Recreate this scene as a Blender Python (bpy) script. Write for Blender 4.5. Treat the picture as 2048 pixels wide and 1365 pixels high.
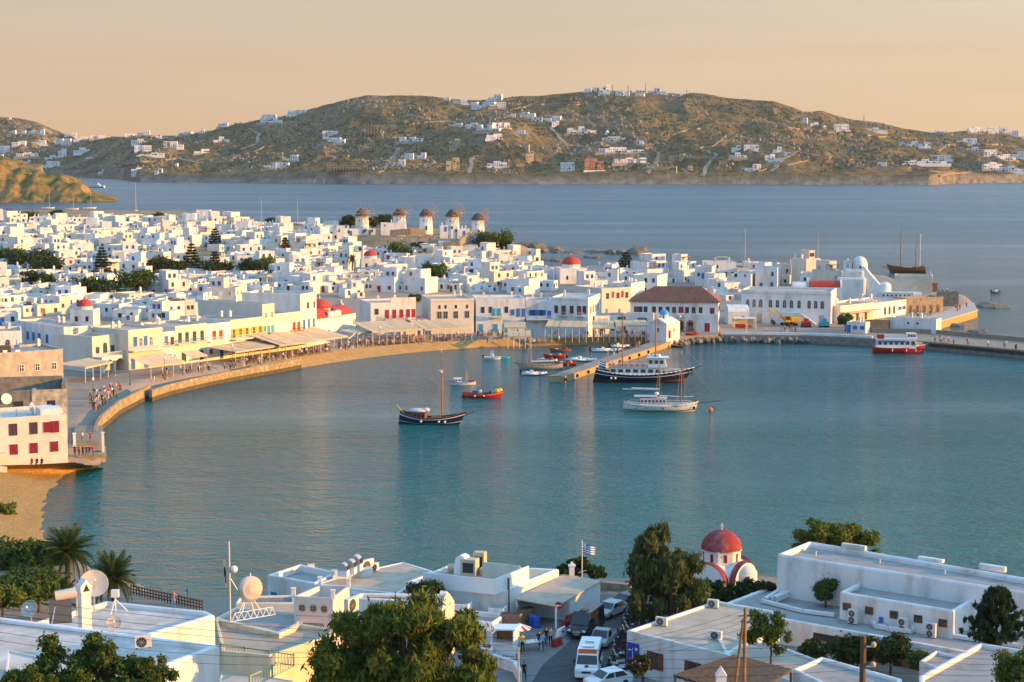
import bpy, bmesh, math, random
import numpy as np
from mathutils import Vector, Matrix, noise as mnoise
random.seed(11); RNG = np.random.default_rng(5)
R = math.radians
SC = bpy.context.scene
COL = SC.collection
for _o in list(bpy.data.objects): bpy.data.objects.remove(_o)

# camera
CAM_H, FPX, PITCH = 48.0, 3466.0, math.atan(370.5 / 3466.0)
cam_d = bpy.data.cameras.new('camera'); cam = bpy.data.objects.new('camera', cam_d); COL.objects.link(cam)
cam.location = (0, 0, CAM_H); cam.rotation_euler = (math.pi / 2 - PITCH, 0, 0)
cam_d.sensor_width = 36.0; cam_d.lens = 36.0 * FPX / 2048.0
cam_d.clip_start = 0.5; cam_d.clip_end = 60000
SC.camera = cam

# sky and sun
SUN_EL, SUN_AZ = 10.5, 9.0      # the sun stands to the east of +Y by 90+5 degrees: right of the view, a touch behind
sdir = Vector((math.cos(R(SUN_AZ)) * math.cos(R(SUN_EL)), -math.sin(R(SUN_AZ)) * math.cos(R(SUN_EL)), math.sin(R(SUN_EL))))
world = bpy.data.worlds.new('World'); SC.world = world; world.use_nodes = True
wn, wl = world.node_tree.nodes, world.node_tree.links
wn.clear()
wout = wn.new('ShaderNodeOutputWorld'); wbg = wn.new('ShaderNodeBackground'); wbg.inputs['Strength'].default_value = 0.098
sky = wn.new('ShaderNodeTexSky'); sky.sky_type = 'NISHITA'; sky.sun_disc = False
sky.sun_elevation = R(SUN_EL); sky.sun_rotation = math.atan2(sdir.x, sdir.y)
sky.air_density = 1.2; sky.dust_density = 1.5; sky.ozone_density = 1.5; sky.altitude = 50
tcw = wn.new('ShaderNodeTexCoord'); sepw = wn.new('ShaderNodeSeparateXYZ')
wl.new(tcw.outputs['Generated'], sepw.inputs[0])
ramp = wn.new('ShaderNodeValToRGB'); ramp.color_ramp.interpolation = 'EASE'
stops = [(0.0, (4.85, 3.15, 1.68)), (0.045, (4.4, 3.2, 2.02)), (0.085, (4.1, 3.4, 2.55)), (0.18, (3.5, 4.6, 5.6)), (0.42, (3.1, 5.8, 8.6)), (1.0, (2.5, 5.4, 9.0))]
el = ramp.color_ramp.elements
el[0].position, el[0].color = stops[0][0], (*stops[0][1], 1)
el[1].position, el[1].color = stops[-1][0], (*stops[-1][1], 1)
for p_, c_ in stops[1:-1]:
    e_ = el.new(p_); e_.color = (*c_, 1)
wl.new(sepw.outputs['Z'], ramp.inputs[0])
# the anti-solar side (left) is pinker and dimmer, the sunward side yellower
azr = wn.new('ShaderNodeMapRange'); azr.inputs['From Min'].default_value = -1.0; azr.inputs['From Max'].default_value = 1.0
wl.new(sepw.outputs['X'], azr.inputs['Value'])
tint = wn.new('ShaderNodeMix'); tint.data_type = 'RGBA'
tint.inputs['A'].default_value = (0.70, 0.62, 0.72, 1); tint.inputs['B'].default_value = (1.30, 1.38, 1.36, 1)
wl.new(azr.outputs['Result'], tint.inputs['Factor'])
mulw = wn.new('ShaderNodeMix'); mulw.data_type = 'RGBA'; mulw.blend_type = 'MULTIPLY'; mulw.inputs['Factor'].default_value = 1
wl.new(ramp.outputs['Color'], mulw.inputs['A']); wl.new(tint.outputs['Result'], mulw.inputs['B'])
mixw = wn.new('ShaderNodeMix'); mixw.data_type = 'RGBA'; mixw.inputs['Factor'].default_value = 0.86
wl.new(sky.outputs['Color'], mixw.inputs['A']); wl.new(mulw.outputs['Result'], mixw.inputs['B'])
cmap = wn.new('ShaderNodeMapping'); cmap.inputs['Scale'].default_value = (1.2, 1.2, 16); cmap.inputs['Rotation'].default_value = (0, .012, 0); wl.new(tcw.outputs['Generated'], cmap.inputs[0])
cno = wn.new('ShaderNodeTexNoise'); cno.inputs['Scale'].default_value = 2.2; cno.inputs['Detail'].default_value = 6; cno.inputs['Roughness'].default_value = .6; wl.new(cmap.outputs[0], cno.inputs['Vector'])
cmr = wn.new('ShaderNodeMapRange'); cmr.inputs['From Min'].default_value = .35; cmr.inputs['From Max'].default_value = .72; cmr.inputs['To Min'].default_value = .965; cmr.inputs['To Max'].default_value = 1.06; wl.new(cno.outputs['Fac'], cmr.inputs[0])
csc = wn.new('ShaderNodeVectorMath'); csc.operation = 'SCALE'; wl.new(mixw.outputs['Result'], csc.inputs[0]); wl.new(cmr.outputs[0], csc.inputs['Scale'])
wl.new(csc.outputs[0], wbg.inputs['Color']); wl.new(wbg.outputs[0], wout.inputs['Surface'])
sun_d = bpy.data.lights.new('sun', 'SUN'); sun_d.energy = 4.9; sun_d.angle = R(0.6); sun_d.color = (1.0, 0.49, 0.10)
sun = bpy.data.objects.new('sun', sun_d); COL.objects.link(sun)
sun.rotation_euler = sdir.to_track_quat('Z', 'Y').to_euler()
SC.view_settings.view_transform = 'Standard'; SC.view_settings.look = 'None'
SC.view_settings.gamma = 1.0; SC.view_settings.exposure = 0.83; SC.view_settings.use_curve_mapping = False
SC.render.engine = 'CYCLES'
try:
    SC.cycles.use_denoising = True; SC.cycles.max_bounces = 6; SC.cycles.diffuse_bounces = 3; SC.cycles.glossy_bounces = 3
    SC.cycles.transparent_max_bounces = 8; SC.cycles.volume_bounces = 0; SC.cycles.caustics_reflective = False; SC.cycles.caustics_refractive = False
except Exception: pass

# picture <-> place
SP, CP = math.sin(PITCH), math.cos(PITCH)
def ray(px, py):
    u, v = (px - 1024.0) / FPX, -(py - 682.5) / FPX
    return Vector((u, v * SP + CP, v * CP - SP))
def P(px, py, z=0.0):
    d = ray(px, py); t = (z - CAM_H) / d.z
    return Vector((d.x * t, d.y * t, z))
def PD(px, py, D):
    d = ray(px, py); t = D / d.y
    return Vector((d.x * t, D, CAM_H + d.z * t))
def pix(v):
    dy = v[1] * CP - (v[2] - CAM_H) * SP; dz = v[1] * SP + (v[2] - CAM_H) * CP
    return 1024 + FPX * v[0] / dy, 682.5 - FPX * dz / dy

# materials
MATS = {}
def ramp2(nt, fac, stops_):
    r = nt.nodes.new('ShaderNodeValToRGB'); e = r.color_ramp.elements
    e[0].position, e[0].color = stops_[0][0], (*stops_[0][1], 1)
    e[1].position, e[1].color = stops_[-1][0], (*stops_[-1][1], 1)
    for p_, c_ in stops_[1:-1]: e.new(p_).color = (*c_, 1)
    nt.links.new(fac, r.inputs[0]); return r.outputs[0]
def noise_node(nt, scale, detail=4, rough=0.6, vec=None, stretch=None):
    n = nt.nodes.new('ShaderNodeTexNoise'); n.inputs['Scale'].default_value = scale
    n.inputs['Detail'].default_value = detail; n.inputs['Roughness'].default_value = rough
    if vec is None:
        g = nt.nodes.new('ShaderNodeNewGeometry'); vec = g.outputs['Position']
    if stretch:
        m = nt.nodes.new('ShaderNodeMapping'); m.inputs['Scale'].default_value = stretch
        nt.links.new(vec, m.inputs[0]); vec = m.outputs[0]
    nt.links.new(vec, n.inputs['Vector']); return n.outputs['Fac']
def mat(name, c, rough=0.8, c2=None, scale=0.6, bump=0.0, bscale=4.0, metal=0.0, spec=0.3, rand=0.0, stretch=None, emit=None, trans=0.0, c3=None, sub=0):
    if name in MATS: return MATS[name]
    m = bpy.data.materials.new(name); m.use_nodes = True; nt = m.node_tree
    b = nt.nodes['Principled BSDF']; b.inputs['Roughness'].default_value = rough
    b.inputs['Metallic'].default_value = metal; b.inputs['Specular IOR Level'].default_value = spec
    if trans: b.inputs['Transmission Weight'].default_value = trans
    col = None
    if c2 is not None:
        f = noise_node(nt, scale, 5, 0.65, stretch=stretch)
        st = [(0.35, c), (0.65, c2)] if c3 is None else [(0.32, c), (0.5, c2), (0.68, c3)]
        col = ramp2(nt, f, st)
    if rand:
        oi = nt.nodes.new('ShaderNodeObjectInfo'); mr = nt.nodes.new('ShaderNodeMapRange')
        mr.inputs['To Min'].default_value = 1 - rand; mr.inputs['To Max'].default_value = 1 + rand * 0.25
        nt.links.new(oi.outputs['Random'], mr.inputs[0])
        mx = nt.nodes.new('ShaderNodeVectorMath'); mx.operation = 'SCALE'
        if col is None: mx.inputs[0].default_value = c
        else: nt.links.new(col, mx.inputs[0])
        nt.links.new(mr.outputs[0], mx.inputs['Scale']); col = mx.outputs[0]
    if col is None: b.inputs['Base Color'].default_value = (*c, 1)
    else: nt.links.new(col, b.inputs['Base Color'])
    if bump:
        bn = nt.nodes.new('ShaderNodeBump'); bn.inputs['Strength'].default_value = bump; bn.inputs['Distance'].default_value = 0.05
        nt.links.new(noise_node(nt, bscale, 4, 0.6), bn.inputs['Height']); nt.links.new(bn.outputs[0], b.inputs['Normal'])
    if emit:
        b.inputs['Emission Color'].default_value = (*emit[0], 1); b.inputs['Emission Strength'].default_value = emit[1]
    MATS[name] = m; return m
WHITE = mat('whitewash', (0.80, 0.79, 0.77), 0.85, (0.75, 0.73, 0.70), 0.5, 0.3, 3, rand=0.12, stretch=(1, 1, 0.3), c3=(0.56, 0.52, 0.455))
CREAM = mat('cream_render', (0.75, 0.69, 0.585), 0.85, (0.65, 0.58, 0.475), 0.4, 0.25, 3, rand=0.12, stretch=(1, 1, 0.4))
ROOF = mat('roof_screed', (0.54, 0.45, 0.34), 0.9, (0.40, 0.33, 0.25), 0.5, 0.3, 2, rand=0.2)
ROOFW = mat('roof_limed', (0.64, 0.59, 0.52), 0.9, (0.48, 0.43, 0.37), 0.4, 0.3, 2, rand=0.12)
ROOFG = mat('roof_grey', (0.27, 0.26, 0.245), 0.9, (0.33, 0.31, 0.285), 0.35, 0.3, 2, c3=(0.20, 0.19, 0.18))
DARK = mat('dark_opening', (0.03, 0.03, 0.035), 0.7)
GLASS = mat('window_glass', (0.05, 0.06, 0.075), 0.12, spec=0.6)
BLUE = mat('blue_paint', (0.04, 0.16, 0.45), 0.5, rand=0.3)
TEAL = mat('teal_paint', (0.06, 0.33, 0.42), 0.5)
RED = mat('red_paint', (0.36, 0.03, 0.03), 0.5, rand=0.2)
CRIM = mat('crimson_paint', (0.24, 0.012, 0.03), 0.6, (0.17, 0.01, 0.02), 3)
BROWN = mat('brown_paint', (0.17, 0.055, 0.03), 0.55, rand=0.3)
GREEN = mat('green_paint', (0.05, 0.16, 0.12), 0.55)
YELL = mat('ochre_paint', (0.60, 0.38, 0.06), 0.55)
WOOD = mat('bare_wood', (0.30, 0.17, 0.08), 0.75, (0.20, 0.11, 0.05), 1.5, 0.3, 6)
DWOOD = mat('dark_wood', (0.10, 0.055, 0.03), 0.75, (0.16, 0.09, 0.05), 2, 0.3, 8)
TILE = mat('terracotta_roof', (0.30, 0.13, 0.075), 0.85, (0.20, 0.09, 0.06), 1.0, 0.6, 5, rand=0.25)
REDROOF = mat('red_roof_paint', (0.50, 0.055, 0.035), 0.7, (0.38, 0.045, 0.03), 0.8, 0.2, 3)
REDDOME = mat('faded_red_dome', (0.29, 0.022, 0.028), 0.75, (0.24, 0.028, 0.03), 0.7, 0.3, 3, c3=(0.36, 0.13, 0.125))
BLUED = mat('blue_dome_paint', (0.04, 0.30, 0.68), 0.55)
STONE = mat('rubble_stone', (0.36, 0.29, 0.20), 0.9, (0.20, 0.16, 0.12), 1.2, 0.9, 1.8)
GSTONE = mat('grey_stone', (0.27, 0.24, 0.20), 0.9, (0.15, 0.135, 0.115), 0.8, 0.8, 1.8)
QUAY = mat('quay_paving', (0.32, 0.26, 0.19), 0.9, (0.24, 0.20, 0.15), 0.5, 0.2, 2)
SAND = mat('beach_sand', (0.46, 0.29, 0.10), 0.95, (0.34, 0.20, 0.07), 0.9, 0.6, 3)
CANVAS = mat('cream_canvas', (0.66, 0.49, 0.28), 0.85, (0.56, 0.41, 0.24), 0.5, 0.1, 2, rand=0.12)
METAL = mat('galvanised_metal', (0.50, 0.50, 0.49), 0.45, metal=0.6)
DMETAL = mat('dark_metal', (0.05, 0.05, 0.055), 0.5, metal=0.3)
WPAINT = mat('white_paint', (0.80, 0.80, 0.79), 0.45)
BLACK = mat('black_rubber', (0.02, 0.02, 0.022), 0.7)

# mesh helpers
class MB:
    def __init__(s): s.v = []; s.f = []; s.m = []; s.mi = 0
    def add(s, vs, fs):
        o = len(s.v); s.v += [tuple(q) for q in vs]
        for f in fs: s.f.append(tuple(i + o for i in f)); s.m.append(s.mi)
        return s
    def box(s, c, d, rz=0.0, rx=0.0, ry=0.0, taper=1.0):
        x, y, z = d[0] / 2, d[1] / 2, d[2] / 2; t = taper
        vs = [(-x, -y, -z), (x, -y, -z), (x, y, -z), (-x, y, -z), (-x * t, -y * t, z), (x * t, -y * t, z), (x * t, y * t, z), (-x * t, y * t, z)]
        if rz or rx or ry:
            M = Matrix.Rotation(rz, 3, 'Z') @ Matrix.Rotation(ry, 3, 'Y') @ Matrix.Rotation(rx, 3, 'X')
            vs = [M @ Vector(q) for q in vs]
        return s.add([(q[0] + c[0], q[1] + c[1], q[2] + c[2]) for q in vs], [(0, 3, 2, 1), (4, 5, 6, 7), (0, 1, 5, 4), (1, 2, 6, 5), (2, 3, 7, 6), (3, 0, 4, 7)])
    def bb(s, x0, x1, y0, y1, z0, z1): return s.box(((x0 + x1) / 2, (y0 + y1) / 2, (z0 + z1) / 2), (abs(x1 - x0), abs(y1 - y0), abs(z1 - z0)))
    def tube(s, a, b, r0, r1=None, n=6, cap=True):
        a, b = Vector(a), Vector(b); r1 = r0 if r1 is None else r1
        d = (b - a); d = d.normalized() if d.length > 1e-9 else Vector((0, 0, 1))
        u = d.orthogonal().normalized(); w = d.cross(u)
        vs = []
        for c, r in ((a, r0), (b, r1)):
            for i in range(n):
                t = 2 * math.pi * i / n; vs.append(c + (u * math.cos(t) + w * math.sin(t)) * r)
        fs = [(i, (i + 1) % n, n + (i + 1) % n, n + i) for i in range(n)]
        if cap: fs += [tuple(range(n - 1, -1, -1)), tuple(range(n, 2 * n))]
        return s.add(vs, fs)
    def path(s, pts, rs, n=6):
        pts = [Vector(p) for p in pts]
        if not hasattr(rs, '__len__'): rs = [rs] * len(pts)
        for i in range(len(pts) - 1): s.tube(pts[i], pts[i + 1], rs[i], rs[i + 1], n, True)
        return s
    def lathe(s, prof, n=16, c=(0, 0, 0), a0=0.0, a1=2 * math.pi):
        full = abs(a1 - a0 - 2 * math.pi) < 1e-6; k = n if full else n + 1
        vs = []
        for r, z in prof:
            for i in range(k):
                t = a0 + (a1 - a0) * i / n; vs.append((c[0] + r * math.cos(t), c[1] + r * math.sin(t), c[2] + z))
        fs = []
        for j in range(len(prof) - 1):
            for i in range(n):
                i2 = (i + 1) % k; fs.append((j * k + i, j * k + i2, (j + 1) * k + i2, (j + 1) * k + i))
        if full and prof[-1][0] > 1e-4: fs.append(tuple((len(prof) - 1) * k + i for i in range(k)))
        return s.add(vs, fs)
    def sphere(s, c, r, n=10, m=6, sq=(1, 1, 1)):
        pr = [(max(1e-5, math.sin(math.pi * j / m)) * r, -math.cos(math.pi * j / m) * r) for j in range(m + 1)]
        o = len(s.v); s.lathe(pr, n)
        for i in range(o, len(s.v)):
            q = s.v[i]; s.v[i] = (q[0] * sq[0] + c[0], q[1] * sq[1] + c[1], q[2] * sq[2] + c[2])
        return s
    def prism(s, poly, z0, z1, top=True, bot=False):
        n = len(poly); vs = [(p[0], p[1], z0) for p in poly] + [(p[0], p[1], z1) for p in poly]
        fs = [(i, (i + 1) % n, n + (i + 1) % n, n + i) for i in range(n)]
        if top: fs.append(tuple(range(n, 2 * n)))
        if bot: fs.append(tuple(range(n - 1, -1, -1)))
        return s.add(vs, fs)
    def ext(s, prof, x0, x1, axis='x'):     # profile (a,b) extruded along an axis
        n = len(prof)
        if axis == 'x': vs = [(x0, a, b) for a, b in prof] + [(x1, a, b) for a, b in prof]
        else: vs = [(a, x0, b) for a, b in prof] + [(a, x1, b) for a, b in prof]
        fs = [(i, (i + 1) % n, n + (i + 1) % n, n + i) for i in range(n)] + [tuple(range(n - 1, -1, -1)), tuple(range(n, 2 * n))]
        return s.add(vs, fs)
    def mesh(s, name, mats, smooth=False):
        me = bpy.data.meshes.new(name); me.from_pydata(s.v, [], s.f)
        for m_ in (mats if isinstance(mats, (list, tuple)) else [mats]): me.materials.append(m_)
        if isinstance(mats, (list, tuple)) and len(mats) > 1: me.polygons.foreach_set('material_index', s.m)
        if smooth: me.polygons.foreach_set('use_smooth', [True] * len(me.polygons))
        me.update(); return me
def fixn(me):
    bm = bmesh.new(); bm.from_mesh(me); bmesh.ops.recalc_face_normals(bm, faces=bm.faces); bm.to_mesh(me); bm.free(); return me
def link(name, data, parent=None, loc=None, rz=0.0):
    o = bpy.data.objects.new(name, data); COL.objects.link(o)
    if parent is not None: o.parent = parent
    if loc is not None: o.location = loc
    if rz: o.rotation_euler = (0, 0, rz)
    return o
def part(name, mb, mats, parent, loc=None, rz=0.0, smooth=False, fix=True, bevel=0.0):
    me = mb.mesh(name, mats, smooth) if isinstance(mb, MB) else mb
    if isinstance(mb, MB) and (fix or bevel):
        bm = bmesh.new(); bm.from_mesh(me)
        bmesh.ops.recalc_face_normals(bm, faces=bm.faces)
        if bevel:
            bmesh.ops.remove_doubles(bm, verts=bm.verts, dist=1e-4)
            es = [e for e in bm.edges if len(e.link_faces) == 2 and e.calc_face_angle(0) > 0.5]
            bmesh.ops.bevel(bm, geom=es, offset=bevel, segments=2, profile=0.5, affect='EDGES')
        bm.to_mesh(me); bm.free()
    return link(name, me, parent, loc, rz)
LABELLED = []
def tag(o, label, cat, group=None, kind=None):
    if label: o['label'] = label
    if cat: o['category'] = cat
    if group: o['group'] = group
    if kind: o['kind'] = kind
    LABELLED.append(o); return o
def thing(name, label, cat, loc, rz=0.0, group=None):
    o = link(name, None, None, loc, rz); o.empty_display_size = 0.5
    return tag(o, label, cat, group)
def struct(name, me, loc=None): 
    o = link(name, me, None, loc); o['kind'] = 'structure'; return o
def copy_tree(o, parent=None):
    c = o.copy(); COL.objects.link(c); c.parent = parent
    for k in o.children: copy_tree(k, c)
    return c
CACHE = {}
def cached(key, fn):
    if key not in CACHE: CACHE[key] = fn()
    return CACHE[key]
def line(name, a, b, sag, r, m, parent=None, n=8, k=4):
    a, b = Vector(a), Vector(b); pts = []
    for i in range(n + 1):
        t = i / n; p = a.lerp(b, t); p.z -= sag * 4 * t * (1 - t); pts.append(p)
    return part(name, MB().path(pts, r, k), m, parent, fix=False)
# == THE SETTING
# sea
def sea_material():
    m = bpy.data.materials.new('sea_water'); m.use_nodes = True; nt = m.node_tree; b = nt.nodes['Principled BSDF']; L = nt.links
    g = nt.nodes.new('ShaderNodeNewGeometry'); pos = g.outputs['Position']
    sx = nt.nodes.new('ShaderNodeSeparateXYZ'); L.new(pos, sx.inputs[0])
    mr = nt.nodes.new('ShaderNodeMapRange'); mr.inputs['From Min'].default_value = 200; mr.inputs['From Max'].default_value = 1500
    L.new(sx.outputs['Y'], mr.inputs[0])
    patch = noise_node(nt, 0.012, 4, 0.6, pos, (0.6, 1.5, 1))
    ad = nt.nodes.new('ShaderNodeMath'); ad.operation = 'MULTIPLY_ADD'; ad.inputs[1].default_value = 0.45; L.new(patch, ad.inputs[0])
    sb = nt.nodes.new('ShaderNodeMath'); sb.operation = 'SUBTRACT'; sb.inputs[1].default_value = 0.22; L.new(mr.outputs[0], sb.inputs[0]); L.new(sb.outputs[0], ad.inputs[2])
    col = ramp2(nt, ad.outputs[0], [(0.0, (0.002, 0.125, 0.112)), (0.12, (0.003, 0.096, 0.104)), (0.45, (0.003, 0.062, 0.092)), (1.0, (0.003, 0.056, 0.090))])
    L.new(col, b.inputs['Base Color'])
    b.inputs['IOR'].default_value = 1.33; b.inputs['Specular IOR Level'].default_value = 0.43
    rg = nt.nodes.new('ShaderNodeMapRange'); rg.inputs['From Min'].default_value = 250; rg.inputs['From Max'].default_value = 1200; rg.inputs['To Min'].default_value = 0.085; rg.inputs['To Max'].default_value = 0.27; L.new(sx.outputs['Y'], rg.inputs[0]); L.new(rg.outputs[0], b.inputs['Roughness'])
    # wind ripples over chop over slow swell; slicks where the wind drops
    slick = noise_node(nt, 0.006, 5, 0.62, pos, (0.35, 2.2, 1))
    sl = nt.nodes.new('ShaderNodeMapRange'); sl.inputs['From Min'].default_value = 0.36; sl.inputs['From Max'].default_value = 0.6
    sl.inputs['To Min'].default_value = 0.28; sl.inputs['To Max'].default_value = 1.0; L.new(slick, sl.inputs[0])
    n1 = noise_node(nt, 0.9, 3, 0.6, pos, (0.55, 1.0, 1)); n2 = noise_node(nt, 0.22, 3, 0.55, pos, (0.5, 1.0, 1)); n3 = noise_node(nt, 2.6, 2, 0.5, pos, (0.6, 1, 1))
    def mad(a, k, c=None):
        q = nt.nodes.new('ShaderNodeMath'); q.operation = 'MULTIPLY_ADD'; q.inputs[1].default_value = k; q.inputs[2].default_value = 0
        L.new(a, q.inputs[0])
        if c is not None: L.new(c, q.inputs[2])
        return q.outputs[0]
    h = mad(n1, 1.15, mad(n2, 1.5, mad(n3, 0.48)))
    bp = nt.nodes.new('ShaderNodeBump'); bp.inputs['Distance'].default_value = 1.0
    L.new(sl.outputs[0], bp.inputs['Strength']); L.new(h, bp.inputs['Height']); L.new(bp.outputs[0], b.inputs['Normal'])
    return m
SEA = sea_material()
def sea_mesh():
    mb = MB(); xs = [-6000, -2500, -600, -200, 0, 200, 600, 2500, 6000]; ys = [-1500, 100, 300, 600, 1200, 2400, 5000, 7000]
    vs = [(x, y, 0) for y in ys for x in xs]; n = len(xs)
    mb.add(vs, [(j * n + i, j * n + i + 1, (j + 1) * n + i + 1, (j + 1) * n + i) for j in range(len(ys) - 1) for i in range(n - 1)])
    return mb.mesh('sea', SEA)
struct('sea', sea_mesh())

# land of the town and of the near hillside
def W(*pts): return [P(a, b, 0.0) for a, b in pts]
SHORE = ([Vector((-600, -60, 0)), Vector((-600, 1120, 0)), Vector((-330, 1120, 0)), Vector((-200, 1100, 0)), Vector((-120, 960, 0)), Vector((-70, 880, 0)), Vector((-5, 860, 0))]
         + W((1085, 508), (1060, 535), (1095, 548), (1180, 548), (1260, 552), (1480, 552), (1600, 552), (1745, 558), (1800, 572), (1860, 592), (1945, 606), (1958, 622), (1880, 650), (1800, 664), (1770, 676), (1740, 692),
             (1620, 685), (1440, 681), (1345, 685), (1290, 682), (1190, 679), (1060, 681), (960, 686), (850, 692), (760, 700), (640, 716), (560, 731), (500, 742), (420, 757), (330, 776), (298, 786), (260, 803), (228, 826), (205, 856), (200, 900), (205, 930), (135, 930), (60, 940), (-60, 950))
         + [Vector((-95, 235, 0)), Vector((-80, 212, 0))] + W((140, 1125), (270, 1190), (400, 1224), (470, 1226), (540, 1204), (700, 1202), (830, 1198), (1000, 1196), (1180, 1186), (1290, 1182), (1380, 1176), (1500, 1178), (1600, 1180), (1760, 1184), (2048, 1215), (2400, 1240))
         + [Vector((140, 90, 0)), Vector((160, -60, 0))])
SH = np.array([(p.x, p.y) for p in SHORE])
def sdist(X, Y):
    x, y = X.ravel(), Y.ravel(); best = np.full(x.shape, 1e9); ins = np.zeros(x.shape, bool)
    n = len(SH)
    for i in range(n):
        a, b = SH[i], SH[(i + 1) % n]; d = b - a; L2 = max(1e-9, d @ d)
        t = np.clip(((x - a[0]) * d[0] + (y - a[1]) * d[1]) / L2, 0, 1)
        best = np.minimum(best, np.hypot(x - a[0] - t * d[0], y - a[1] - t * d[1]))
        c = (a[1] > y) != (b[1] > y)
        xi = (b[0] - a[0]) * (y - a[1]) / ((b[1] - a[1]) if abs(b[1] - a[1]) > 1e-9 else 1e-9) + a[0]
        ins ^= c & (x < xi)
    return np.where(ins, best, -best).reshape(X.shape)
def sstep(a, b, x): t = np.clip((x - a) / (b - a), 0, 1); return t * t * (3 - 2 * t)
MILL_D, MILL_Z = 770.0, 13.2
def zland(x, y):
    """height of the ground away from the shore"""
    s = 1 - 0.7 * sstep(-90.0, 0.0, x)
    town = 2.0 + 0.0185 * np.maximum(0, y - 450) * s
    hill = (MILL_Z - 6.2) * (1 - sstep(0.55, 1.0, np.hypot((x + 38) / 62, (y - 790) / 75)))
    spur = 5.0 * np.exp(-(((x - 2) / 24) ** 2 + ((y - 800) / 45) ** 2))
    town = town + hill + spur * (1 - sstep(-40, 30, x) * 0.2)
    fore = np.interp(y, [-60, 0, 10, 30, 60, 100, 122, 138, 172, 260], [50, 46.3, 41.5, 33.5, 22.5, 10.5, 5.0, 2.6, 2.5, 2.2])
    return np.where(y < 255, fore, town)
def gz(x, y): return float(zland(np.float64(x), np.float64(y)))
def G(px, py, d0=120.0, d1=1500.0):
    """where the line of sight through a picture point meets the land"""
    d = ray(px, py); lo = d0; t = d0
    while t < d1:
        p = d * (t / d.y)
        if CAM_H + p.z <= gz(p.x, p.y): break
        lo = t; t += 3.0
    hi = t
    for _ in range(12):
        mid = (lo + hi) / 2; p = d * (mid / d.y)
        if CAM_H + p.z <= gz(p.x, p.y): hi = mid
        else: lo = mid
    p = d * (hi / d.y); return Vector((p.x, p.y, gz(p.x, p.y)))
def ground_mesh():
    xs = np.concatenate([np.arange(-600, -220, 10), np.arange(-220, 262, 2.5)]); ys = np.concatenate([np.arange(-60, 120, 6), np.arange(120, 260, 2.0), np.arange(260, 720, 2.5), np.arange(720, 1135, 6)])
    X, Y = np.meshgrid(xs, ys); S = sdist(X, Y); Z = zland(X, Y)
    nz = np.array([mnoise.fractal(Vector((a * 0.06, b * 0.06, 0)), 0.8, 2.0, 4) for a, b in zip(X.ravel(), Y.ravel())]).reshape(X.shape)
    wild = np.exp(-(((X - 5) / 40) ** 2 + ((Y - 810) / 60) ** 2))
    Z = np.where(S > 0, np.minimum(Z + nz * 2.2 * wild, S * (0.9 - 0.55 * wild) + (0.1 - .5 * wild)), np.maximum(-3, S * 0.8 - 0.35 + nz * 1.4 * wild))
    n = len(xs); V = np.stack([X, Y, Z], -1).reshape(-1, 3)
    keep = (S > -6)
    F = [(j * n + i, j * n + i + 1, (j + 1) * n + i + 1, (j + 1) * n + i) for j in range(len(ys) - 1) for i in range(n - 1) if keep[j, i] or keep[j + 1, i + 1] or keep[j, i + 1] or keep[j + 1, i]]
    me = bpy.data.meshes.new('ground'); me.from_pydata(V.tolist(), [], F); me.polygons.foreach_set('use_smooth', [True] * len(F)); me.update(); return me
def ground_mat():
    m = bpy.data.materials.new('town_ground'); m.use_nodes = True; nt = m.node_tree; b = nt.nodes['Principled BSDF']; b.inputs['Roughness'].default_value = 0.95
    pv = ramp2(nt, noise_node(nt, 0.25, 5), [(0.3, (0.31, 0.25, 0.185)), (0.7, (0.24, 0.195, 0.145))])
    so = ramp2(nt, noise_node(nt, 0.12, 6, 0.7), [(0.3, (0.36, 0.25, 0.13)), (0.50, (0.29, 0.19, 0.095)), (0.62, (0.20, 0.15, 0.06)), (0.78, (0.08, 0.10, 0.03))])
    g = nt.nodes.new('ShaderNodeNewGeometry'); s = nt.nodes.new('ShaderNodeSeparateXYZ'); nt.links.new(g.outputs['Position'], s.inputs[0])
    mr = nt.nodes.new('ShaderNodeMapRange'); mr.inputs['From Min'].default_value = 640; mr.inputs['From Max'].default_value = 690; nt.links.new(s.outputs['Y'], mr.inputs[0])
    mx = nt.nodes.new('ShaderNodeMix'); mx.data_type = 'RGBA'; nt.links.new(mr.outputs[0], mx.inputs['Factor']); nt.links.new(pv, mx.inputs['A']); nt.links.new(so, mx.inputs['B'])
    nt.links.new(mx.outputs['Result'], b.inputs['Base Color'])
    bp = nt.nodes.new('ShaderNodeBump'); bp.inputs['Strength'].default_value = 0.5; bp.inputs['Distance'].default_value = 0.3
    nt.links.new(noise_node(nt, 0.8, 5), bp.inputs['Height']); nt.links.new(bp.outputs[0], b.inputs['Normal']); return m
gm = ground_mesh(); gm.materials.append(ground_mat()); struct('ground', gm)

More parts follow.
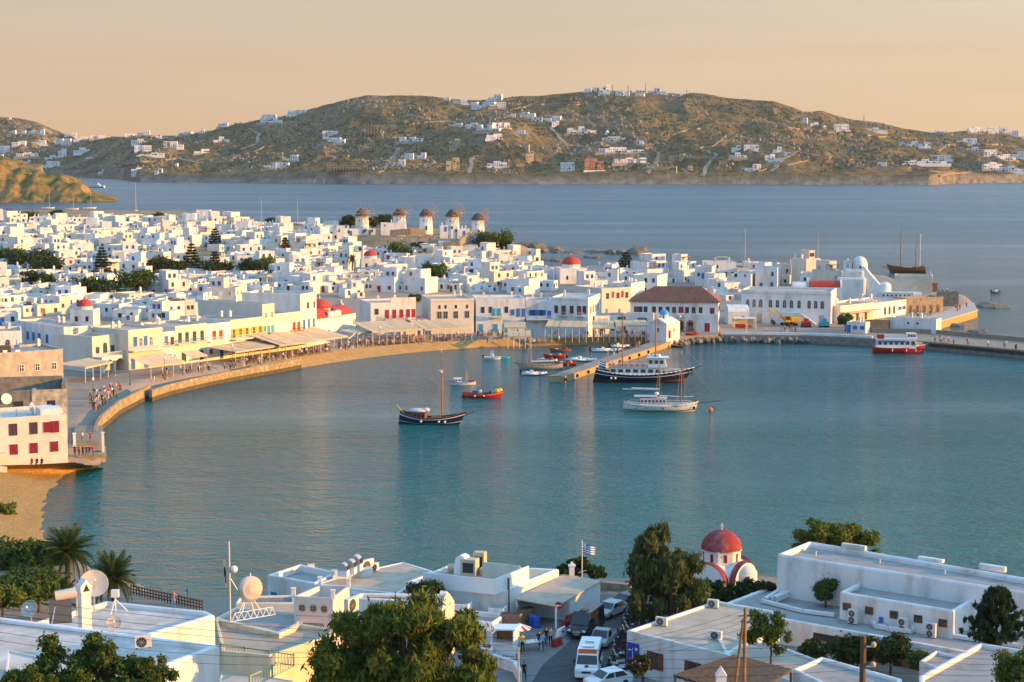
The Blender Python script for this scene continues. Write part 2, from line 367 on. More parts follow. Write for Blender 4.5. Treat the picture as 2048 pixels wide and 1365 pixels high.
def strip(name, A, B, m, rows=6, jit=0.0, bow=0.0):
    """a sheet between two lines of points (A seaward, B inland)"""
    n = len(A); mb = MB(); vs = []
    for j in range(rows + 1):
        t = j / rows
        for i in range(n):
            p = A[i].lerp(B[i], t); p.z += bow * 4 * t * (1 - t) + (random.uniform(-jit, jit) if 0 < t < 1 else 0); vs.append(p)
    mb.add(vs, [(j * n + i, j * n + i + 1, (j + 1) * n + i + 1, (j + 1) * n + i) for j in range(rows) for i in range(n - 1)])
    return struct(name, mb.mesh(name, m, True))
def dense(pts, step):
    out = [pts[0]]
    for a, b in zip(pts, pts[1:]):
        k = max(1, int((b - a).length / step)); out += [a.lerp(b, (i + 1) / k) for i in range(k)]
    return out
def resample(pts, n):
    L = [0.0]
    for a, b in zip(pts, pts[1:]): L.append(L[-1] + (b - a).length)
    out = []
    for i in range(n):
        s = L[-1] * i / (n - 1); k = max(0, min(len(pts) - 2, int(np.searchsorted(L, s, 'right') - 1)))
        t = (s - L[k]) / max(1e-6, L[k + 1] - L[k]); out.append(pts[k].lerp(pts[k + 1], t))
    return out
A_ = resample([P(a, b, -0.35) for a, b in ((545, 752), (600, 741), (640, 734), (700, 725), (760, 717), (850, 707), (960, 698), (1060, 695), (1190, 693), (1290, 690))], 60)
B_ = resample([P(a, b, 1.75) for a, b in ((500, 733), (590, 716), (640, 708), (700, 699), (760, 692), (850, 685), (960, 680), (1060, 677), (1190, 674), (1290, 674))], 60)
strip('beach', A_, B_, SAND, 6, 0.05)
A_ = resample([P(a, b, -0.3) for a, b in ((215, 938), (150, 945), (138, 962), (118, 990), (108, 1020), (108, 1060), (120, 1100), (170, 1130), (290, 1195))], 40)
B_ = resample([P(a, b, 2.6) for a, b in ((150, 925), (60, 930), (-80, 932), (-120, 985), (-130, 1060), (-100, 1150), (60, 1200), (200, 1235), (290, 1250))], 40)
SHING = mat('beach_shingle', (0.52, 0.31, 0.085), 0.95, (0.28, 0.16, 0.05), 2.2, 1.0, 5, c3=(0.58, 0.37, 0.13))
strip('beach', A_, B_, SHING, 14, 0.12)

# far shore: one sheet of hills
RIDGE = [(-300, 250), (-150, 238), (0, 236), (40, 236), (80, 245), (110, 256), (140, 268), (170, 278), (250, 274), (290, 270), (345, 273), (380, 271), (430, 263), (470, 256), (530, 242), (600, 229), (650, 214), (700, 201), (740, 192), (800, 192), (860, 192), (900, 197), (960, 201), (1000, 197), (1060, 191), (1100, 187), (1150, 184), (1200, 181), (1280, 183), (1340, 185), (1400, 188), (1450, 195), (1500, 198), (1540, 201), (1580, 213), (1600, 222), (1635, 221), (1660, 231), (1700, 239), (1750, 246), (1800, 257), (1840, 264), (1880, 264), (1920, 261), (1960, 260), (2000, 267), (2048, 280), (2200, 300), (2400, 310)]
FSHORE = [(-300, 350), (0, 352), (150, 355), (260, 359), (285, 365), (520, 367), (900, 369), (1500, 370), (1850, 371), (1900, 368), (2048, 366), (2400, 364)]
RDIST = [(-300, 4600), (130, 4600), (190, 4300), (400, 4000), (700, 3700), (1200, 3650), (1600, 3650), (1850, 3800), (2400, 3900)]
NC, NR = 760, 150
FPXS = np.linspace(-260, 2320, NC)
def far_grid():
    ry = np.interp(FPXS, *zip(*RIDGE)); sy = np.interp(FPXS, *zip(*FSHORE)); rd = np.interp(FPXS, *zip(*RDIST))
    T = np.concatenate([np.linspace(-0.03, 1.0, NR - 18), np.linspace(1.02, 1.5, 18)])
    V = np.zeros((NC, NR, 3))
    for i in range(NC):
        u = (FPXS[i] - 1024) / FPX
        sd = P(FPXS[i], sy[i], 0).y; zr = PD(FPXS[i], ry[i], rd[i]).z
        for j in range(NR):
            t = T[j]; D = sd + (rd[i] - sd) * t; x = u * D / CP
            bank = 14 * sstep(0.0, 0.035, t)
            if t <= 0: z = t * 200
            elif t <= 1:
                g = 0.62 * t + 0.38 * t * t * (1.6 - 0.6 * t)
                z = bank + (zr - 14) * g
            else: z = zr - (t - 1) * 160
            V[i, j] = (x, D, z)
    for i in range(NC):                      # spurs, gullies, crags
        for j in range(NR):
            x, D, z = V[i, j]; t = T[j]
            if t <= 0.0: continue
            w = min(1, t * 6) * (1.0 if t < 0.86 else max(0.22, 1 - (t - 0.86) * 5.6))
            big = mnoise.fractal(Vector((x / 420, D / 700, 3.1)), 1.0, 2.0, 3)
            rdg = 1 - abs(mnoise.fractal(Vector((x / 150 + 7, D / 260, 1.7)), 0.9, 2.1, 4)) * 1.6
            crag = mnoise.fractal(Vector((x / 28, D / 34, 9.0)), 0.55, 2.1, 4)
            rock = max(0, mnoise.noise(Vector((x / 330 + 3, D / 330, 5)))+.12)
            dz = w * (22 * big + 12 * (rdg - 0.6) + crag * (2.6 + 8.0 * rock))
            V[i, j, 2] = max(z + dz, 0.4 + 6 * min(1, t * 20) + crag * 2.5)
    for (cx, cy, cD, sx, sd_, hh) in ((995, 300, 3230, 75, 130, 34), (1690, 345, 3060, 170, 90, 26), (1480, 330, 3100, 90, 100, 12), (300, 330, 3500, 150, 160, 14), (700, 340, 3100, 120, 100, 10)):
        c = PD(cx, cy, cD)
        V[:, :, 2] += hh * np.exp(-(((V[:, :, 0] - c.x) / sx) ** 2 + ((V[:, :, 1] - cD) / sd_) ** 2)) * (V[:, :, 2] > 0.3)
    return V
FV = far_grid()
def far_rows():
    dy = FV[:, :, 1] * CP - (FV[:, :, 2] - CAM_H) * SP; dz = FV[:, :, 1] * SP + (FV[:, :, 2] - CAM_H) * CP
    return 682.5 - FPX * dz / dy
FROW = far_rows()
def far_hit(px, py):
    i = int(np.clip(round((px - FPXS[0]) / (FPXS[1] - FPXS[0])), 0, NC - 1))
    js = np.nonzero(FROW[i, 3:NR - 18] <= py)[0]
    j = (js[0] + 3) if len(js) else NR - 19
    return Vector(FV[i, j])
def hill_mat():
    m = bpy.data.materials.new('maquis_hillside'); m.use_nodes = True; nt = m.node_tree; b = nt.nodes['Principled BSDF']; b.inputs['Roughness'].default_value = 1.0; b.inputs['Specular IOR Level'].default_value = 0.05
    L = nt.links
    grass = ramp2(nt, noise_node(nt, 0.012, 7, 0.68), [(0.30, (0.066, 0.070, 0.030)), (0.41, (0.115, 0.103, 0.050)), (0.51, (0.18, 0.135, 0.064)), (0.62, (0.225, 0.155, 0.072)), (0.76, (0.10, 0.10, 0.04))])
    shrub = ramp2(nt, noise_node(nt, 0.075, 6, 0.78), [(0.40, (0.38, 0.44, 0.36)), (0.52, (.95, .97, .95)), (0.62, (1.15, 1.1, 1.05)), (0.72, (1.7, 1.55, 1.4))])
    mu = nt.nodes.new('ShaderNodeMix'); mu.data_type = 'RGBA'; mu.blend_type = 'MULTIPLY'; mu.inputs['Factor'].default_value = 0.9
    L.new(grass, mu.inputs['A']); L.new(shrub, mu.inputs['B'])
    g = nt.nodes.new('ShaderNodeNewGeometry'); sn = nt.nodes.new('ShaderNodeSeparateXYZ'); L.new(g.outputs['Normal'], sn.inputs[0])
    sp = nt.nodes.new('ShaderNodeSeparateXYZ'); L.new(g.outputs['Position'], sp.inputs[0])
    st = nt.nodes.new('ShaderNodeMapRange'); st.inputs['From Min'].default_value = 0.86; st.inputs['From Max'].default_value = 0.62; L.new(sn.outputs['Z'], st.inputs[0])
    bk = nt.nodes.new('ShaderNodeMapRange'); bk.inputs['From Min'].default_value = 16; bk.inputs['From Max'].default_value = 5; L.new(sp.outputs['Z'], bk.inputs[0])
    rk = nt.nodes.new('ShaderNodeMath'); rk.operation = 'MAXIMUM'; L.new(st.outputs[0], rk.inputs[0]); L.new(bk.outputs[0], rk.inputs[1])
    vo = nt.nodes.new('ShaderNodeTexVoronoi'); vo.inputs['Scale'].default_value = 0.06; L.new(g.outputs['Position'], vo.inputs['Vector'])
    rock = ramp2(nt, noise_node(nt, 0.05, 6, 0.7), [(0.3, (0.10, 0.085, 0.065)), (0.5, (0.22, 0.185, 0.14)), (0.7, (0.33, 0.28, 0.21))])
    mx = nt.nodes.new('ShaderNodeMix'); mx.data_type = 'RGBA'; L.new(rk.outputs[0], mx.inputs['Factor']); L.new(mu.outputs['Result'], mx.inputs['A']); L.new(rock, mx.inputs['B'])
    L.new(mx.outputs['Result'], b.inputs['Base Color'])
    bp = nt.nodes.new('ShaderNodeBump'); bp.inputs['Strength'].default_value = 0.9; bp.inputs['Distance'].default_value = 5.0
    L.new(noise_node(nt, 0.07, 6, 0.7), bp.inputs['Height']); L.new(bp.outputs[0], b.inputs['Normal']); return m
HILL = hill_mat()
def far_mesh():
    F = [(i * NR + j, (i + 1) * NR + j, (i + 1) * NR + j + 1, i * NR + j + 1) for i in range(NC - 1) for j in range(NR - 1)]
    me = bpy.data.meshes.new('hills'); me.from_pydata(FV.reshape(-1, 3).tolist(), [], F); me.polygons.foreach_set('use_smooth', [True] * len(F)); me.materials.append(HILL); me.update(); return me
struct('hills', far_mesh())
def scatter(name, n, m, rmin, rmax, seed, tmax, sq):
    g = random.Random(seed); mb = MB(); k = 0
    while k < n:
        i, j = g.randrange(30, NC - 90), g.randrange(12, NR - 20); v = FV[i, j]
        if mnoise.noise(Vector((v[0] / 130, v[1] / 130, seed))) < tmax: continue
        k += 1; r = g.uniform(rmin, rmax); c = (v[0] + g.uniform(-5, 5), v[1] + g.uniform(-6, 6), v[2]); o = len(mb.v); ph = g.random()
        vs = [(c[0] + r * q * math.cos(a + ph), c[1] + r * q * math.sin(a + ph), c[2] + z * r * sq) for q, z, a in ((1, -.6, 0), (.9, -.6, 1.57), (1.1, -.6, 3.14), (1, -.6, 4.71), (.5, .7, .6), (.4, .9, 2.6), (.45, .6, 4.4))]
        mb.add(vs, [(0, 1, 4), (1, 5, 4), (1, 2, 5), (2, 6, 5), (2, 3, 6), (3, 4, 6), (3, 0, 4), (4, 5, 6)])
    o = link(name, mb.mesh(name, m)); o['kind'] = 'stuff'
scatter('hill_scrub', 9000, mat('scrub', (.035, .045, .016), .95, (.06, .07, .025), .03), 1.4, 3.6, 3, -.05, .8)
scatter('hill_boulders', 6000, mat('hill_rock', (.20, .165, .12), .95, (.30, .25, .18), .03), 1.2, 4.2, 6, .02, 1.0)

# headland at the left edge, low cliffs
def headland():
    m = bpy.data.materials.new('headland_scrub'); m.use_nodes = True; nt = m.node_tree; b = nt.nodes['Principled BSDF']; b.inputs['Roughness'].default_value = 1.0; b.inputs['Specular IOR Level'].default_value = 0.05
    L = nt.links
    c1 = ramp2(nt, noise_node(nt, 0.05, 6, 0.7), [(0.36, (0.06, 0.085, 0.022)), (0.47, (0.11, 0.12, 0.035)), (0.54, (0.26, 0.15, 0.055)), (0.66, (0.36, 0.21, 0.08))])
    c2 = ramp2(nt, noise_node(nt, 0.11, 6, 0.75), [(0.35, (0.18, 0.11, 0.055)), (0.5, (0.40, 0.25, 0.11)), (0.65, (0.52, 0.37, 0.19))])
    g = nt.nodes.new('ShaderNodeNewGeometry'); sn = nt.nodes.new('ShaderNodeSeparateXYZ'); L.new(g.outputs['Normal'], sn.inputs[0])
    st = nt.nodes.new('ShaderNodeMapRange'); st.inputs['From Min'].default_value = 0.75; st.inputs['From Max'].default_value = 0.5; L.new(sn.outputs['Z'], st.inputs[0])
    mx = nt.nodes.new('ShaderNodeMix'); mx.data_type = 'RGBA'; L.new(st.outputs[0], mx.inputs['Factor']); L.new(c1, mx.inputs['A']); L.new(c2, mx.inputs['B']); L.new(mx.outputs['Result'], b.inputs['Base Color'])
    bp = nt.nodes.new('ShaderNodeBump'); bp.inputs['Strength'].default_value = 0.8; bp.inputs['Distance'].default_value = 2.5; L.new(noise_node(nt, 0.12, 5), bp.inputs['Height']); L.new(bp.outputs[0], b.inputs['Normal'])
    n1, n2 = 150, 60; vs = []
    for i in range(n1):
        px = -180 + 430 * i / (n1 - 1)
        for j in range(n2):
            t = j / (n2 - 1); D = 1790 + 260 * t
            top = np.interp(px, [-180, 0, 20, 100, 130, 150, 170, 188, 200, 215, 232, 245], [46, 40, 36, 28.5, 27, 24, 17, 9, 6, 4.2, 1.2, -3])
            x = (px - 1024) / FPX * D
            z0 = top * float(sstep(-0.02, 0.28, t)) * (1 - 0.85 * float(sstep(0.6, 1.0, t))) + (7 * float(sstep(.25, .5, t)) * (1 - float(sstep(.6, .9, t))) if px < 90 else 0) - (3 if j == 0 else 0)
            w = min(1, max(0, top) / 12)
            z0 += w * (mnoise.fractal(Vector((x / 26, D / 40, 2)), 0.8, 2, 4) * 4.5 + (mnoise.noise(Vector((x / 14, D / 60, 8))) * 5 if 0.02 < t < 0.3 else 0))
            vs.append((x, D, max(z0, -3)))
    F = [(i * n2 + j, (i + 1) * n2 + j, (i + 1) * n2 + j + 1, i * n2 + j + 1) for i in range(n1 - 1) for j in range(n2 - 1)]
    me = bpy.data.meshes.new('headland'); me.from_pydata(vs, [], F); me.polygons.foreach_set('use_smooth', [True] * len(F)); me.materials.append(m); me.update()
    struct('headland', me)
headland()
# == HOUSES
COLS = {'blue': BLUE, 'teal': TEAL, 'red': RED, 'brown': BROWN, 'green': GREEN, 'ochre': YELL, 'white': WPAINT, 'wood': WOOD, 'crimson': CRIM, 'grey': METAL, 'dark': DARK}
def win_mesh(style, w, h, c):
    m = COLS[c]; mb = MB(); x = w / 2
    if style in ('s', 'd'):                       # closed shutters / door: two leaves with rails, in a white surround
        mb.mi = 1; mb.bb(-x - .1, x + .1, -.05, .06, 0 if style == 'd' else -.08, h + .1)
        mb.mi = 0; mb.bb(-x, -.02, -.10, .05, 0.02, h); mb.bb(.02, x, -.10, .05, 0.02, h)
        for k in range(3): mb.bb(-x + .06, -.08, -.125, -.09, h * (.1 + .3 * k), h * (.3 + .3 * k)); mb.bb(.08, x - .06, -.125, -.09, h * (.1 + .3 * k), h * (.3 + .3 * k))
        return mb.mesh('window', [m, WHITE])
    if style == 'h':                              # dark opening with a sill
        mb.mi = 1; mb.bb(-x, x, -.025, .06, 0, h); mb.mi = 0; mb.bb(-x - .1, x + .1, -.10, .05, -.1, 0)
        return mb.mesh('window', [WHITE, DARK])
    fr = .09
    mb.bb(-x, -x + fr, -.08, .06, 0, h); mb.bb(x - fr, x, -.08, .06, 0, h); mb.bb(-x + fr, x - fr, -.08, .06, 0, fr); mb.bb(-x + fr, x - fr, -.08, .06, h - fr, h)
    mb.bb(-.04, .04, -.075, .05, fr, h - fr); mb.bb(-x + fr, -.04, -.07, .05, h * .55, h * .55 + .06); mb.bb(.04, x - fr, -.07, .05, h * .55, h * .55 + .06)
    if style == 'o':                              # open leaves against the wall
        mb.bb(-x - w * .48, -x - .02, -.09, -.02, 0.02, h); mb.bb(x + .02, x + w * .48, -.09, -.02, 0.02, h)
    if style == 'a':                              # round-headed light above
        n = 8; pts = [(math.cos(math.pi * i / n) * x, h + math.sin(math.pi * i / n) * x) for i in range(n + 1)]
        ins = [(a * .84, h + (b - h) * .84) for a, b in pts]
        o = len(mb.v); mb.add([(a, -.08, b) for a, b in pts] + [(a, -.08, b) for a, b in ins], [(i, i + 1, n + 2 + i, n + 1 + i) for i in range(n)])
        mb.mi = 1; mb.add([(a, -.03, b) for a, b in ins], [tuple(range(n + 1))])
    mb.mi = 1; mb.bb(-x + fr * .5, x - fr * .5, -.03, .05, fr * .5, h - fr * .5)
    return mb.mesh('window', [m, GLASS])
def win(parent, face, u, z, w, h, style, c, W_, D_, name=None):
    w, h = round(w, 1), round(h, 1)
    me = cached(('win', style, w, h, c), lambda: win_mesh(style, w, h, c))
    nm = name or ('door' if style == 'd' else 'window')
    if face == 'F': return link(nm, me, parent, (u, 0, z))
    if face == 'R': return link(nm, me, parent, (W_, u, z), math.pi / 2)
    if face == 'L': return link(nm, me, parent, (0, u, z), -math.pi / 2)
def shell(mb, x0, x1, y0, y1, z0, z1, par=0.45, t=0.26):
    """walls with a parapet round a sunk flat roof"""
    o = [(x0, y0), (x1, y0), (x1, y1), (x0, y1)]; i = [(x0 + t, y0 + t), (x1 - t, y0 + t), (x1 - t, y1 - t), (x0 + t, y1 - t)]
    vs = [(*p, z0) for p in o] + [(*p, z1) for p in o] + [(*p, z1) for p in i] + [(*p, z1 - par) for p in i]
    fs = []
    for k in range(4):
        j = (k + 1) % 4; fs += [(k, j, 4 + j, 4 + k), (4 + k, 4 + j, 8 + j, 8 + k), (8 + k, 8 + j, 12 + j, 12 + k)]
    mb.add(vs, fs); return (x0 + t, x1 - t, y0 + t, y1 - t, z1 - par)
def roof_sheet(name, r, m, parent, d=0.02):
    mb = MB(); mb.add([(r[0], r[2], r[4] + d), (r[1], r[2], r[4] + d), (r[1], r[3], r[4] + d), (r[0], r[3], r[4] + d)], [(0, 1, 2, 3)]); return part(name, mb, m, parent, fix=False)
CHIM = MB().box((0, 0, .55), (.55, .55, 1.1)).box((0, 0, 1.16), (.75, .75, .12)).box((0, 0, 1.38), (.4, .4, .3), taper=.5).mesh('chimney', WHITE)
TANK = fixn(MB().tube((-.6, 0, .9), (.6, 0, .9), .32, n=10).bb(-.5, .5, -.9, -.3, .1, .16).box((0, -.75, .45), (1.3, 1.5, .07), rx=R(-35)).tube((-.5, 0, 0), (-.5, 0, .7), .04).tube((.5, 0, 0), (.5, 0, .7), .04).mesh('water_heater', METAL))
DISHM = fixn(MB().lathe([(0.02, 0), (.25, .05), (.45, .16)], 12).tube((0, 0, 0), (0, .0, .4), .02).mesh('satellite_dish', METAL))
ACM = MB().bb(-.42, .42, -.16, .16, 0, .62).mesh('air_conditioner', WPAINT)
HOUSES = []
def house(x, y, z, rz, w, d, h, rng, wing=0, wall=None, roof=None, label=None, cat='house', name='house', group=None, upper=0, annex=0, wins=True, colr=None, deep=2.5, par=.45, nwin=None, simple=False):
    """flat-roofed house; (x, y) is the left end of its front as one faces it"""
    wall = wall or (WHITE if rng.random() < .84 else CREAM); roof = roof or (ROOF if rng.random() < .45 else ROOFW)
    t = thing(name, label, cat, (x, y, z), rz, group)
    mb = MB(); r0 = shell(mb, 0, w, 0, d, -deep, h, par); part('wall', mb, wall, t); roof_sheet('roof', r0, roof, t)
    info = dict(obj=t, w=w, d=d, h=h, upper=upper, wall=wall)
    if upper:
        uw, ud, uh = w * rng.uniform(.4, .7), d * rng.uniform(.5, .8), rng.uniform(2.5, 3.2); ux = rng.choice([0, w - uw]) ; uy = d - ud
        mb = MB(); r1 = shell(mb, ux + .03, ux + uw - .03, uy, d - .03, h - par, h + uh, .3); u = part('upper_storey', mb, wall, t); roof_sheet('roof', r1, roof, u)
        if wins and not simple:
            for k in range(rng.choice([1, 2])):
                win(u, 'F', 0, 0, .9, 1.3, 's' if rng.random() < .4 else 'p', colr or 'blue', 0, 0).location = (ux + uw * (.3 + .4 * k), uy, h - par + .9)
    if wing:
        f = rng.uniform(.36, .5); ww_ = w * f; hw_ = h * rng.uniform(.5, .8) if h > 4.4 else h * rng.uniform(1.15, 1.6); sx_ = rng.choice([-1, 1]); wx = -ww_ + .05 if sx_ < 0 else w - .05; oy = rng.uniform(-.25, .3) * d
        mb = MB(); r3 = shell(mb, wx, wx + ww_, oy, oy + d * rng.uniform(.6, .85), -deep, hw_, .3); g3 = part('wing', mb, wall if rng.random() < .8 else rng.choice([WHITE, CREAM]), t); roof_sheet('roof', r3, rng.choice([ROOF, ROOFW, roof]), g3)
        for k in range(rng.choice([1, 2])): win(g3, 'F', 0, 0, .8, 1.2, rng.choice('psh'), colr or rng.choice(['blue', 'brown', 'green', 'teal']), 0, 0).location = (wx + ww_ * (.3 + .4 * k), oy, hw_ * .38)
    if annex:
        aw, ad, ah = w * rng.uniform(.3, .55), d * rng.uniform(.3, .5), h * rng.uniform(.45, .65); ax = rng.choice([0.1, w - aw - .1])
        mb = MB(); r2 = shell(mb, ax, ax + aw, -ad, -.002, -deep, ah, .3); a = part('annex', mb, wall, t); roof_sheet('roof', r2, roof, a)
        if wins and not simple: win(a, 'F', 0, 0, .9, 1.2, rng.choice('sph'), colr or 'blue', 0, 0).location = (ax + aw * .5, -ad, ah * .35)
    if wins:
        c = colr or rng.choice(['blue', 'blue', 'brown', 'red', 'green', 'white', 'teal', 'wood'])
        fl = max(1, int(h / 2.7)); nx = max(1, int(w / 2.7))
        for f in range(fl):
            zz = f * (h - .3) / fl + .95
            for k in range(nx):
                if rng.random() < .16: continue
                st = rng.choice(['p', 's', 'p', 'h']); win(t, 'F', w * (k + .5) / nx + rng.uniform(-.3, .3), zz, rng.choice([.8, 1.0]), rng.choice([1.2, 1.4]), st, c, w, d)
            for face in ('R', 'L'):
                if (face == 'R') == (rz > -.1) and rng.random() < .75:
                    for k in range(max(1, int(d / 4))):
                        if rng.random() < .6: win(t, face, d * (k + .5) / max(1, int(d / 4)), zz, .8, 1.2, rng.choice(['p', 's', 'h']), c, w, d)
        info['col'] = c
        if not simple and rng.random() < .6: win(t, 'F', w * rng.uniform(.2, .8), 0.05, 1.0, 2.1, 'd', c, w, d)
    for k in range(rng.choice([0, 1, 1, 2])): link('chimney', CHIM, t, (rng.uniform(.6, w - .6), rng.uniform(d * .4, d - .6), h - .1))
    q = rng.random()
    if q < .28: link('water_heater', TANK, t, (rng.uniform(1.2, w - 1.2), rng.uniform(1.2, d - 1.2), h - par + .02), rng.uniform(-.5, .5)); info['tank'] = 1
    elif q < .42: o = link('satellite_dish', DISHM, t, (rng.uniform(.8, w - .8), rng.uniform(.8, d - .8), h + .3)); o.rotation_euler = (R(60), 0, rng.uniform(0, 3)); info['dish'] = 1
    elif q < .55: link('air_conditioner', ACM, t, (rng.uniform(.8, w - .8), .7, h - par + .02)); info['ac'] = 1
    if rng.random() < .14:
        mb = MB(); pw, pd, px0, py0 = min(3.6, w * .5), min(3, d * .45), rng.uniform(.4, w * .45), .5
        for a in (0, pw):
            for b in (0, pd): mb.tube((px0 + a, py0 + b, h - par), (px0 + a, py0 + b, h - par + 2.2), .06, n=4)
        mb.bb(px0 - .2, px0 + pw + .2, py0 - .2, py0 + pd + .2, h - par + 2.2, h - par + 2.3); part('pergola', mb, rng.choice([WOOD, CANVAS, WOOD]), t); info['pergola'] = 1
    HOUSES.append(info); return t
# the packed town behind the front
rng = random.Random(42)
FRONT = [(0, 668), (50, 640), (200, 640), (300, 645), (420, 632), (520, 600), (600, 588), (700, 598), (830, 592), (950, 592), (1050, 590), (1110, 583), (1250, 574), (1300, 570), (1470, 566), (1480, 560)]
BACK = [(0, 447), (100, 443), (200, 444), (400, 449), (480, 455), (560, 459), (620, 470), (680, 500), (800, 512), (900, 512), (990, 510), (1060, 528), (1100, 545), (1250, 556), (1480, 552)]
KEEP = [(652, 640, 45, 40), (1142, 553, 42, 24), (740, 527, 24, 22), (205, 520, 22, 40), (385, 520, 22, 32), (270, 572, 45, 22), (865, 550, 38, 16), (60, 527, 66, 14), (504, 543, 20, 12), (803, 505, 28, 14), (440, 540, 60, 12), (185, 582, 30, 14), (310, 545, 40, 12), (1252, 540, 20, 14), (170, 640, 28, 14), (430, 510, 20, 18), (572, 500, 16, 14)]
def blocked(px, py): return any(abs(px - a) < rx and -ry * .6 < (py - b) < ry for a, b, rx, ry in KEEP)
TREEPIX = [(205, 552, 44), (384, 545, 44), (430, 500, 30), (430, 545, 30), (571, 512, 22), (1252, 545, 30), (272, 596, 80), (186, 602, 70), (60, 536, 90), (95, 552, 60), (82, 580, 56), (320, 545, 60), (355, 552, 50), (430, 556, 60), (506, 556, 46), (536, 550, 36), (866, 566, 50), (803, 517, 42), (170, 652, 30), (741, 541, 26), (1142, 566, 36), (705, 548, 20)]
cells = []; py = 443.0
while py < 668:
    px = -20 + rng.uniform(-25, 10)
    sc = np.interp(py, [440, 560, 668], [.80, 1.12, 1.5])
    while px < 1490:
        wpx = rng.uniform(44, 66) * sc
        cx = px + wpx / 2
        if np.interp(cx, *zip(*BACK)) <= py <= np.interp(cx, *zip(*FRONT)) and not blocked(cx, py): cells.append((px, py + rng.uniform(-2.5, 2.5), wpx))
        px += wpx * rng.uniform(.92, 1.06)
    py += 8.6 * sc
cells.sort(key=lambda c: c[1])
for k, (px, py, wpx) in enumerate(cells):
    p = G(px + wpx * .5, py); D = p.y; w = wpx * D / FPX * rng.uniform(.72, .9)
    rz = rng.uniform(R(14), R(48)) if rng.random() < .55 else rng.uniform(R(-34), R(2))
    w = w / (abs(math.cos(rz)) + .45 * abs(math.sin(rz)))
    d = rng.uniform(.75, 1.15) * w; h = rng.choice([2.9, 3.3, 3.6, 5.0, 5.6, 6.0]) + rng.uniform(-.3, .3); nearT = any(abs(px + wpx * .5 - a) < c * .5 + 12 and 0 < py - b < 42 for a, b, c in TREEPIX); h = min(h, 3.0) if nearT else h
    if py < 470 and cells[k][1] < 450: h = min(h, 6.2)
    if 640 < px < 1010 and py < 530: h = min(h, 4.2)
    x = p.x - w * .5 * math.cos(rz); y = p.y - w * .5 * math.sin(rz)
    t = house(x, y, p.z - .1, rz, w, d, h, rng, upper=rng.random() < .42 and not nearT, annex=rng.random() < .4, wing=rng.random() < .7 and not nearT, deep=3.0, simple=py < 500, group='whitewashed houses of the old town')
    HOUSES[-1]['pix'] = (px + wpx / 2, py)
TOWN_N = len(HOUSES)
fill = MB(); rf = random.Random(9); py = 448.0          # small houses wedged between, past the three hundred
while py < 640:
    px = -10.0; sc = np.interp(py, [440, 560, 668], [.80, 1.12, 1.5])
    while px < 1260:
        if np.interp(px, *zip(*BACK)) + 3 <= py <= np.interp(px, *zip(*FRONT)) - 6 and not blocked(px, py) and not any(abs(px - a) < c * .5 + 8 and -4 < py - b < 30 for a, b, c in TREEPIX):
            q = G(px, py); w, d, h = rf.uniform(3.6, 6), rf.uniform(4, 6), rf.uniform(2.6, 4.6); rz = rf.choice([R(30), R(-20), R(42), R(-8)]); o = len(fill.v)
            fill.mi = 0 if rf.random() < .85 else 1; r = shell(fill, 0, w, 0, d, -3, h, .3); fill.mi = 2 if rf.random() < .6 else 0; fill.add([(r[0], r[2], r[4]), (r[1], r[2], r[4]), (r[1], r[3], r[4]), (r[0], r[3], r[4])], [(0, 1, 2, 3)])
            for k in range(2):
                fill.mi = rf.choice([3, 3, 4, 5]); fill.bb(w * (.2 + .4 * k), w * (.2 + .4 * k) + .8, -.06, .05, h * .4, h * .4 + 1.1); fill.bb(w - .05, w + .06, d * (.25 + .4 * k), d * (.25 + .4 * k) + .8, h * .4, h * .4 + 1.1)
            for k in range(rf.choice([0, 1, 2, 3])): fill.mi = rf.choice([0, 0, 2, 3, 5, 1]); bx_ = rf.uniform(.4, w - 1); fill.bb(bx_, bx_ + rf.uniform(.4, 1.2), d * .4, d * .4 + .7, h - .3, h + rf.uniform(.3, 1.3))
            c_, s_ = math.cos(rz), math.sin(rz)
            for i in range(o, len(fill.v)): v = fill.v[i]; fill.v[i] = (q.x + v[0] * c_ - v[1] * s_, q.y + v[0] * s_ + v[1] * c_, q.z + v[2])
        px += rf.uniform(24, 52) * sc
    py += 10.5 * sc
o = link('town_infill', fixn(fill.mesh('town_infill', [WHITE, CREAM, ROOF, DARK, BLUE, BROWN]))); tag(o, 'small white houses wedged tightly between the larger houses of the town', 'houses', None, 'stuff')

# the buildings along the harbour front, left to right
def facade(a, b, ytop, depth, label, rows=(), wall=WHITE, roof=ROOF, cat='building', name='waterfront_building', z=2.0, deep=1.5, par=.5, cornice=False, h=None, extra=None, side=()):
    """a = (px, py) of the front's left foot, b = of its right foot; ytop = row of the roof line at the left foot"""
    p0, p1 = P(a[0], a[1], z), P(b[0], b[1], z); w = (p1 - p0).length; rz = math.atan2(p1.y - p0.y, p1.x - p0.x)
    H = h or (a[1] - ytop) * p0.y / FPX
    t = thing(name, label, cat, p0, rz)
    mb = MB(); r = shell(mb, 0, w, 0, depth, -deep, H, par, .3); part('wall', mb, wall, t); roof_sheet('roof', r, roof, t)
    if cornice: part('cornice', MB().bb(-.12, w + .12, -.14, -.003, H - .62, H - .38), wall, t)
    for (zz, hh, ww, us, st, c) in rows:
        for u in us: win(t, 'F', u * w, zz, ww, hh, st, c, w, depth)
    for (face, zz, hh, ww, us, st, c) in side:
        for u in us: win(t, face, u * depth, zz, ww, hh, st, c, w, depth)
    t['W'] = w; t['H'] = H
    for _ in range(2): link('chimney', CHIM, t, (random.uniform(1, max(1.1, w - 1)), random.uniform(depth * .4, depth - .8), H - .1))
    return t
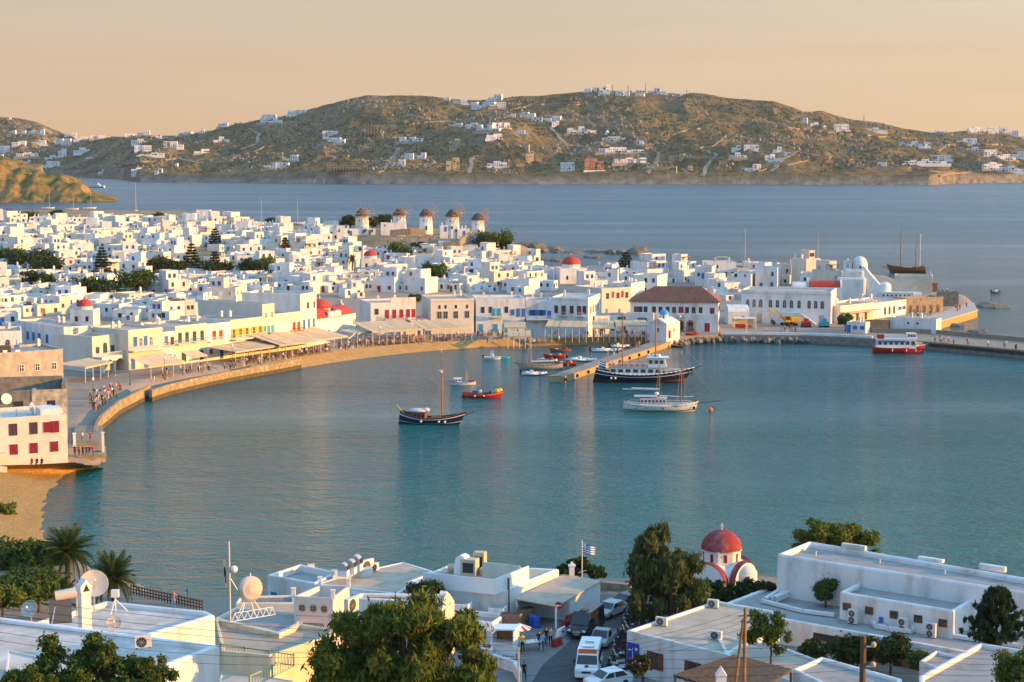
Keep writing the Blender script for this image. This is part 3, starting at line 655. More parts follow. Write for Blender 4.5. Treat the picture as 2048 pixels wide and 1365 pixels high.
def railing(name, parent, x0, x1, y, z0, h, m, n=None, m2=None):
    n = n or max(3, int((x1 - x0) / .22)); mb = MB(); mb.bb(x0, x1, y - .03, y + .03, z0 + h - .07, z0 + h); mb.bb(x0, x1, y - .03, y + .03, z0 + .05, z0 + .12)
    for i in range(n + 1): xx = x0 + (x1 - x0) * i / n; mb.bb(xx - .02, xx + .02, y - .02, y + .02, z0 + .12, z0 + h - .07)
    return part(name, mb, m, parent)
def balcony(t, x0, x1, z, dep, m, rail_m):
    s = part('balcony', MB().bb(x0, x1, -dep, -.003, z - .16, z), m, t)
    railing('railing', s, x0 + .05, x1 - .05, -dep + .06, z, 1.0, rail_m)
    part('railing', MB().bb(x0 + .02, x0 + .07, -dep + .1, -.01, z + .93, z + 1.0).bb(x0 + .02, x0 + .07, -dep + .1, -.01, z + .05, z + .12), rail_m, s)
    part('railing', MB().bb(x1 - .07, x1 - .02, -dep + .1, -.01, z + .93, z + 1.0).bb(x1 - .07, x1 - .02, -dep + .1, -.01, z + .05, z + .12), rail_m, s)
    return s
def arch_panel(x0, x1, z0, z1, arches, y=0, th=.35, n=10):
    """a wall sheet with round-headed openings; arches = [(cx, half width, spring height)]"""
    mb = MB(); xs = x0
    def slab(a, b, c, d): mb.bb(a, b, y, y + th, c, d)
    for cx, hw, sp in arches:
        slab(xs, cx - hw, z0, z1)
        for i in range(n):
            t0, t1 = math.pi - math.pi * i / n, math.pi - math.pi * (i + 1) / n
            a0, a1 = cx + hw * math.cos(t0), cx + hw * math.cos(t1); b0, b1 = sp + hw * math.sin(t0), sp + hw * math.sin(t1)
            vs = [(a0, y, b0), (a1, y, b1), (a1, y, z1), (a0, y, z1)]; vs += [(q[0], y + th, q[2]) for q in vs]
            mb.add(vs, [(0, 1, 2, 3), (7, 6, 5, 4), (0, 4, 5, 1), (3, 2, 6, 7)])
        xs = cx + hw
    slab(xs, x1, z0, z1); return mb
# near-left block with crimson shutters
t = facade((-45, 933), (136, 919), 838, 11, 'pinkish white two-storey block with six crimson shuttered windows above the small beach', [(4.3, 1.65, 1.2, (.78,), 's', 'crimson'), (1.3, 1.65, 1.2, (.40, .62, .85), 's', 'crimson')], mat('pinkish_limewash', (.70, .64, .60), .85, (.60, .53, .48), .5, .3, 3), ROOFW, z=2.4, deep=1.2)
W_ = t['W']; H_ = t['H']
for u in (.40, .625): win(t, 'F', u * W_, 4.2, 1.2, 1.8, 'p', 'crimson', W_, 11)
win(t, 'F', .862 * W_, 4.2, 1.3, 1.8, 's', 'crimson', W_, 11)
part('shed', MB().bb(W_ * .1, W_ * .30, -1.6, -.003, -2, 1.9), CREAM, t)
for k in range(3): part('vent_pipe', MB().tube((W_ * (.3 + .2 * k), 3 + k, H_ - .5), (W_ * (.3 + .2 * k), 3 + k, H_ + .7), .12), METAL, t)
part('parapet_block', MB().bb(W_ * .72, W_ - .4, 1, 4.5, H_ - .5, H_ + .8), WHITE, t)
# ruined stone building behind it
p = P(-40, 876, 3.0); t = thing('ruined_building', 'roofless rubble-stone ruin with peeling render behind the crimson-shuttered block', 'ruin', p, R(13.5))
mb = MB(); ww = 13.6
mb.bb(0, ww, 0, .7, -1, 7.4).bb(0, .7, .7, 9, -1, 8.0).bb(ww - .7, ww, .7, 9, -1, 8.2).bb(0.7, ww - .7, 8.3, 9, -1, 8.6); part('wall', mb, GSTONE, t)
part('inner_wall', MB().bb(8, 8.7, .7, 8.3, -1, 6.7), CREAM, t); part('floor', MB().bb(.7, ww - .7, .7, 8.3, 4, 4.2), ROOFG, t)
part('rendered_wall', MB().bb(8.2, ww + .05, -.12, -.003, 1, 7.5), mat('peeling_render', (.62, .54, .42), .9, (.30, .25, .20), .9, .5, 2), t)
for u, c in ((2.0, 'dark'), (6.2, 'dark'), (11.2, 'dark')): win(t, 'F', u, 4.2, 1.3, 1.5, 'h', 'white', ww, 9).location.y = -.13
o = link('satellite_dish', DISHM, t, (4.2, -.5, 6.2)); o.rotation_euler = (R(75), 0, .4); o.scale = (2, 2, 2)
# houses stepping up behind
t = facade((-60, 803), (128, 788), 709, 12, 'white block with roof machinery at the left edge under the blue-windowed corner house', [(4.8, 1.4, 1.0, (.55, .72, .9), 'p', 'white'), (1.8, 1.4, 1.0, (.6, .85), 's', 'white')], mat('weathered_wall', (.56, .50, .43), .9, (.44, .38, .31), .5, .4, 2, c3=(.34, .29, .23)), ROOFG, z=2.6)
for k in range(5): link('air_conditioner', ACM, t, (1.5 + k * 2.1, 2 + (k % 2), t['H'] - .5))
part('roof_machine', MB().bb(5, 9, 3, 5, t['H'] - .5, t['H'] + .9), DMETAL, t)
t = facade((-70, 742), (46, 738), 664, 11, 'white house with an arched doorway and pale shutters at the left picture edge', [(4.9, 1.5, 1.0, (.55, .95), 's', 'white'), (4.4, 1.6, 1.0, (.75,), 'a', 'grey')], WHITE, ROOF)
# corner house with blue windows: long shaded side, short lit front
t = facade((130, 738), (186, 733), 654, 23, 'cream corner house with a row of blue windows on its shaded side', [(4.8, 2.1, 1.1, (.25, .75), 'p', 'white'), (1.2, 1.6, 1.0, (.25, .7), 's', 'white')], WHITE, ROOF, cornice=True, side=(('L', 5.0, 1.9, 1.2, (.15, .34, .5, .62, .74, .88), 's', 'blue'),))
balcony(t, .4, t['W'] - .4, 4.6, .9, WHITE, DMETAL)
t = facade((186, 745), (236, 738), 673, 12, 'low cream house with one round-headed window beside the blue-windowed corner house', [(3.9, 1.4, 1.0, (.2, .8), 'p', 'brown'), (3.7, 1.8, 1.2, (.5,), 'a', 'green')], CREAM, ROOF)
ar = part('arcade', arch_panel(.2, t['W'], -1, 3.3, [(t['W'] * .32, 1.3, 1.4), (t['W'] * .75, 1.3, 1.4)], y=-2.6), WHITE, t); part('terrace', MB().bb(.2, t['W'], -2.24, -.003, 3.0, 3.3), WHITE, t); railing('railing', ar, .3, t['W'] - .1, -2.5, 3.3, .9, CREAM)
FC = [
 ((258, 741), (326, 733), 660, 13, 'cream two-storey house with blue doors over a long stone balcony', [(4.9, 2.2, 1.0, (.2, .5), 'd', 'blue'), (4.9, 1.9, 1.0, (.36, .66), 'p', 'white'), (0.1, 2.4, 1.1, (.12, .5, .8), 'd', 'blue')], CREAM, True),
 ((326, 733), (352, 730), 664, 12, 'narrow white house with one blue door and wooden balcony', [(4.6, 2.0, .9, (.3,), 'd', 'blue'), (4.6, 1.7, .9, (.75,), 'p', 'brown'), (.1, 2.3, 1.0, (.5,), 'd', 'wood')], WHITE, False),
 ((352, 730), (415, 722), 652, 12, 'cream house with four green-framed windows and teal balconies', [(4.8, 2.2, 1.0, (.14, .36, .6, .84), 'p', 'green'), (.4, 2.2, 1.3, (.25, .8), 'p', 'green')], CREAM, True),
 ((415, 722), (462, 716), 648, 12, 'plain white house with two bright red shutters over the promenade', [(4.6, 2.0, 1.1, (.3, .58), 's', 'red'), (1.4, 1.2, .9, (.15,), 's', 'red'), (.1, 2.2, 1.0, (.6,), 'd', 'blue')], WHITE, False),
 ((462, 716), (526, 707), 640, 13, 'long cream house with five ochre shuttered windows above a white balcony', [(4.4, 2.1, 1.0, (.1, .3, .5, .72, .92), 'o', 'ochre')], CREAM, True),
 ((526, 707), (550, 704), 608, 22, 'tall cream house with three teal doors at first floor', [(4.3, 2.1, .9, (.18, .5, .82), 'd', 'teal'), (8.2, 1.4, .8, (.3, .8), 'p', 'white')], CREAM, False),
 ((550, 704), (602, 697), 628, 13, 'beige house with pale shutters and two red doors beside the tall tower house', [(4.5, 2.0, .9, (.16, .34, .52), 's', 'white'), (4.4, 2.1, .9, (.74, .92), 'd', 'red')], CREAM, True),
 ((602, 697), (634, 690), 588, 16, 'tall three-storey white tower house left of the red-domed church', [(4.4, 2.3, .9, (.2, .5, .8), 's', 'blue'), (9.3, 1.5, 1.0, (.45,), 'p', 'brown'), (9.2, 1.6, .8, (.85,), 'h', 'white')], WHITE, False),
]
for a, b, yt, dp, lb, rows, wl_, cn in FC:
    t = facade(a, b, yt, dp, lb, rows, wl_, ROOF, cornice=cn)
    if 'stone balcony' in lb or 'white balcony' in lb: balcony(t, .1, t['W'] - .1, 4.2, 1.6, WHITE, WHITE)
    if 'teal balc' in lb: balcony(t, .2, t['W'] * .48, 4.5, .8, WHITE, TEAL); balcony(t, t['W'] * .52, t['W'] - .2, 4.5, .8, WHITE, TEAL)
    if 'wooden balc' in lb: balcony(t, .2, t['W'] - .2, 4.3, .8, WHITE, WOOD)
    if 'two red doors' in lb: balcony(t, t['W'] * .62, t['W'] - .1, 4.2, 1.2, WHITE, RED)
    if 'plain white' in lb: balcony(t, .3, t['W'] * .8, 4.3, .8, WHITE, WHITE)
# red windows house, long cream house, blue balcony house, the captains' houses
t = facade((742, 672), (832, 669), 606, 13, 'white house with a row of dark red windows and a red balcony', [(5.4, 1.5, 1.0, (.13,), 'p', 'brown'), (4.4, 2.2, 1.0, (.36, .52, .68, .83, .95), 's', 'red')], WHITE, ROOF)
part('parapet', MB().bb(t['W'] * .45, t['W'], -.06, .5, t['H'], t['H'] + 1.2), WHITE, t); balcony(t, t['W'] * .3, t['W'] * .8, 4.2, 1.2, WHITE, RED)
a2 = part('arcade', arch_panel(t['W'] * .82, t['W'] * 1.2, -1, 4.0, [(t['W'] * .88, 1.0, 1.9), (t['W'] * 1.0, 1.0, 1.9), (t['W'] * 1.12, 1.0, 1.9)], y=-3), WHITE, t); part('terrace', MB().bb(t['W'] * .82, t['W'] * 1.2, -2.65, -.003, 3.7, 4.0), WHITE, t); railing('railing', a2, t['W'] * .83, t['W'] * 1.19, -2.85, 4.0, .9, RED)
t = facade((862, 669), (948, 667), 598, 14, 'broad cream two-storey building with a deep cornice and four dark windows', [(4.0, 1.9, 1.2, (.2, .34, .58, .84), 'p', 'grey'), (6.6, .9, .6, (.2, .34, .58, .84), 'h', 'white')], CREAM, ROOF, cornice=True, side=(('L', 4.0, 1.6, 1.0, (.3, .6), 'p', 'white'),))
t = facade((952, 667), (1050, 666), 598, 13, 'white house with a bright blue balcony and blue doors', [(5.3, 1.6, .9, (.14, .3, .62), 'p', 'brown'), (4.5, 2.0, .9, (.36, .47), 'd', 'teal'), (4.6, 1.6, .9, (.75,), 's', 'blue'), (4.2, 2.2, .9, (.86, .97), 'd', 'blue'), (.1, 2.3, 1.1, (.1, .4, .6), 'd', 'teal')], WHITE, ROOFW)
balcony(t, t['W'] * .3, t['W'] * .53, 4.2, 1.2, WHITE, TEAL)
t = facade((1052, 666), (1102, 666), 601, 12, 'plain white house with two pairs of dark blue shutters over a white balustrade', [(4.4, 1.6, 1.1, (.28, .62), 'o', 'blue')], WHITE, ROOFW); balcony(t, .1, t['W'] + 1.0, 3.6, 1.6, WHITE, WHITE); win(t, 'F', t['W'] - .5, 3.8, 1.0, 2.0, 'd', 'blue', 0, 0)
t = facade((1102, 666), (1176, 668), 594, 15, 'white cubic captain house with five tall brown shuttered windows', [(5.2, 2.0, 1.0, (.14, .56, .9), 'p', 'brown'), (4.8, 2.4, 1.1, (.34, .76), 'd', 'brown')], WHITE, ROOFW, cornice=True, side=(('R', 5.0, 1.9, .9, (.2, .4, .6, .8), 's', 'red'),))
balcony(t, t['W'] * .2, t['W'] * .47, 4.6, .7, WHITE, WHITE); balcony(t, t['W'] * .64, t['W'] * .9, 4.6, .7, WHITE, WHITE)
t = facade((1203, 650), (1262, 646), 577, 13, 'beige house with brown windows squeezed behind the low tavernas', [(7.0, 1.6, 1.0, (.2, .55, .85), 'p', 'brown'), (7.2, 1.8, .9, (.38, .7), 's', 'red')], CREAM, ROOF)
t = facade((1190, 664), (1262, 662), 632, 8, 'low white taverna building with a flat roof left of the town hall', [(.1, 2.3, 1.3, (.2, .5, .8), 'p', 'wood')], WHITE, ROOF)
part('sign_board', MB().bb(t['W'] * .62, t['W'] * .85, -.1, -.004, 3.1, 3.8), GREEN, t)
# == LANDMARKS
def dome_prof(r, h, n=8): return [(max(1e-4, r * math.cos(math.pi / 2 * i / n)), h * math.sin(math.pi / 2 * i / n)) for i in range(n + 1)]
def vault(mb, x0, x1, y0, y1, z, rise, n=10):
    """a barrel roof running along x"""
    pr = []; yc, hw = (y0 + y1) / 2, (y1 - y0) / 2
    for i in range(n + 1):
        a = math.pi * i / n; pr.append((yc - hw * math.cos(a), z + rise * math.sin(a)))
    return mb.ext(pr, x0, x1, 'x')
def cross_part(parent, loc, s=1.0, m=None):
    return part('cross', MB().bb(-.05 * s, .05 * s, -.05 * s, .05 * s, 0, 1.1 * s).bb(-.3 * s, .3 * s, -.045 * s, .045 * s, .62 * s, .74 * s), m or WPAINT, parent, loc)
# ---- red-domed church among the tavernas
p = P(634, 690, 2.0); p1 = P(712, 675, 2.0); rz = math.atan2(p1.y - p.y, p1.x - p.x); w = (p1 - p).length
t = thing('church', 'white harbour church with bright red dome and two red barrel roofs', 'church', p, rz)
mb = MB(); r = shell(mb, 0, w, 0, 9, -1.5, 6.2, .3); part('wall', mb, WHITE, t); roof_sheet('roof', r, ROOFW, t)
ga = MB(); vault(ga, .3, w * .45, .4, 8.6, 5.9, 2.6); part('barrel_roof', ga, REDROOF, t, smooth=False)
ga = MB(); vault(ga, w * .62, w - .4, .6, 8.4, 5.9, 2.4); part('barrel_roof', ga, REDROOF, t)
part('gable', MB().ext([(.0, 5.9), (.0, 7.4), (.5, 7.6), (.5, 5.9)], w * .3, w * .62), WHITE, t)
d = part('drum', MB().lathe([(2.6, 5.0), (2.6, 7.9), (2.75, 8.0), (2.75, 8.2)], 12, (w * .48, 4.6, 0)), WHITE, t)
for k in range(4): win(d, 'F', 0, 0, .5, 1.0, 'h', 'white', 0, 0).location = (w * .48 + 1.3 * (k - 1.5), 4.6 - math.sqrt(max(0, 2.62 ** 2 - (1.3 * (k - 1.5)) ** 2)), 6.4)
part('dome', MB().lathe([(a, b + 8.18) for a, b in dome_prof(2.8, 2.2)], 20, (w * .48, 4.6, 0)), REDROOF, t, smooth=True)
cross_part(t, (w * .48, 4.6, 10.3), .9)
part('bell_gable', MB().bb(w - .5, w, 3.6, 5.6, 6.2, 8.6).bb(w - .5, w, 4.0, 5.2, 8.6, 9.4), WHITE, t)
win(t, 'F', w * .3, 1.0, 1.0, 2.2, 'd', 'blue', w, 9)
part('flag', MB().add([(w - 1.2, -.4, 3.4), (w - .6, -.5, 3.4), (w - .6, -.5, 4.8), (w - 1.2, -.42, 4.8)], [(0, 1, 2, 3)]), BLUE, t)
# ---- smaller domes seen over the roofs
for px, py, rad, lb in ((741, 541, 2.5, 'small red church dome in the middle of the town below the windmills'), (1142, 566, 3.3, 'large red church dome near the seaward shore'), (170, 652, 2.1, 'dull red church dome behind the blue-windowed corner house')):
    g = G(px, py); t = thing('church', lb, 'church', g, random.uniform(-.3, .3)); hh = 4.6 if rad < 3 else 5.4
    mb = MB(); r = shell(mb, -rad * 1.5, rad * 1.5, -rad * 1.25, rad * 1.6, -3, hh, .3); part('wall', mb, WHITE, t); roof_sheet('roof', r, ROOFW, t)
    part('drum', MB().lathe([(rad, hh - .4), (rad, hh + rad * .42)], 16), WHITE, t); part('dome', MB().lathe([(a, b + hh + rad * .4) for a, b in dome_prof(rad * 1.04, rad * .85)], 20), REDROOF, t, smooth=True)
    cross_part(t, (0, 0, hh + rad * 1.24), 1.0); part('lantern', MB().lathe([(.25, 0), (.25, .5), (.02, .8)], 8, (0, 0, hh + rad * 1.2)), REDROOF, t)
    for k in (-1, 1): win(t, 'F', k * rad * .7, 1.4, .8, 1.4, 'h', 'white', 0, 0).location.y = -rad * 1.25
# ---- town hall
p0, p1 = P(1260, 662, 2.0), P(1436, 664.5, 2.0); w = (p1 - p0).length; rz = math.atan2(p1.y - p0.y, p1.x - p0.x); D_ = 14.0
t = thing('town_hall', 'white town hall with hipped terracotta roof and arcade facing the harbour', 'town hall', p0, rz)
H_ = (664.5 - 604) * p1.y / FPX
mb = MB(); mb.prism([(0, 2.6), (w, 2.6), (w, D_), (0, D_)], -1.5, H_, False); mb.bb(0, w, 0, 2.6, 4.0, H_); part('wall', mb, WHITE, t)
ac = [(w * (1343 - 1260) / 176, 1.05, 2.0), (w * (1361.5 - 1260) / 176, 1.05, 2.0), (w * (1380.5 - 1260) / 176, 1.05, 2.0)]
part('arcade', arch_panel(0, w, -1.5, 3.998, ac, 0, .5), WHITE, t)
for cx in (ac[0][0] + (ac[1][0] - ac[0][0]) / 2, (ac[1][0] + ac[2][0]) / 2): part('column', MB().lathe([(.26, 0), (.2, .15), (.2, 1.8), (.28, 2.0)], 10, (cx, .25, 0)), WHITE, t)
for u, st in ((ac[0][0], 'd'), (ac[1][0], 'd'), (ac[2][0], 'p')): win(t, 'F', u, .1 if st == 'd' else 1.0, 1.1, 2.2 if st == 'd' else 1.2, st, 'brown', w, D_).location.y = 2.59
for px in (1281, 1291, 1308, 1321, 1335, 1348, 1374, 1387, 1401): win(t, 'F', w * (px - 1260) / 176, 4.9, 1.0, 1.6, 'p', 'brown', w, D_)
win(t, 'F', w * (1280 - 1260) / 176 + .02, 4.1, 1.2, 2.4, 'd', 'brown', w, D_).location.x = w * .07
win(t, 'F', w * (1424 - 1260) / 176, 4.2, 1.2, 2.2, 'd', 'brown', w, D_); win(t, 'F', w * (1362 - 1260) / 176, 4.25, 1.2, 2.3, 'd', 'red', w, D_)
b = balcony(t, w * (1352 - 1260) / 176, w * (1371 - 1260) / 176, 4.2, 1.0, WHITE, RED); part('banner', MB().bb(w * (1354 - 1260) / 176, w * (1369 - 1260) / 176, -1.04, -1.0, 4.4, 5.0), WPAINT, b)
for k in range(4): win(t, 'R', 2.2 + 3.1 * k, 4.9, .9, 1.6, 'p', 'brown', w, D_); win(t, 'R', 2.2 + 3.1 * k, 1.0, 1.0, 2.0 if k % 2 else 1.6, 's', 'red', w, D_)
rf = MB(); e = .55; zz = H_; rr = 3.5; a0, a1 = w * .27, w * .80
vs = [(-e, -e, zz), (w + e, -e, zz), (w + e, D_ + e, zz), (-e, D_ + e, zz), (a0, D_ / 2, zz + rr), (a1, D_ / 2, zz + rr), (-e, -e, zz - .14), (w + e, -e, zz - .14), (w + e, D_ + e, zz - .14), (-e, D_ + e, zz - .14)]
rf.add(vs, [(0, 1, 5, 4), (1, 2, 5), (2, 3, 4, 5), (3, 0, 4), (0, 6, 7, 1), (1, 7, 8, 2), (2, 8, 9, 3), (3, 9, 6, 0), (9, 8, 7, 6)]); roof = part('roof', rf, TILE, t)
rdg = MB()
for k in range(46):                                  # rows of pan tiles down the front slope
    x = -e + (w + 2 * e) * (k + .5) / 46; tt = min(1, (x + e) / (a0 + e), (w + e - x) / (w + e - a1)); rdg.tube((x, -e - .02, zz + .05), (x, -e + (D_ / 2 + e) * tt, zz + .05 + rr * tt), .11, n=4)
o = part('tile', rdg, TILE, roof); o['kind'] = 'stuff'
part('chimney', MB().bb(w * .9, w * .9 + .9, D_ * .55, D_ * .55 + .9, zz + .5, zz + 3.4), WHITE, roof); part('dormer', MB().ext([(D_ * .4, zz + 1), (D_ * .4, zz + 2.2), (D_ * .48, zz + 3.0), (D_ * .56, zz + 2.2), (D_ * .56, zz + 1)], w * .82, w * .86), WHITE, roof)
mb = MB(); x0 = w * (1394 - 1260) / 176; r = shell(mb, x0, w + .06, -2.4, -.002, -1.5, 4.7, .35); a = part('projection', mb, WHITE, t); roof_sheet('roof', r, ROOFW, a)
win(a, 'F', 0, 0, 1.4, 2.3, 's', 'red', 0, 0).location = ((x0 + w) / 2, -2.4, .3)
mb = MB(); r = shell(mb, -1.0, w * .27, -2.4, -.002, -1.5, 5.0, .35); a = part('annex', mb, WHITE, t); roof_sheet('roof', r, ROOFW, a); part('sign_board', MB().bb(w * .09, w * .2, -2.48, -2.403, 2.9, 3.7), GREEN, a)
# ---- blue-domed chapel
p0, p1 = P(1299, 676, 2.0), P(1333, 678.5, 2.0); w = (p1 - p0).length; rz = math.atan2(p1.y - p0.y, p1.x - p0.x)
t = thing('chapel', 'tiny white chapel with bright blue dome at the root of the jetty', 'chapel', p0, rz); d = 6.4
mb = MB(); mb.prism([(0, 0), (w, 0), (w, d), (0, d)], -1.5, 3.9, False); part('wall', mb, WHITE, t)
g = MB(); g.ext([(-.12, 3.85), (w / 2, 5.1), (w + .12, 3.85)], -.12, d + .12, 'y'); part('gable_roof', g, WHITE, t)
dr = part('drum', MB().lathe([(1.1, 4.0), (1.1, 5.9), (1.2, 6.0)], 10, (w / 2, d * .45, 0)), WHITE, t); part('dome', MB().lathe([(a, b + 5.95) for a, b in dome_prof(1.25, 1.2)], 18, (w / 2, d * .45, 0)), BLUED, t, smooth=True); cross_part(t, (w / 2, d * .45, 7.1), .5)
win(dr, 'F', 0, 0, .3, .9, 'h', 'white', 0, 0).location = (w / 2 + .45, d * .45 - 1.02, 4.9)
win(t, 'R', 1.4, .05, .9, 2.0, 'd', 'dark', w, d); win(t, 'R', 3.6, 1.6, .5, .9, 'h', 'white', w, d); win(t, 'F', w * .5, 1.7, .5, .9, 'h', 'white', w, d)
# ---- long building with round-headed windows, and what stands round it
p0, p1 = P(1482, 645, 2.0), P(1661, 650, 2.0); w = (p1 - p0).length; rz = math.atan2(p1.y - p0.y, p1.x - p0.x)
t = thing('long_building', 'long white building with eleven round-headed windows behind the excavator', 'building', p0, rz); H_ = (645 - 579) * p0.y / FPX
mb = MB(); r = shell(mb, 0, w, 0, 13, -1.5, H_, .5); part('wall', mb, WHITE, t); roof_sheet('roof', r, ROOF, t); part('cornice', MB().bb(-.2, w + .2, -.2, -.003, H_ - .9, H_ - .6), WHITE, t)
for px in (1495, 1508, 1521, 1541, 1555, 1569, 1583, 1598, 1618, 1631, 1644): win(t, 'F', w * (px - 1482) / 179, 4.3, 1.0, 1.7, 'a', 'grey', w, 13)
win(t, 'F', w * .21, .1, 1.2, 2.4, 'd', 'grey', w, 13); win(t, 'F', w * .9, .1, 1.4, 2.4, 'd', 'grey', w, 13)
part('stair', MB().ext([(w * .25, -1), (w * .25, 3.2), (w * .68, 3.2), (w * .86, 0.0), (w * .86, -1)], -2.0, -.003, 'y'), WHITE, t)
t = facade((1456, 650), (1499, 650), 620, 9, 'small white vaulted store between the town hall and the long building', [(1.2, 1.2, .7, (.7,), 'h', 'white')], WHITE, ROOFW, h=3.6); vb = MB(); vault(vb, 0.05, t['W'] - .05, .1, 8.9, 3.3, 1.9); part('barrel_roof', vb, WHITE, t)
p = PD(1583, 612, 505); t = thing('church', 'white church with a low red barrel roof behind the long building', 'church', p, R(-8)); w = 14.5
mb = MB(); mb.prism([(0, 0), (w, 0), (w, 7), (0, 7)], -4, 5.4, True); part('wall', mb, WHITE, t); vb = MB(); vault(vb, 5.2, w - .6, .5, 6.5, 5.3, 2.0); part('barrel_roof', vb, REDROOF, t); vb = MB(); vault(vb, .2, 4.2, .3, 6.7, 5.3, 1.6); part('porch_vault', vb, WHITE, t); part('bell_gable', MB().bb(4.3, 5.1, 2.2, 4.8, 5.3, 7.9), WHITE, t)
vb = MB(); vault(vb, w - .55, w, .2, 6.8, 5.3, 2.3); part('gable', vb, WHITE, t); win(t, 'R', 3.5, 2.0, .8, 1.5, 's', 'red', w, 7)
# stacked houses of the old quarter by the sea
rk = random.Random(3)
KAS = [(1440, 588, 48, 3.6, 10, 'white'), (1462, 560, 40, 5.2, 10, 'white'), (1510, 578, 44, 7.5, 10, 'blue'), (1500, 545, 38, 4.0, 10, 'white'), (1548, 572, 34, 11.0, 9, 'red'), (1578, 565, 30, 9.5, 9, 'red'), (1612, 560, 34, 10.5, 9, 'brown'), (1600, 588, 46, 7.0, 9, 'blue'), (1638, 590, 40, 6.4, 10, 'blue'), (1660, 606, 26, 10.0, 10, 'white'), (1645, 566, 30, 6.6, 8, 'brown'), (1405, 572, 40, 6.0, 10, 'blue'), (1425, 604, 36, 4.0, 8, 'brown'), (1360, 570, 40, 6.5, 10, 'blue'), (1390, 558, 34, 7.6, 9, 'blue'), (1318, 572, 44, 5.8, 11, 'red'), (1265, 588, 52, 6.4, 11, 'blue'), (1220, 600, 46, 5.6, 11, 'brown'), (1180, 592, 40, 5.0, 10, 'blue'), (1680, 600, 30, 9.2, 9, 'white')]
for i, (px, py, wpx, h, d, c) in enumerate(KAS):
    D = 46 / math.tan(PITCH + math.atan((py - 682.5) / FPX)) if py > 560 else 46 / math.tan(PITCH + math.atan((py - 682.5) / FPX)) * .93
    D = min(D, 640); q = PD(px, py, D); zb = min(q.z, 5.5); h = h - (3.2 if py < 573 else 0)
    house(q.x, q.y, zb, rk.uniform(R(-30), R(-8)) if i % 3 else R(25), wpx * D / FPX, d, h + q.z - zb, rk, wall=CREAM if i in (4, 6, 9) else WHITE, upper=i % 3 == 0, annex=i % 4 == 0, colr=c, deep=6, group='houses of the seaward quarter'); HOUSES[-1]['pix'] = (px + wpx / 2, py - 12)
# ---- white lump-shaped church (four chapels grown together)
p = PD(1695, 590, 540); t = thing('church', 'lumpy all-white plastered church with buttressed slope above the sea', 'church', p, R(-10))
def blob(f, n1=22, n2=12, m=WHITE, nm='wall'): return part(nm, f, m, t, smooth=True)
mb = MB(); mb.bb(-3.4, 5.5, 0, 8, -5, 5.4); part('lower_chapels', mb, WHITE, t, bevel=.7)
mb = MB(); mb.bb(-1.2, 5.2, 1.0, 7.5, 5.0, 8.0); part('middle_chapel', mb, WHITE, t, bevel=.9)
mb = MB(); mb.ext([(3.6, -5), (3.6, 9.4), (5.2, 9.0), (7.4, 6.2), (9.8, 3.6), (10.6, 3.0), (10.8, -5)], 1.4, 7.4, 'y'); part('buttress', mb, WHITE, t, bevel=.4)
part('upper_chapel', MB().lathe([(2.6, 6.5), (2.5, 9.4), (2.2, 10.6), (1.5, 11.4), (.7, 11.8), (.01, 11.9)], 16, (3.6, 4, 0)), WHITE, t, smooth=True)
part('bell_gable', arch_panel(-1.4, 1.2, 7.0, 10.6, [(-.1, .45, 9.2)], 2.5, .7), WHITE, t); part('gable_cap', MB().lathe(dome_prof(.5, .6), 8, (-.1, 2.85, 10.55)), WHITE, t)
part('apse', MB().lathe([(2.0, -3), (2.0, 2.6)] + [(a, b + 2.6) for a, b in dome_prof(2.0, 1.4)], 12, (11.5, 3, 0)), WHITE, t, smooth=True)
win(t, 'F', 3.8, 8.2, .5, .8, 'h', 'white', 0, 0).location.y = 1.42
# ---- stone sea house and the quay tavernas
p0 = P(1790, 622, 2.2); t = thing('stone_house', 'tall cream cube house with orange-red balcony at the harbour point', 'house', P(1788, 606, 2.2), R(-14)); 
mb = MB(); r = shell(mb, 0, 11.5, 0, 9, -2, 8.6, .4); part('wall', mb, mat('weathered_render', (.66, .58, .47), .9, (.52, .44, .34), .5, .4, 2), t); roof_sheet('roof', r, ROOF, t)
part('balcony', MB().bb(11.52, 13.0, .5, 4.5, 3.6, 3.8).bb(12.9, 13.05, .5, 4.5, 3.8, 6.6).bb(11.6, 13.0, .4, .5, 3.8, 6.4), mat('orange_timber', (.42, .12, .04), .7), t)
for k in range(3): win(t, 'R', 2 + 2.4 * k, 5.0, .8, 1.6, 'p', 'brown', 11.5, 9)
link('chimney', CHIM, t, (11, .6, 8.5)); vb = MB(); vb.bb(-4, 6, -4.0, -.003, -2, 3.6); part('annex', vb, WHITE, t); vb = MB(); vault(vb, 6.01, 8.4, -4, -.2, -.5, 4.2); part('barrel_roof', vb, WHITE, t)
for k in range(7): win(t, 'F', -3.2 + 1.3 * k, 2.3, .5, .6, 'h', 'white', 0, 0).location.y = -4.0
t = thing('stone_tower', 'square rubble-stone terrace tower with people on top by the quay tip', 'tower', P(1872, 615, 2.0), R(-14)); mb = MB(); r = shell(mb, 0, 6.6, 0, 5, -3, 4.6, .8); part('wall', mb, STONE, t); roof_sheet('roof', r, ROOF, t)
t = thing('stone_building', 'long rubble-stone taverna with arched openings along the quay', 'taverna', P(1812, 630, 2.0), R(28)); mb = MB(); r = shell(mb, 0, 14, 0, 6, -2, 4.8, .4); part('wall', mb, STONE, t); roof_sheet('roof', r, ROOF, t)
for k in range(5): win(t, 'F', 1.6 + 2.6 * k, .3, 1.1, 1.8, 'a', 'wood', 14, 6)
t = facade((1747, 640), (1812, 631), 607, 12, 'white hall with three tall arched blue windows facing the quay', [(1.0, 1.8, 1.0, (.34, .48, .62), 'a', 'blue'), (1.8, 1.0, .9, (.80, .93), 'o', 'blue'), (.1, 2.0, .9, (.1, .2), 'd', 'white')], WHITE, ROOF)
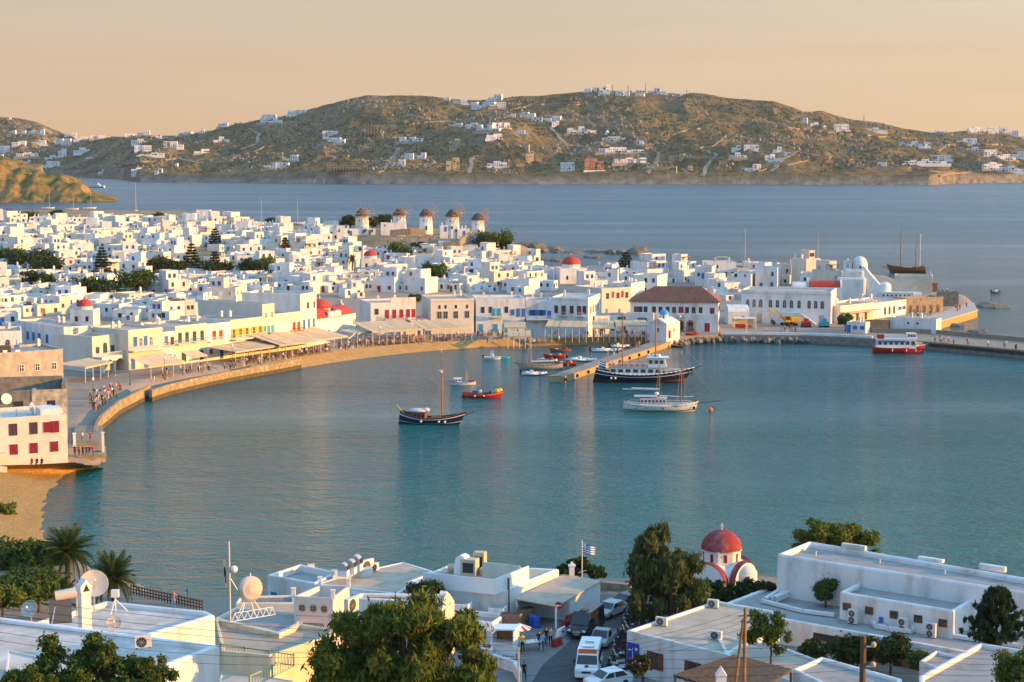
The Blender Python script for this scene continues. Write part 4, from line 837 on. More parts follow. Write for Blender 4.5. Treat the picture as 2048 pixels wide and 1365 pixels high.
for k in range(6): part('roof_vent', MB().tube((3 + 1.7 * k, 4 + (k % 3) * 2, t['H'] - .5), (3 + 1.7 * k, 4 + (k % 3) * 2, t['H'] + .3), .16), METAL, t)
t = facade((1680, 648), (1748, 640), 612, 9, 'low cream taverna with a shaded veranda left of the arched blue windows', [(.3, 2.0, 1.2, (.25, .5, .75), 'p', 'wood')], CREAM, ROOF); part('veranda_roof', MB().bb(0, t['W'], -3.2, -.003, 3.0, 3.15), CANVAS, t)
for k in range(4): part('post', MB().tube((.2 + k * (t['W'] - .4) / 3, -3.05, -.5), (.2 + k * (t['W'] - .4) / 3, -3.05, 3.0), .07), WPAINT, t)
t = facade((1779, 664), (1872, 669), 637, 4.5, 'blank white sea wall block ending the quay tavernas', [(2.3, .5, .6, (.4, .6), 'h', 'white')], WHITE, ROOFW, h=3.9, deep=2)
t = facade((1693, 666), (1731, 668), 645, 3.5, 'small white kiosk with blue square windows on the pier', [(1.0, 1.0, 1.2, (.45, .82), 's', 'blue'), (.05, 2.1, 1.0, (.12,), 'd', 'blue')], WHITE, ROOFW, h=2.9)
t = thing('timber_enclosure', 'tall brown slatted timber enclosure beside the blue-windowed kiosk', 'enclosure', P(1733, 664, 2.0), R(-6))
for k in range(24): part('slat', MB().bb(k * .25, k * .25 + .2, 0, .05, 0, 3.1), WOOD, t)
for k in range(16): part('slat', MB().bb(6.0, 6.05, k * .25, k * .25 + .2, 0, 3.1), WOOD, t)
part('frame', MB().bb(0, 6, .06, .14, 2.9, 3.05).bb(0, 6, .06, .14, .2, .35), WOOD, t)
# ---- red taverna canopy on the quay
t = thing('canopy_stall', 'open stall with cream flat roof and red chairs near the town hall', 'stall', P(1468, 658, 2.0), 0); part('roof', MB().bb(0, 6, 0, 4, 2.6, 2.8), CREAM, t)
for a in (.15, 5.85):
    for b in (.15, 3.85): part('post', MB().bb(a - .12, a + .12, b - .12, b + .12, 0, 2.6), CREAM, t)
part('counter', MB().bb(.6, 3.2, 2.2, 3.0, 0, 1.0), RED, t); part('back_panel', MB().bb(.3, 5.7, 3.98, 4.05, 0, 2.5), CREAM, t)
for k in range(4): q = thing('chair', 'red plastic chair under the flat-roofed stall', 'chair', P(1476 + 8 * k, 658, 2.0) , k, 'red chairs under the stall'); part('seat', MB().bb(-.25, .25, -.25, .25, .4, .46), RED, q); part('backrest', MB().bb(-.25, .25, .2, .26, .46, .95), RED, q); [part('leg', MB().bb(a - .03, a + .03, b - .03, b + .03, 0, .4), RED, q) for a in (-.2, .2) for b in (-.2, .2)]

# ---- windmills in a row on their hill
SPAR = mat('weathered_spar', (.36, .24, .17), .85)
THATCH = mat('weathered_thatch', (.085, .06, .045), .95, (.15, .11, .08), 1.2, .8, 4)
def windmill(px, py_base, D, s, label, blade_rot, face):
    q = PD(px, py_base, D); t = thing('windmill', label, 'windmill', q, 0, 'windmills in a row on the hill')
    mb = MB(); mb.lathe([(3.15 * s, -2), (3.05 * s, 0), (2.75 * s, 6.4 * s)], 20); part('tower', mb, WHITE if s < 1.02 else CREAM, t, smooth=True)
    part('stone_band', MB().lathe([(2.95 * s, 6.05 * s), (2.98 * s, 6.45 * s)], 20), STONE, t)
    part('cap', MB().lathe([(3.25 * s, 6.4 * s), (2.9 * s, 7.1 * s), (1.4 * s, 9.0 * s), (.02, 9.5 * s)], 18), THATCH, t)
    f = Vector((math.sin(face), -math.cos(face), 0)); c = f * 3.5 * s + Vector((0, 0, 7.3 * s)); sh = part('axle', MB().tube(Vector((0, 0, 7.3 * s)), c + f * .9, .16), DWOOD, t)
    side = Vector((f.y, -f.x, 0)).normalized(); up = Vector((0, 0, 1)); k = 12; L = 4.7 * s
    for i in range(k):
        a = blade_rot + 2 * math.pi * i / k; v = side * math.cos(a) + up * math.sin(a)
        part('spar', MB().tube(c, c + v * L, .15, .10, 4), SPAR, t)
    wr = MB()
    for i in range(k):
        a, b2 = blade_rot + 2 * math.pi * i / k, blade_rot + 2 * math.pi * (i + 1) / k
        wr.tube(c + (side * math.cos(a) + up * math.sin(a)) * L * .97, c + (side * math.cos(b2) + up * math.sin(b2)) * L * .97, .035, n=3); wr.tube(c + (side * math.cos(a) + up * math.sin(a)) * L, c + f * 1.0, .02, n=3)
    part('stay_wire', wr, SPAR, t)
    win(t, 'F', 0, 0, .5, .7, 'h', 'white', 0, 0).location = (-.8 * s, -2.78 * s, 3.9 * s)
    win(t, 'F', 0, 0, .8, 1.8, 'd', 'brown', 0, 0).location = (.3, -3.05 * s, 0)
    return t
for k, (px, py, lb, sc) in enumerate([(724, 461, 'leftmost windmill of the row, with thatched cap and twelve bare spars', 1.03), (799, 459, 'second windmill from the left, its spars seen aslant', 1.0), (852, 460, 'middle windmill of the five, with bare radiating spars', 1.0), (905, 462, 'fourth windmill, tall and white with its spars edge on', 1.04), (956, 467, 'rightmost windmill of the row above the rocky point', .98)]):
    windmill(px, py, 770 + 4 * k, 1.0 * sc, lb, .13 * k, R(28 + 9 * k))
q = PD(662, 466, 775); t = thing('windmill', 'cream windmill stump without cap wrapped in scaffolding', 'windmill', q); part('tower', MB().lathe([(3.7, -2), (3.6, 0), (3.4, 5.2)], 20), CREAM, t, smooth=True); part('plinth', MB().lathe([(5.4, -3), (5.2, .2), (3.0, .25)], 20), STONE, t)
sc_ = MB()
for i in range(10):
    a = 2 * math.pi * i / 10; sc_.tube((4.3 * math.cos(a), 4.3 * math.sin(a), -.5), (4.3 * math.cos(a), 4.3 * math.sin(a), 6.2), .06, n=4)
    for z in (1.4, 3.2, 5.0): b2 = 2 * math.pi * (i + 1) / 10; sc_.tube((4.3 * math.cos(a), 4.3 * math.sin(a), z), (4.3 * math.cos(b2), 4.3 * math.sin(b2), z), .05, n=4)
part('scaffolding', sc_, DWOOD, t)
q = G(424, 449); t = thing('windmill', 'small white conical windmill tower without sails at the town edge', 'windmill', q); part('tower', MB().lathe([(3.0, -2), (2.8, 4.2)], 16), WHITE, t, smooth=True); part('cap', MB().lathe([(3.0, 4.2), (.05, 7.2)], 16), WHITE, t, smooth=True); win(t, 'F', 0, 2.4, .5, .7, 'h', 'white', 0, 0).location.y = -2.85
# low buildings and stone terrace walls on the windmill hill
rm = random.Random(8)
for px, py, wpx, h, c in ((690, 472, 44, 3.0, 'blue'), (735, 470, 16, 2.6, 'brown'), (762, 459, 34, 2.8, 'white'), (880, 464, 22, 2.6, 'blue'), (915, 472, 24, 3.0, 'blue'), (600, 482, 50, 4.2, 'green'), (642, 486, 26, 4.0, 'green')):
    q = PD(px, py, 758); house(q.x, q.y, q.z, R(6), wpx * 758 / FPX, 5, h, rm, WHITE, upper=0, annex=0, colr=c, deep=4, group='low houses on the windmill hill'); HOUSES[-1]['pix'] = (px, py)
def terrace(pts, h, th, m, label, name='stone_wall', cat='wall', z=None, deep=1.5):
    t = thing(name, label, cat, pts[0]); mb = MB(); o = pts[0]
    for a, b in zip(pts, pts[1:]):
        d = (b - a); n = Vector((-d.y, d.x, 0)).normalized() * th / 2
        A, B = a - o, b - o; vs = [A - n, B - n, B + n, A + n]
        mb.add([(v.x, v.y, v.z - deep) for v in vs] + [(v.x, v.y, v.z + h) for v in vs], [(0, 3, 2, 1), (4, 5, 6, 7), (0, 1, 5, 4), (1, 2, 6, 5), (2, 3, 7, 6), (3, 0, 4, 7)])
    part('masonry', mb, m, t)
    if name == 'sea_wall':
        wd = MB()
        for a, b in zip(pts, pts[1:]):
            d = b - a; wd.box(((a.x + b.x) / 2 - o.x, (a.y + b.y) / 2 - o.y, -1.75), (d.length + .1, th + .14, 1.1), math.atan2(d.y, d.x))
        part('weed_line', wd, WEED, t)
    return t
terrace([PD(a, b, D) for a, b, D in ((780, 466, 752), (820, 463, 752), (850, 464, 754))], 1.2, .8, STONE, 'curved rubble retaining wall below the second and middle windmills')
terrace([PD(a, b, D) for a, b, D in ((886, 492, 716), (918, 492, 716), (922, 484, 735), (942, 470, 748))], 1.6, .8, STONE, 'golden stone bastion wall below the fourth windmill')
terrace([PD(a, b, D) for a, b, D in ((968, 470, 764), (982, 473, 764), (984, 470, 774))], 1.8, .8, STONE, 'short stone wall at the foot of the rightmost windmill')

# == HARBOUR EDGES
LIMED = mat('limed_seawall', (.46, .36, .22), .9, (.24, .18, .10), .7, .8, 1.5, c3=(.56, .46, .30)); WEED = mat('weed_line', (.07, .055, .025), .8, (.13, .10, .05), 1.5)
terrace(resample([P(a, b, 2.0) for a, b in ((190, 868), (192, 855), (203, 836), (237, 808), (270, 791), (299, 776))], 14), .55, .5, LIMED, 'high curved limed sea wall at the left of the promenade', 'sea_wall', deep=3)
terrace(resample([P(a, b, 2.0) for a, b in ((301, 783), (340, 770), (420, 752), (500, 737), (560, 727), (600, 719))], 14), .2, .6, LIMED, 'long low sea wall running to the town beach', 'sea_wall', deep=3)
# stepped landing under the crimson-shuttered block
t = thing('landing_stage', 'stepped stone landing with two white gateposts at the end of the promenade', 'landing', P(137, 928, 0), R(13)); a = P(206, 931, 0) - P(137, 928, 0)
part('base', MB().bb(0, a.x, 0, 9, -1, 1.1), LIMED, t)
for k in range(6): part('step', MB().bb(a.x * .12, a.x * .86, 3.5 + .6 * k, 9.5, 1.1 + .2 * k, 1.3 + .2 * k), QUAY, t)
for x in (a.x * .16, a.x * .93): part('gatepost', MB().bb(x - .2, x + .2, 3.0, 3.4, 1, 4.2).bb(x - .28, x + .28, 2.92, 3.48, 4.2, 4.35), WHITE, t)
part('ramp', MB().bb(a.x * .1, a.x * .9, 9, 24, -1, 2.28), QUAY, t)
# jetty
j = [P(x, y, 1.3) for x, y in ((1098, 752), (1130, 753), (1342, 683), (1318, 679))]
t = thing('jetty', 'long stone-faced jetty running out into the harbour', 'jetty', (0, 0, 0)); part('masonry', MB().prism([(q.x, q.y) for q in j], -1.5, 1.1), mat('ochre_stone', (.48, .34, .14), .9, (.33, .23, .10), .8, .6, 2), t); part('deck', MB().prism([(q.x * 1.0, q.y) for q in j], 1.104, 1.3), mat('jetty_paving', (.33, .27, .20), .9, (.24, .195, .145), .5, .3, 2), t)
for k in range(9):
    u = k / 8; e0 = j[1].lerp(j[2], u * .75); part('tyre', fixn(MB().lathe([(.28, -.1), (.4, -.1), (.4, .1), (.28, .1), (.28, -.1)], 10).mesh('tyre', BLACK)), None, t, (e0.x + .1, e0.y - .15, .6)).rotation_euler = (R(90), 0, R(35))
# pier on the right with dark tyre fenders and a low wall
A = [P(x, y, 1.8) for x, y in ((1345, 676), (1440, 671), (1620, 673), (1745, 679), (1860, 686), (2048, 703), (2180, 716))]; B = [P(x, y, 1.8) for x, y in ((1345, 668), (1440, 663), (1620, 663), (1745, 667), (1870, 670), (2048, 686), (2180, 698))]
t = thing('pier', 'long grey harbour pier running out of the picture on the right', 'pier', (0, 0, 0)); poly = [(q.x, q.y) for q in A] + [(q.x, q.y) for q in reversed(B)]
part('masonry', MB().prism(poly, -2, 1.6), GSTONE, t); part('deck', MB().prism(poly, 1.604, 2.05), QUAY, t)
mb = MB(); Bw = B[3:]
for a, b in zip(Bw, Bw[1:]): d = b - a; mb.box(((a.x + b.x) / 2, (a.y + b.y) / 2, 2.6), (d.length, .5, 1.1), math.atan2(d.y, d.x))
part('parapet', mb, QUAY, t)
mb = MB()
for a, b in zip(A[1:3], A[2:4]): d = b - a; mb.box(((a.x + b.x) / 2, (a.y + b.y) / 2 + .3, 2.35), (d.length, .5, .6), math.atan2(d.y, d.x))
part('kerb', mb, WHITE, t)
TY = fixn(MB().lathe([(.25, -.12), (.42, -.12), (.42, .12), (.25, .12), (.25, -.12)], 8).mesh('tyre', BLACK))
for q in resample([A[4], A[5], A[6]], 60): link('tyre', TY, t, (q.x, q.y - .1, 1.3)).rotation_euler = (R(90), 0, R(-20))
# rock armour under the harbour quay
ICO = []
for s in range(5):
    bm = bmesh.new(); bmesh.ops.create_icosphere(bm, subdivisions=2, radius=1.0)
    for v in bm.verts: v.co *= 1 + .35 * mnoise.noise(v.co * 1.6 + Vector((s * 7, 0, 0))); v.co.z *= .75
    me = bpy.data.meshes.new('rock'); bm.to_mesh(me); bm.free(); me.materials.append(GSTONE); ICO.append(me)
t = thing('rock_armour', 'grey boulders piled along the foot of the quay by the chapel', 'boulders', (0, 0, 0))
for q in resample([P(1340, 687, .6), P(1440, 681, .5), P(1620, 684, .4)], 64):
    o = link('boulder', random.choice(ICO), t, (q.x + random.uniform(-.6, .6), q.y + random.uniform(-.9, .6), random.uniform(.1, 1.0))); s = random.uniform(.45, .95); o.scale = (s, s, s); o.rotation_euler = (random.random() * 3,) * 3
DROCK = mat('wet_rock', (.11, .09, .065), .8, (.20, .16, .11), .5, .7, 2)
def reef(px, py, s, label, dz=0):
    o = link('sea_rock', None, None, P(px, py, 0)); tag(o, label, 'rock')
    for k in range(5):
        r = link('boulder', random.choice(ICO), o, (random.uniform(-1.6, 1.6) * s[0] * .5, random.uniform(-.6, .6) * s[1], 0)); r.scale = (s[0] * random.uniform(.4, .6), s[1] * random.uniform(.4, .7), s[2] * random.uniform(.5, 1)); r.rotation_euler = (0, 0, random.random() * .5)
    for c in o.children: c.material_slots[0].link = 'OBJECT'; c.material_slots[0].material = DROCK
for px, py, s, lb in ((1105, 503, (9, 12, 4), 'brown rock at the tip of the windmill point'), (1060, 500, (10, 12, 6), 'largest rocks at the foot of the windmill point'), (1145, 505, (9, 10, 1.5), 'flat reef rock off the windmill point'), (1190, 504, (12, 10, 1.6), 'long low reef rock in open water'), (1253, 508, (9, 10, 4.5), 'pointed dark sea rock behind the tall pine'), (1182, 516, (4, 6, 1.6), 'small round rock in the shallow bay'), (1215, 506, (9, 8, 1.2), 'thin reef beside the pointed sea rock'), (1962, 612, (6, 6, 1.5), 'weedy rocks off the quay tip'), (1985, 615, (5, 5, 1), 'outermost weedy rock off the quay tip'), (1957, 664, (2.6, 3, 1), 'lone rock in the water beside the pier'), (1890, 650, (4, 4, 1.2), 'brown rocks below the quay terrace'), (1100, 522, (5, 6, 1.4), 'dark rocks on the shore under the windmill slope'), (380, 367, (16, 18, 3), 'low dark islet close to the far shore')):
    reef(px, py, s, lb)
# quay terrace with golden stone face
qt = [P(x, y, 2.0) for x, y in ((1868, 648), (1955, 622), (1948, 607), (1850, 612), (1800, 640))]
t = thing('quay_terrace', 'raised stone quay terrace with a golden face above the water', 'quay', (0, 0, 0)); part('masonry', MB().prism([(q.x, q.y) for q in qt], -2, 1.9), mat('ochre_stone', (0, 0, 0)), t); part('deck', MB().prism([(q.x, q.y) for q in qt], 1.904, 2.25), mat('terrace_deck', (.46, .40, .33), .9), t)
# == TAVERNA AWNINGS ALONG THE FRONT
def awning(a, b, dep, hf, hb, n, label, z=2.05, m=CANVAS, gaps=True):
    """a, b = picture feet of the front posts; the canopy slopes up towards the houses"""
    p0, p1 = P(a[0], a[1], z), P(b[0], b[1], z); w = (p1 - p0).length; rz = math.atan2(p1.y - p0.y, p1.x - p0.x)
    t = thing('awning', label, 'awning', p0, rz, 'taverna awnings along the harbour front')
    pw = w / n
    for i in range(n):
        x0, x1 = i * pw + .04, (i + 1) * pw - .04; dz = random.uniform(-.06, .06); back = dep * (random.uniform(.62, .95) if gaps and random.random() < .3 else 1.0)
        mb = MB(); k = 4
        for j in range(k):
            t0, t1 = j / k, (j + 1) / k
            y0, y1 = back * t0, back * t1; z0 = hf + (hb - hf) * y0 / dep - .12 * math.sin(math.pi * t0) + dz; z1 = hf + (hb - hf) * y1 / dep - .12 * math.sin(math.pi * t1) + dz
            mb.add([(x0, y0, z0), (x1, y0, z0), (x1, y1, z1), (x0, y1, z1), (x0, y0, z0 - .04), (x1, y0, z0 - .04), (x1, y1, z1 - .04), (x0, y1, z1 - .04)], [(0, 1, 2, 3), (7, 6, 5, 4), (0, 4, 5, 1), (3, 2, 6, 7), (1, 5, 6, 2), (0, 3, 7, 4)])
        c = part('canvas_panel', mb, m, t); part('valance', MB().bb(x0, x1, -.03, -.005, hf - .35, hf - .02), m, c)
    for i in range(n + 1): part('post', MB().tube((i * pw, .1, -1), (i * pw, .1, hf - .05), .06, n=5), WPAINT, t)
    part('beam', MB().bb(0, w, .04, .16, hf - .18, hf - .06), WPAINT, t); return t
AW = [((172, 766), (232, 752), 6.5, 3.2, 3.6, 4, 'square cream pergola awning nearest the crimson-shuttered block'), ((303, 757), (370, 745), 5.5, 2.5, 4.1, 3, 'sloping canvas awning under the blue-doored house'), ((384, 738), (415, 733), 3.0, 2.6, 3.6, 2, 'small steep awning between the green-windowed and red-shuttered houses'),
      ((472, 728), (573, 712), 8, 2.7, 3.4, 6, 'wide cream awning below the ochre-shuttered house'), ((560, 716), (612, 709), 11, 2.9, 5.0, 4, 'big sloping awning left of the red-domed church'), ((614, 709), (697, 696), 10, 2.9, 4.6, 6, 'long awning in front of the red-domed church'), ((716, 688), (748, 684), 6, 2.6, 3.0, 3, 'narrow open-sided awning right of the red-domed church'),
      ((745, 688), (846, 682), 11, 3.0, 4.4, 7, 'broad awning under the red-windowed house'), ((850, 682), (944, 677), 9, 2.9, 4.2, 7, 'louvred awning in front of the broad cream building'), ((1008, 676), (1052, 676), 7, 2.7, 3.4, 4, 'grey-lit awning under the blue balcony'), ((1090, 677), (1172, 678), 8, 3.0, 3.8, 6, 'white-framed awning under the captain house'), ((1185, 676), (1230, 676), 8, 2.6, 4.2, 4, 'sloping awning of the low white taverna'), ((1232, 676), (1296, 676), 8, 3.2, 3.8, 5, 'awning against the town hall annex')]
for a in AW: awning(*a)
t = awning((1016, 690), (1062, 690), 4.5, 2.2, 3.2, 4, 'weathered boat shed roof standing on the town beach', 1.2)
# little tables with chairs below the awnings
TAB = fixn(MB().lathe([(.42, .70), (.42, .74)], 8).lathe([(.01, .70), (.42, .70)], 8).tube((0, 0, 0), (0, 0, .7), .05).lathe([(.25, 0), (.05, .06)], 8).mesh('table_top', WPAINT))
CHS = MB().bb(-.2, .2, -.2, .2, .42, .46).bb(-.2, .2, .17, .21, .46, .9).mesh('seat', WOOD); CHL = MB().bb(-.2, -.16, -.2, -.16, 0, .42).bb(.16, .2, -.2, -.16, 0, .42).bb(-.2, -.16, .16, .2, 0, .42).bb(.16, .2, .16, .2, 0, .42).mesh('leg', WOOD)
PLACED = []
for (a, b, dep, hf, hb, n, lb) in AW[3:]:
    p0, p1 = P(*a, 2.05), P(*b, 2.05); d = (p1 - p0); nn = Vector((-d.y, d.x, 0)).normalized()
    for k in range(n):
        q = p0.lerp(p1, (k + .5) / n) + nn * random.uniform(.8, 2.2)
        o = link('cafe_table', TAB, None, (q.x, q.y, 2.05)); tag(o, None, 'table', 'small white tables under the taverna awnings'); o['label'] = 'small table at the ' + lb; PLACED.append(q)
        for s in (-1, 1):
            c = thing('chair', 'wooden chair at the ' + lb, 'chair', (q.x + s * .65, q.y, 2.05), s * R(-90), 'wooden chairs under the taverna awnings'); link('seat', CHS, c); link('leg', CHL, c)
# street lamps on the promenade
def lamp(px, py, h, label, z=2.05):
    t = thing('street_lamp', label, 'street lamp', P(px, py, z), 0, 'promenade street lamps'); part('pole', MB().tube((0, 0, 0), (0, 0, h), .07, .045), DMETAL, t); part('base', MB().lathe([(.2, 0), (.12, .4)], 8), DMETAL, t); part('lantern', MB().lathe([(.1, h), (.22, h + .1), (.26, h + .45), (.02, h + .65)], 8), WPAINT, t)
for px, py, lb in ((187, 806, 'street lamp among the crowd by the high sea wall'), (260, 770, 'street lamp where the two sea walls meet'), (330, 760, 'street lamp in front of the sloping awning'), (465, 732, 'street lamp at the start of the long awnings'), (760, 692, 'street lamp beside the town beach'), (1360, 668, 'lamp post by the blue-domed chapel')): lamp(px, py, 4.2, lb)
# == FAR HILLSIDE VILLAS
PALE = mat('villa_limewash', (.78, .77, .76), .9, rand=.12); VSTONE = mat('villa_stone', (.42, .34, .24), .9, rand=.15); VRED = mat('raw_brick', (.36, .19, .13), .9); CONC = mat('bare_concrete', (.34, .31, .26), .9)
VWIN = cached('vwin', lambda: MB().bb(-.9, .9, -.12, .3, 0, 1.7).mesh('window', DARK)); VARC = MB().bb(-2.2, 2.2, -.15, .4, 0, 2.3).mesh('veranda_opening', DARK)
VIL = """38,268,14,8 57,268,16,8 77,268,14,8 93,267,17,9 34,240,8,5 150,272,22,8 172,277,28,8 205,276,28,8 50,291,25,10 90,288,30,8 122,286,20,8 139,290,28,14 20,306,24,14 8,322,20,14 66,313,42,9 38,327,28,10 66,325,12,5 110,336,34,15 112,322,20,11 135,314,17,17 176,307,34,12 187,319,14,4 270,269,22,6 297,269,26,12 322,276,22,7 292,288,38,11 293,302,32,11 310,312,46,6 355,296,38,13 411,308,28,11 214,351,16,10 282,350,20,14 325,350,14,10 357,334,12,8 380,266,28,9 408,268,18,10 455,254,20,10 452,285,34,13
548,247,44,12 547,232,28,9 600,231,36,11 663,274,29,13 677,287,36,13 560,338,50,14,t 585,324,32,14,t 745,272,24,20,c 826,286,46,12 741,306,34,10,c 700,342,78,12,c 800,331,23,13 821,320,19,14 845,319,17,13 915,300,33,22,s 905,342,25,28,s 895,202,12,9 922,208,30,11 966,216,48,13 990,201,28,13 912,253,26,7 945,259,22,13 976,263,48,14 986,281,30,11
995,216,30,12 1020,234,20,7 1052,234,36,9 1072,243,20,9 1102,242,32,11 1110,252,15,11 1160,268,56,16 1212,270,8,9,k 1225,285,48,11 1278,290,14,10 1240,305,88,12 1256,326,64,12 995,332,40,11 1135,343,27,20 1186,342,38,26,r 1060,325,18,22,s 1045,300,30,12,s 1000,258,34,12 1040,270,26,10 1360,319,56,12,s 1337,344,24,13,s 1370,342,24,12,s 1470,319,33,12 1466,301,18,11 1498,303,30,12 1182,183,28,9 1207,180,14,14 1205,190,22,7 1242,192,28,9 1268,185,30,9 1311,187,38,12 1356,191,30,5 1276,194,18,6
1502,342,32,15 1550,304,16,12 1562,313,30,8 1536,320,20,12 1540,328,24,9 1601,247,15,13 1619,252,16,7 1673,261,28,14 1741,265,42,9 1640,257,7,6,k 1757,333,18,9 1820,295,62,11 1862,265,44,7 1937,266,28,13 1963,265,22,12 1987,265,30,14 2012,270,24,11 2040,281,20,9 1922,287,40,10 1938,303,36,10 1840,330,82,10,t 1870,320,40,9 1970,311,28,13 2001,321,38,13 2032,319,38,13 1972,339,38,16 2012,343,60,13"""
rv = random.Random(21); VILLAS = []
for tok in VIL.split():
    q = tok.split(','); px, py, wp, hp = (float(a) for a in q[:4]); ty = q[4] if len(q) > 4 else 'w'
    b = far_hit(px, py); s = b.y / FPX; w, h = wp * s, max(3.2, hp * s * .92); m = {'w': PALE, 't': PALE, 'k': PALE, 's': VSTONE, 'r': VRED, 'c': CONC}[ty]
    t = thing('villa', None, 'villa' if ty in 'wts' else 'building', (b.x, b.y, b.z - 1.0), rv.uniform(-.35, .25), 'villas on the far hillside'); d = min(14, max(7, w * .35))
    wd = {'w': 'white', 't': 'terraced white', 's': 'stone-coloured', 'r': 'reddish unfinished', 'c': 'grey unfinished', 'k': 'tiny white chapel-like'}[ty]; sz = 'long' if wp > 44 else 'small' if wp < 22 else 'mid-sized'
    VILLAS.append((t, px, py, (sz + ' ' + wd).replace('small tiny', 'tiny')))
    if ty == 'k': part('wall', MB().box((0, 0, h * .3), (w, d * .8, h * .6)), m, t); part('vault', MB().lathe([(a, c + h * .6) for a, c in dome_prof(w * .45, h * .5)], 10), m, t, smooth=True); continue
    if ty == 'c':
        nb = max(3, int(w / 5)); fl = max(1, int(h / 3.5)); mb = MB()
        for f in range(fl + 1): mb.bb(-w / 2, w / 2, -d / 2, d / 2, f * 3.4 + 2.6, f * 3.4 + 2.9)
        part('floor_slab', mb, m, t); [part('column', MB().bb(-w / 2 + w * k / nb - .3, -w / 2 + w * k / nb + .3, y - .3, y + .3, -3, fl * 3.4 + 2.6), m, t) for k in range(nb + 1) for y in (-d / 2 + .4, d / 2 - .4)]; continue
    k = max(2, int(wp / 11)); xs = -w / 2
    for i in range(k):
        bw = w / k * rv.uniform(.85, 1.15); bh = h * rv.choice([.45, .55, .75, 1.0]); by = rv.uniform(-.3, .3) * d; bd = d * rv.uniform(.7, 1)
        if i == k // 2: bh = h
        st = part('block', MB().bb(xs, xs + bw, by - bd / 2, by + bd / 2, -5, bh), m, t)
        nw = max(1, int(bw / 4.2))
        for f in range(max(1, int(bh / 3.6))):
            for j in range(nw):
                if rv.random() < .8: link('veranda_opening' if rv.random() < .3 and bw / nw > 5 else 'window', VARC if rv.random() < .3 and bw / nw > 5 else VWIN, st, (xs + bw * (j + .5) / nw, by - bd / 2, 1.0 + f * 3.3))
        xs += w / k
    if rv.random() < .6: part('terrace_wall', MB().bb(-w * .6, w * .6, -d * .9, -d * .9 + .6, -5, .6), PALE if rv.random() < .5 else VSTONE, t)
# hillside roads and field walls, laid on the slope
TRK = mat('dusty_track', (.30, .25, .18), .95, (.24, .20, .14), .05); DRYW = mat('dry_stone', (.30, .24, .15), .95, (.2, .16, .1), .1)
def hill_strip(name, pts, wid, m, lift, hgt=0.0):
    Q = []
    for (a, b), (c, d) in zip(pts, pts[1:]):
        n = max(2, int(math.hypot(c - a, d - b) / 6)); Q += [far_hit(a + (c - a) * i / n, b + (d - b) * i / n) for i in range(n)]
    mb = MB(); vs = []
    for i, q in enumerate(Q):
        d = (Q[min(i + 1, len(Q) - 1)] - Q[max(i - 1, 0)]); n = Vector((-d.y, d.x, 0)); n = n.normalized() * wid / 2 if n.length > 1e-6 else Vector((wid / 2, 0, 0))
        vs += [q - n + Vector((0, 0, lift)), q + n + Vector((0, 0, lift)), q - n + Vector((0, 0, -2)), q + n + Vector((0, 0, -2))]
    for i in range(len(Q) - 1): o = 4 * i; mb.add([], []); mb.f += [(o, o + 4, o + 5, o + 1), (o, o + 2, o + 6, o + 4), (o + 1, o + 5, o + 7, o + 3)]; mb.m += [0] * 3
    mb.v += [tuple(v) for v in vs]; return mb.mesh(name, m)
for pts in (((1400, 358), (1412, 330), (1428, 312), (1400, 300)), ((1290, 350), (1310, 330), (1315, 306), (1270, 290), (1190, 292)), ((940, 348), (944, 320), (960, 310)), ((755, 352), (770, 340), (800, 300), (760, 288)), ((505, 258), (525, 270), (520, 290), (480, 300)), ((1100, 255), (1130, 290), (1200, 300)), ((1000, 225), (1060, 212), (1160, 205)), ((1990, 290), (1880, 292), (1860, 310)), ((1535, 345), (1560, 320), (1590, 305), (1640, 316)), ((180, 345), (260, 330), (360, 318), (420, 330)), ((1340, 315), (1430, 318), (1470, 322)), ((1930, 345), (1880, 352), (1860, 362))):
    struct('road', hill_strip('road', pts, 7, TRK, .9))
for i, pts in enumerate((((1330, 275), (1370, 262), (1420, 256)), ((1155, 252), (1230, 256), (1240, 272), (1300, 268)), ((1600, 312), (1650, 318), (1760, 330), (1880, 348)), ((470, 318), (560, 290), (620, 276)), ((820, 250), (900, 244), (960, 246)), ((1030, 210), (1120, 214), (1240, 206)), ((660, 318), (740, 310), (800, 300)), ((1510, 345), (1600, 325), (1640, 318)), ((1500, 246), (1600, 262), (1750, 275), (1830, 280)), ((40, 282), (120, 300), (200, 296)), ((1320, 290), (1345, 300), (1420, 296), (1450, 270)))):
    o = link('field_wall', hill_strip('field_wall', pts, 1.6, DRYW, 2.0)); tag(o, None, 'wall', 'dry-stone walls on the far hillside'); VILLAS.append((o, pts[1][0], pts[1][1], 'thin pale dry-stone'))
for px, py, h in ((1288, 184, 22), (1222, 180, 14), (1254, 183, 13), (1367, 190, 12), (1640 + 80, 243, 14)):
    b = far_hit(px, py); s = b.y / FPX; t = thing('radio_mast', None, 'mast', (b.x, b.y, b.z - 2), 0, 'radio masts along the far summit'); VILLAS.append((t, px, py, 'thin lattice')); H = h * s
    part('lattice', MB().tube((-.8, 0, 0), (0, 0, H), .28, .2, 4).tube((.8, 0, 0), (0, 0, H), .28, .2, 4).tube((0, .8, 0), (0, 0, H), .28, .2, 4), DMETAL, t); part('antenna', MB().box((0, 0, H * .8), (1.6, .6, 1.6)), DMETAL, t)
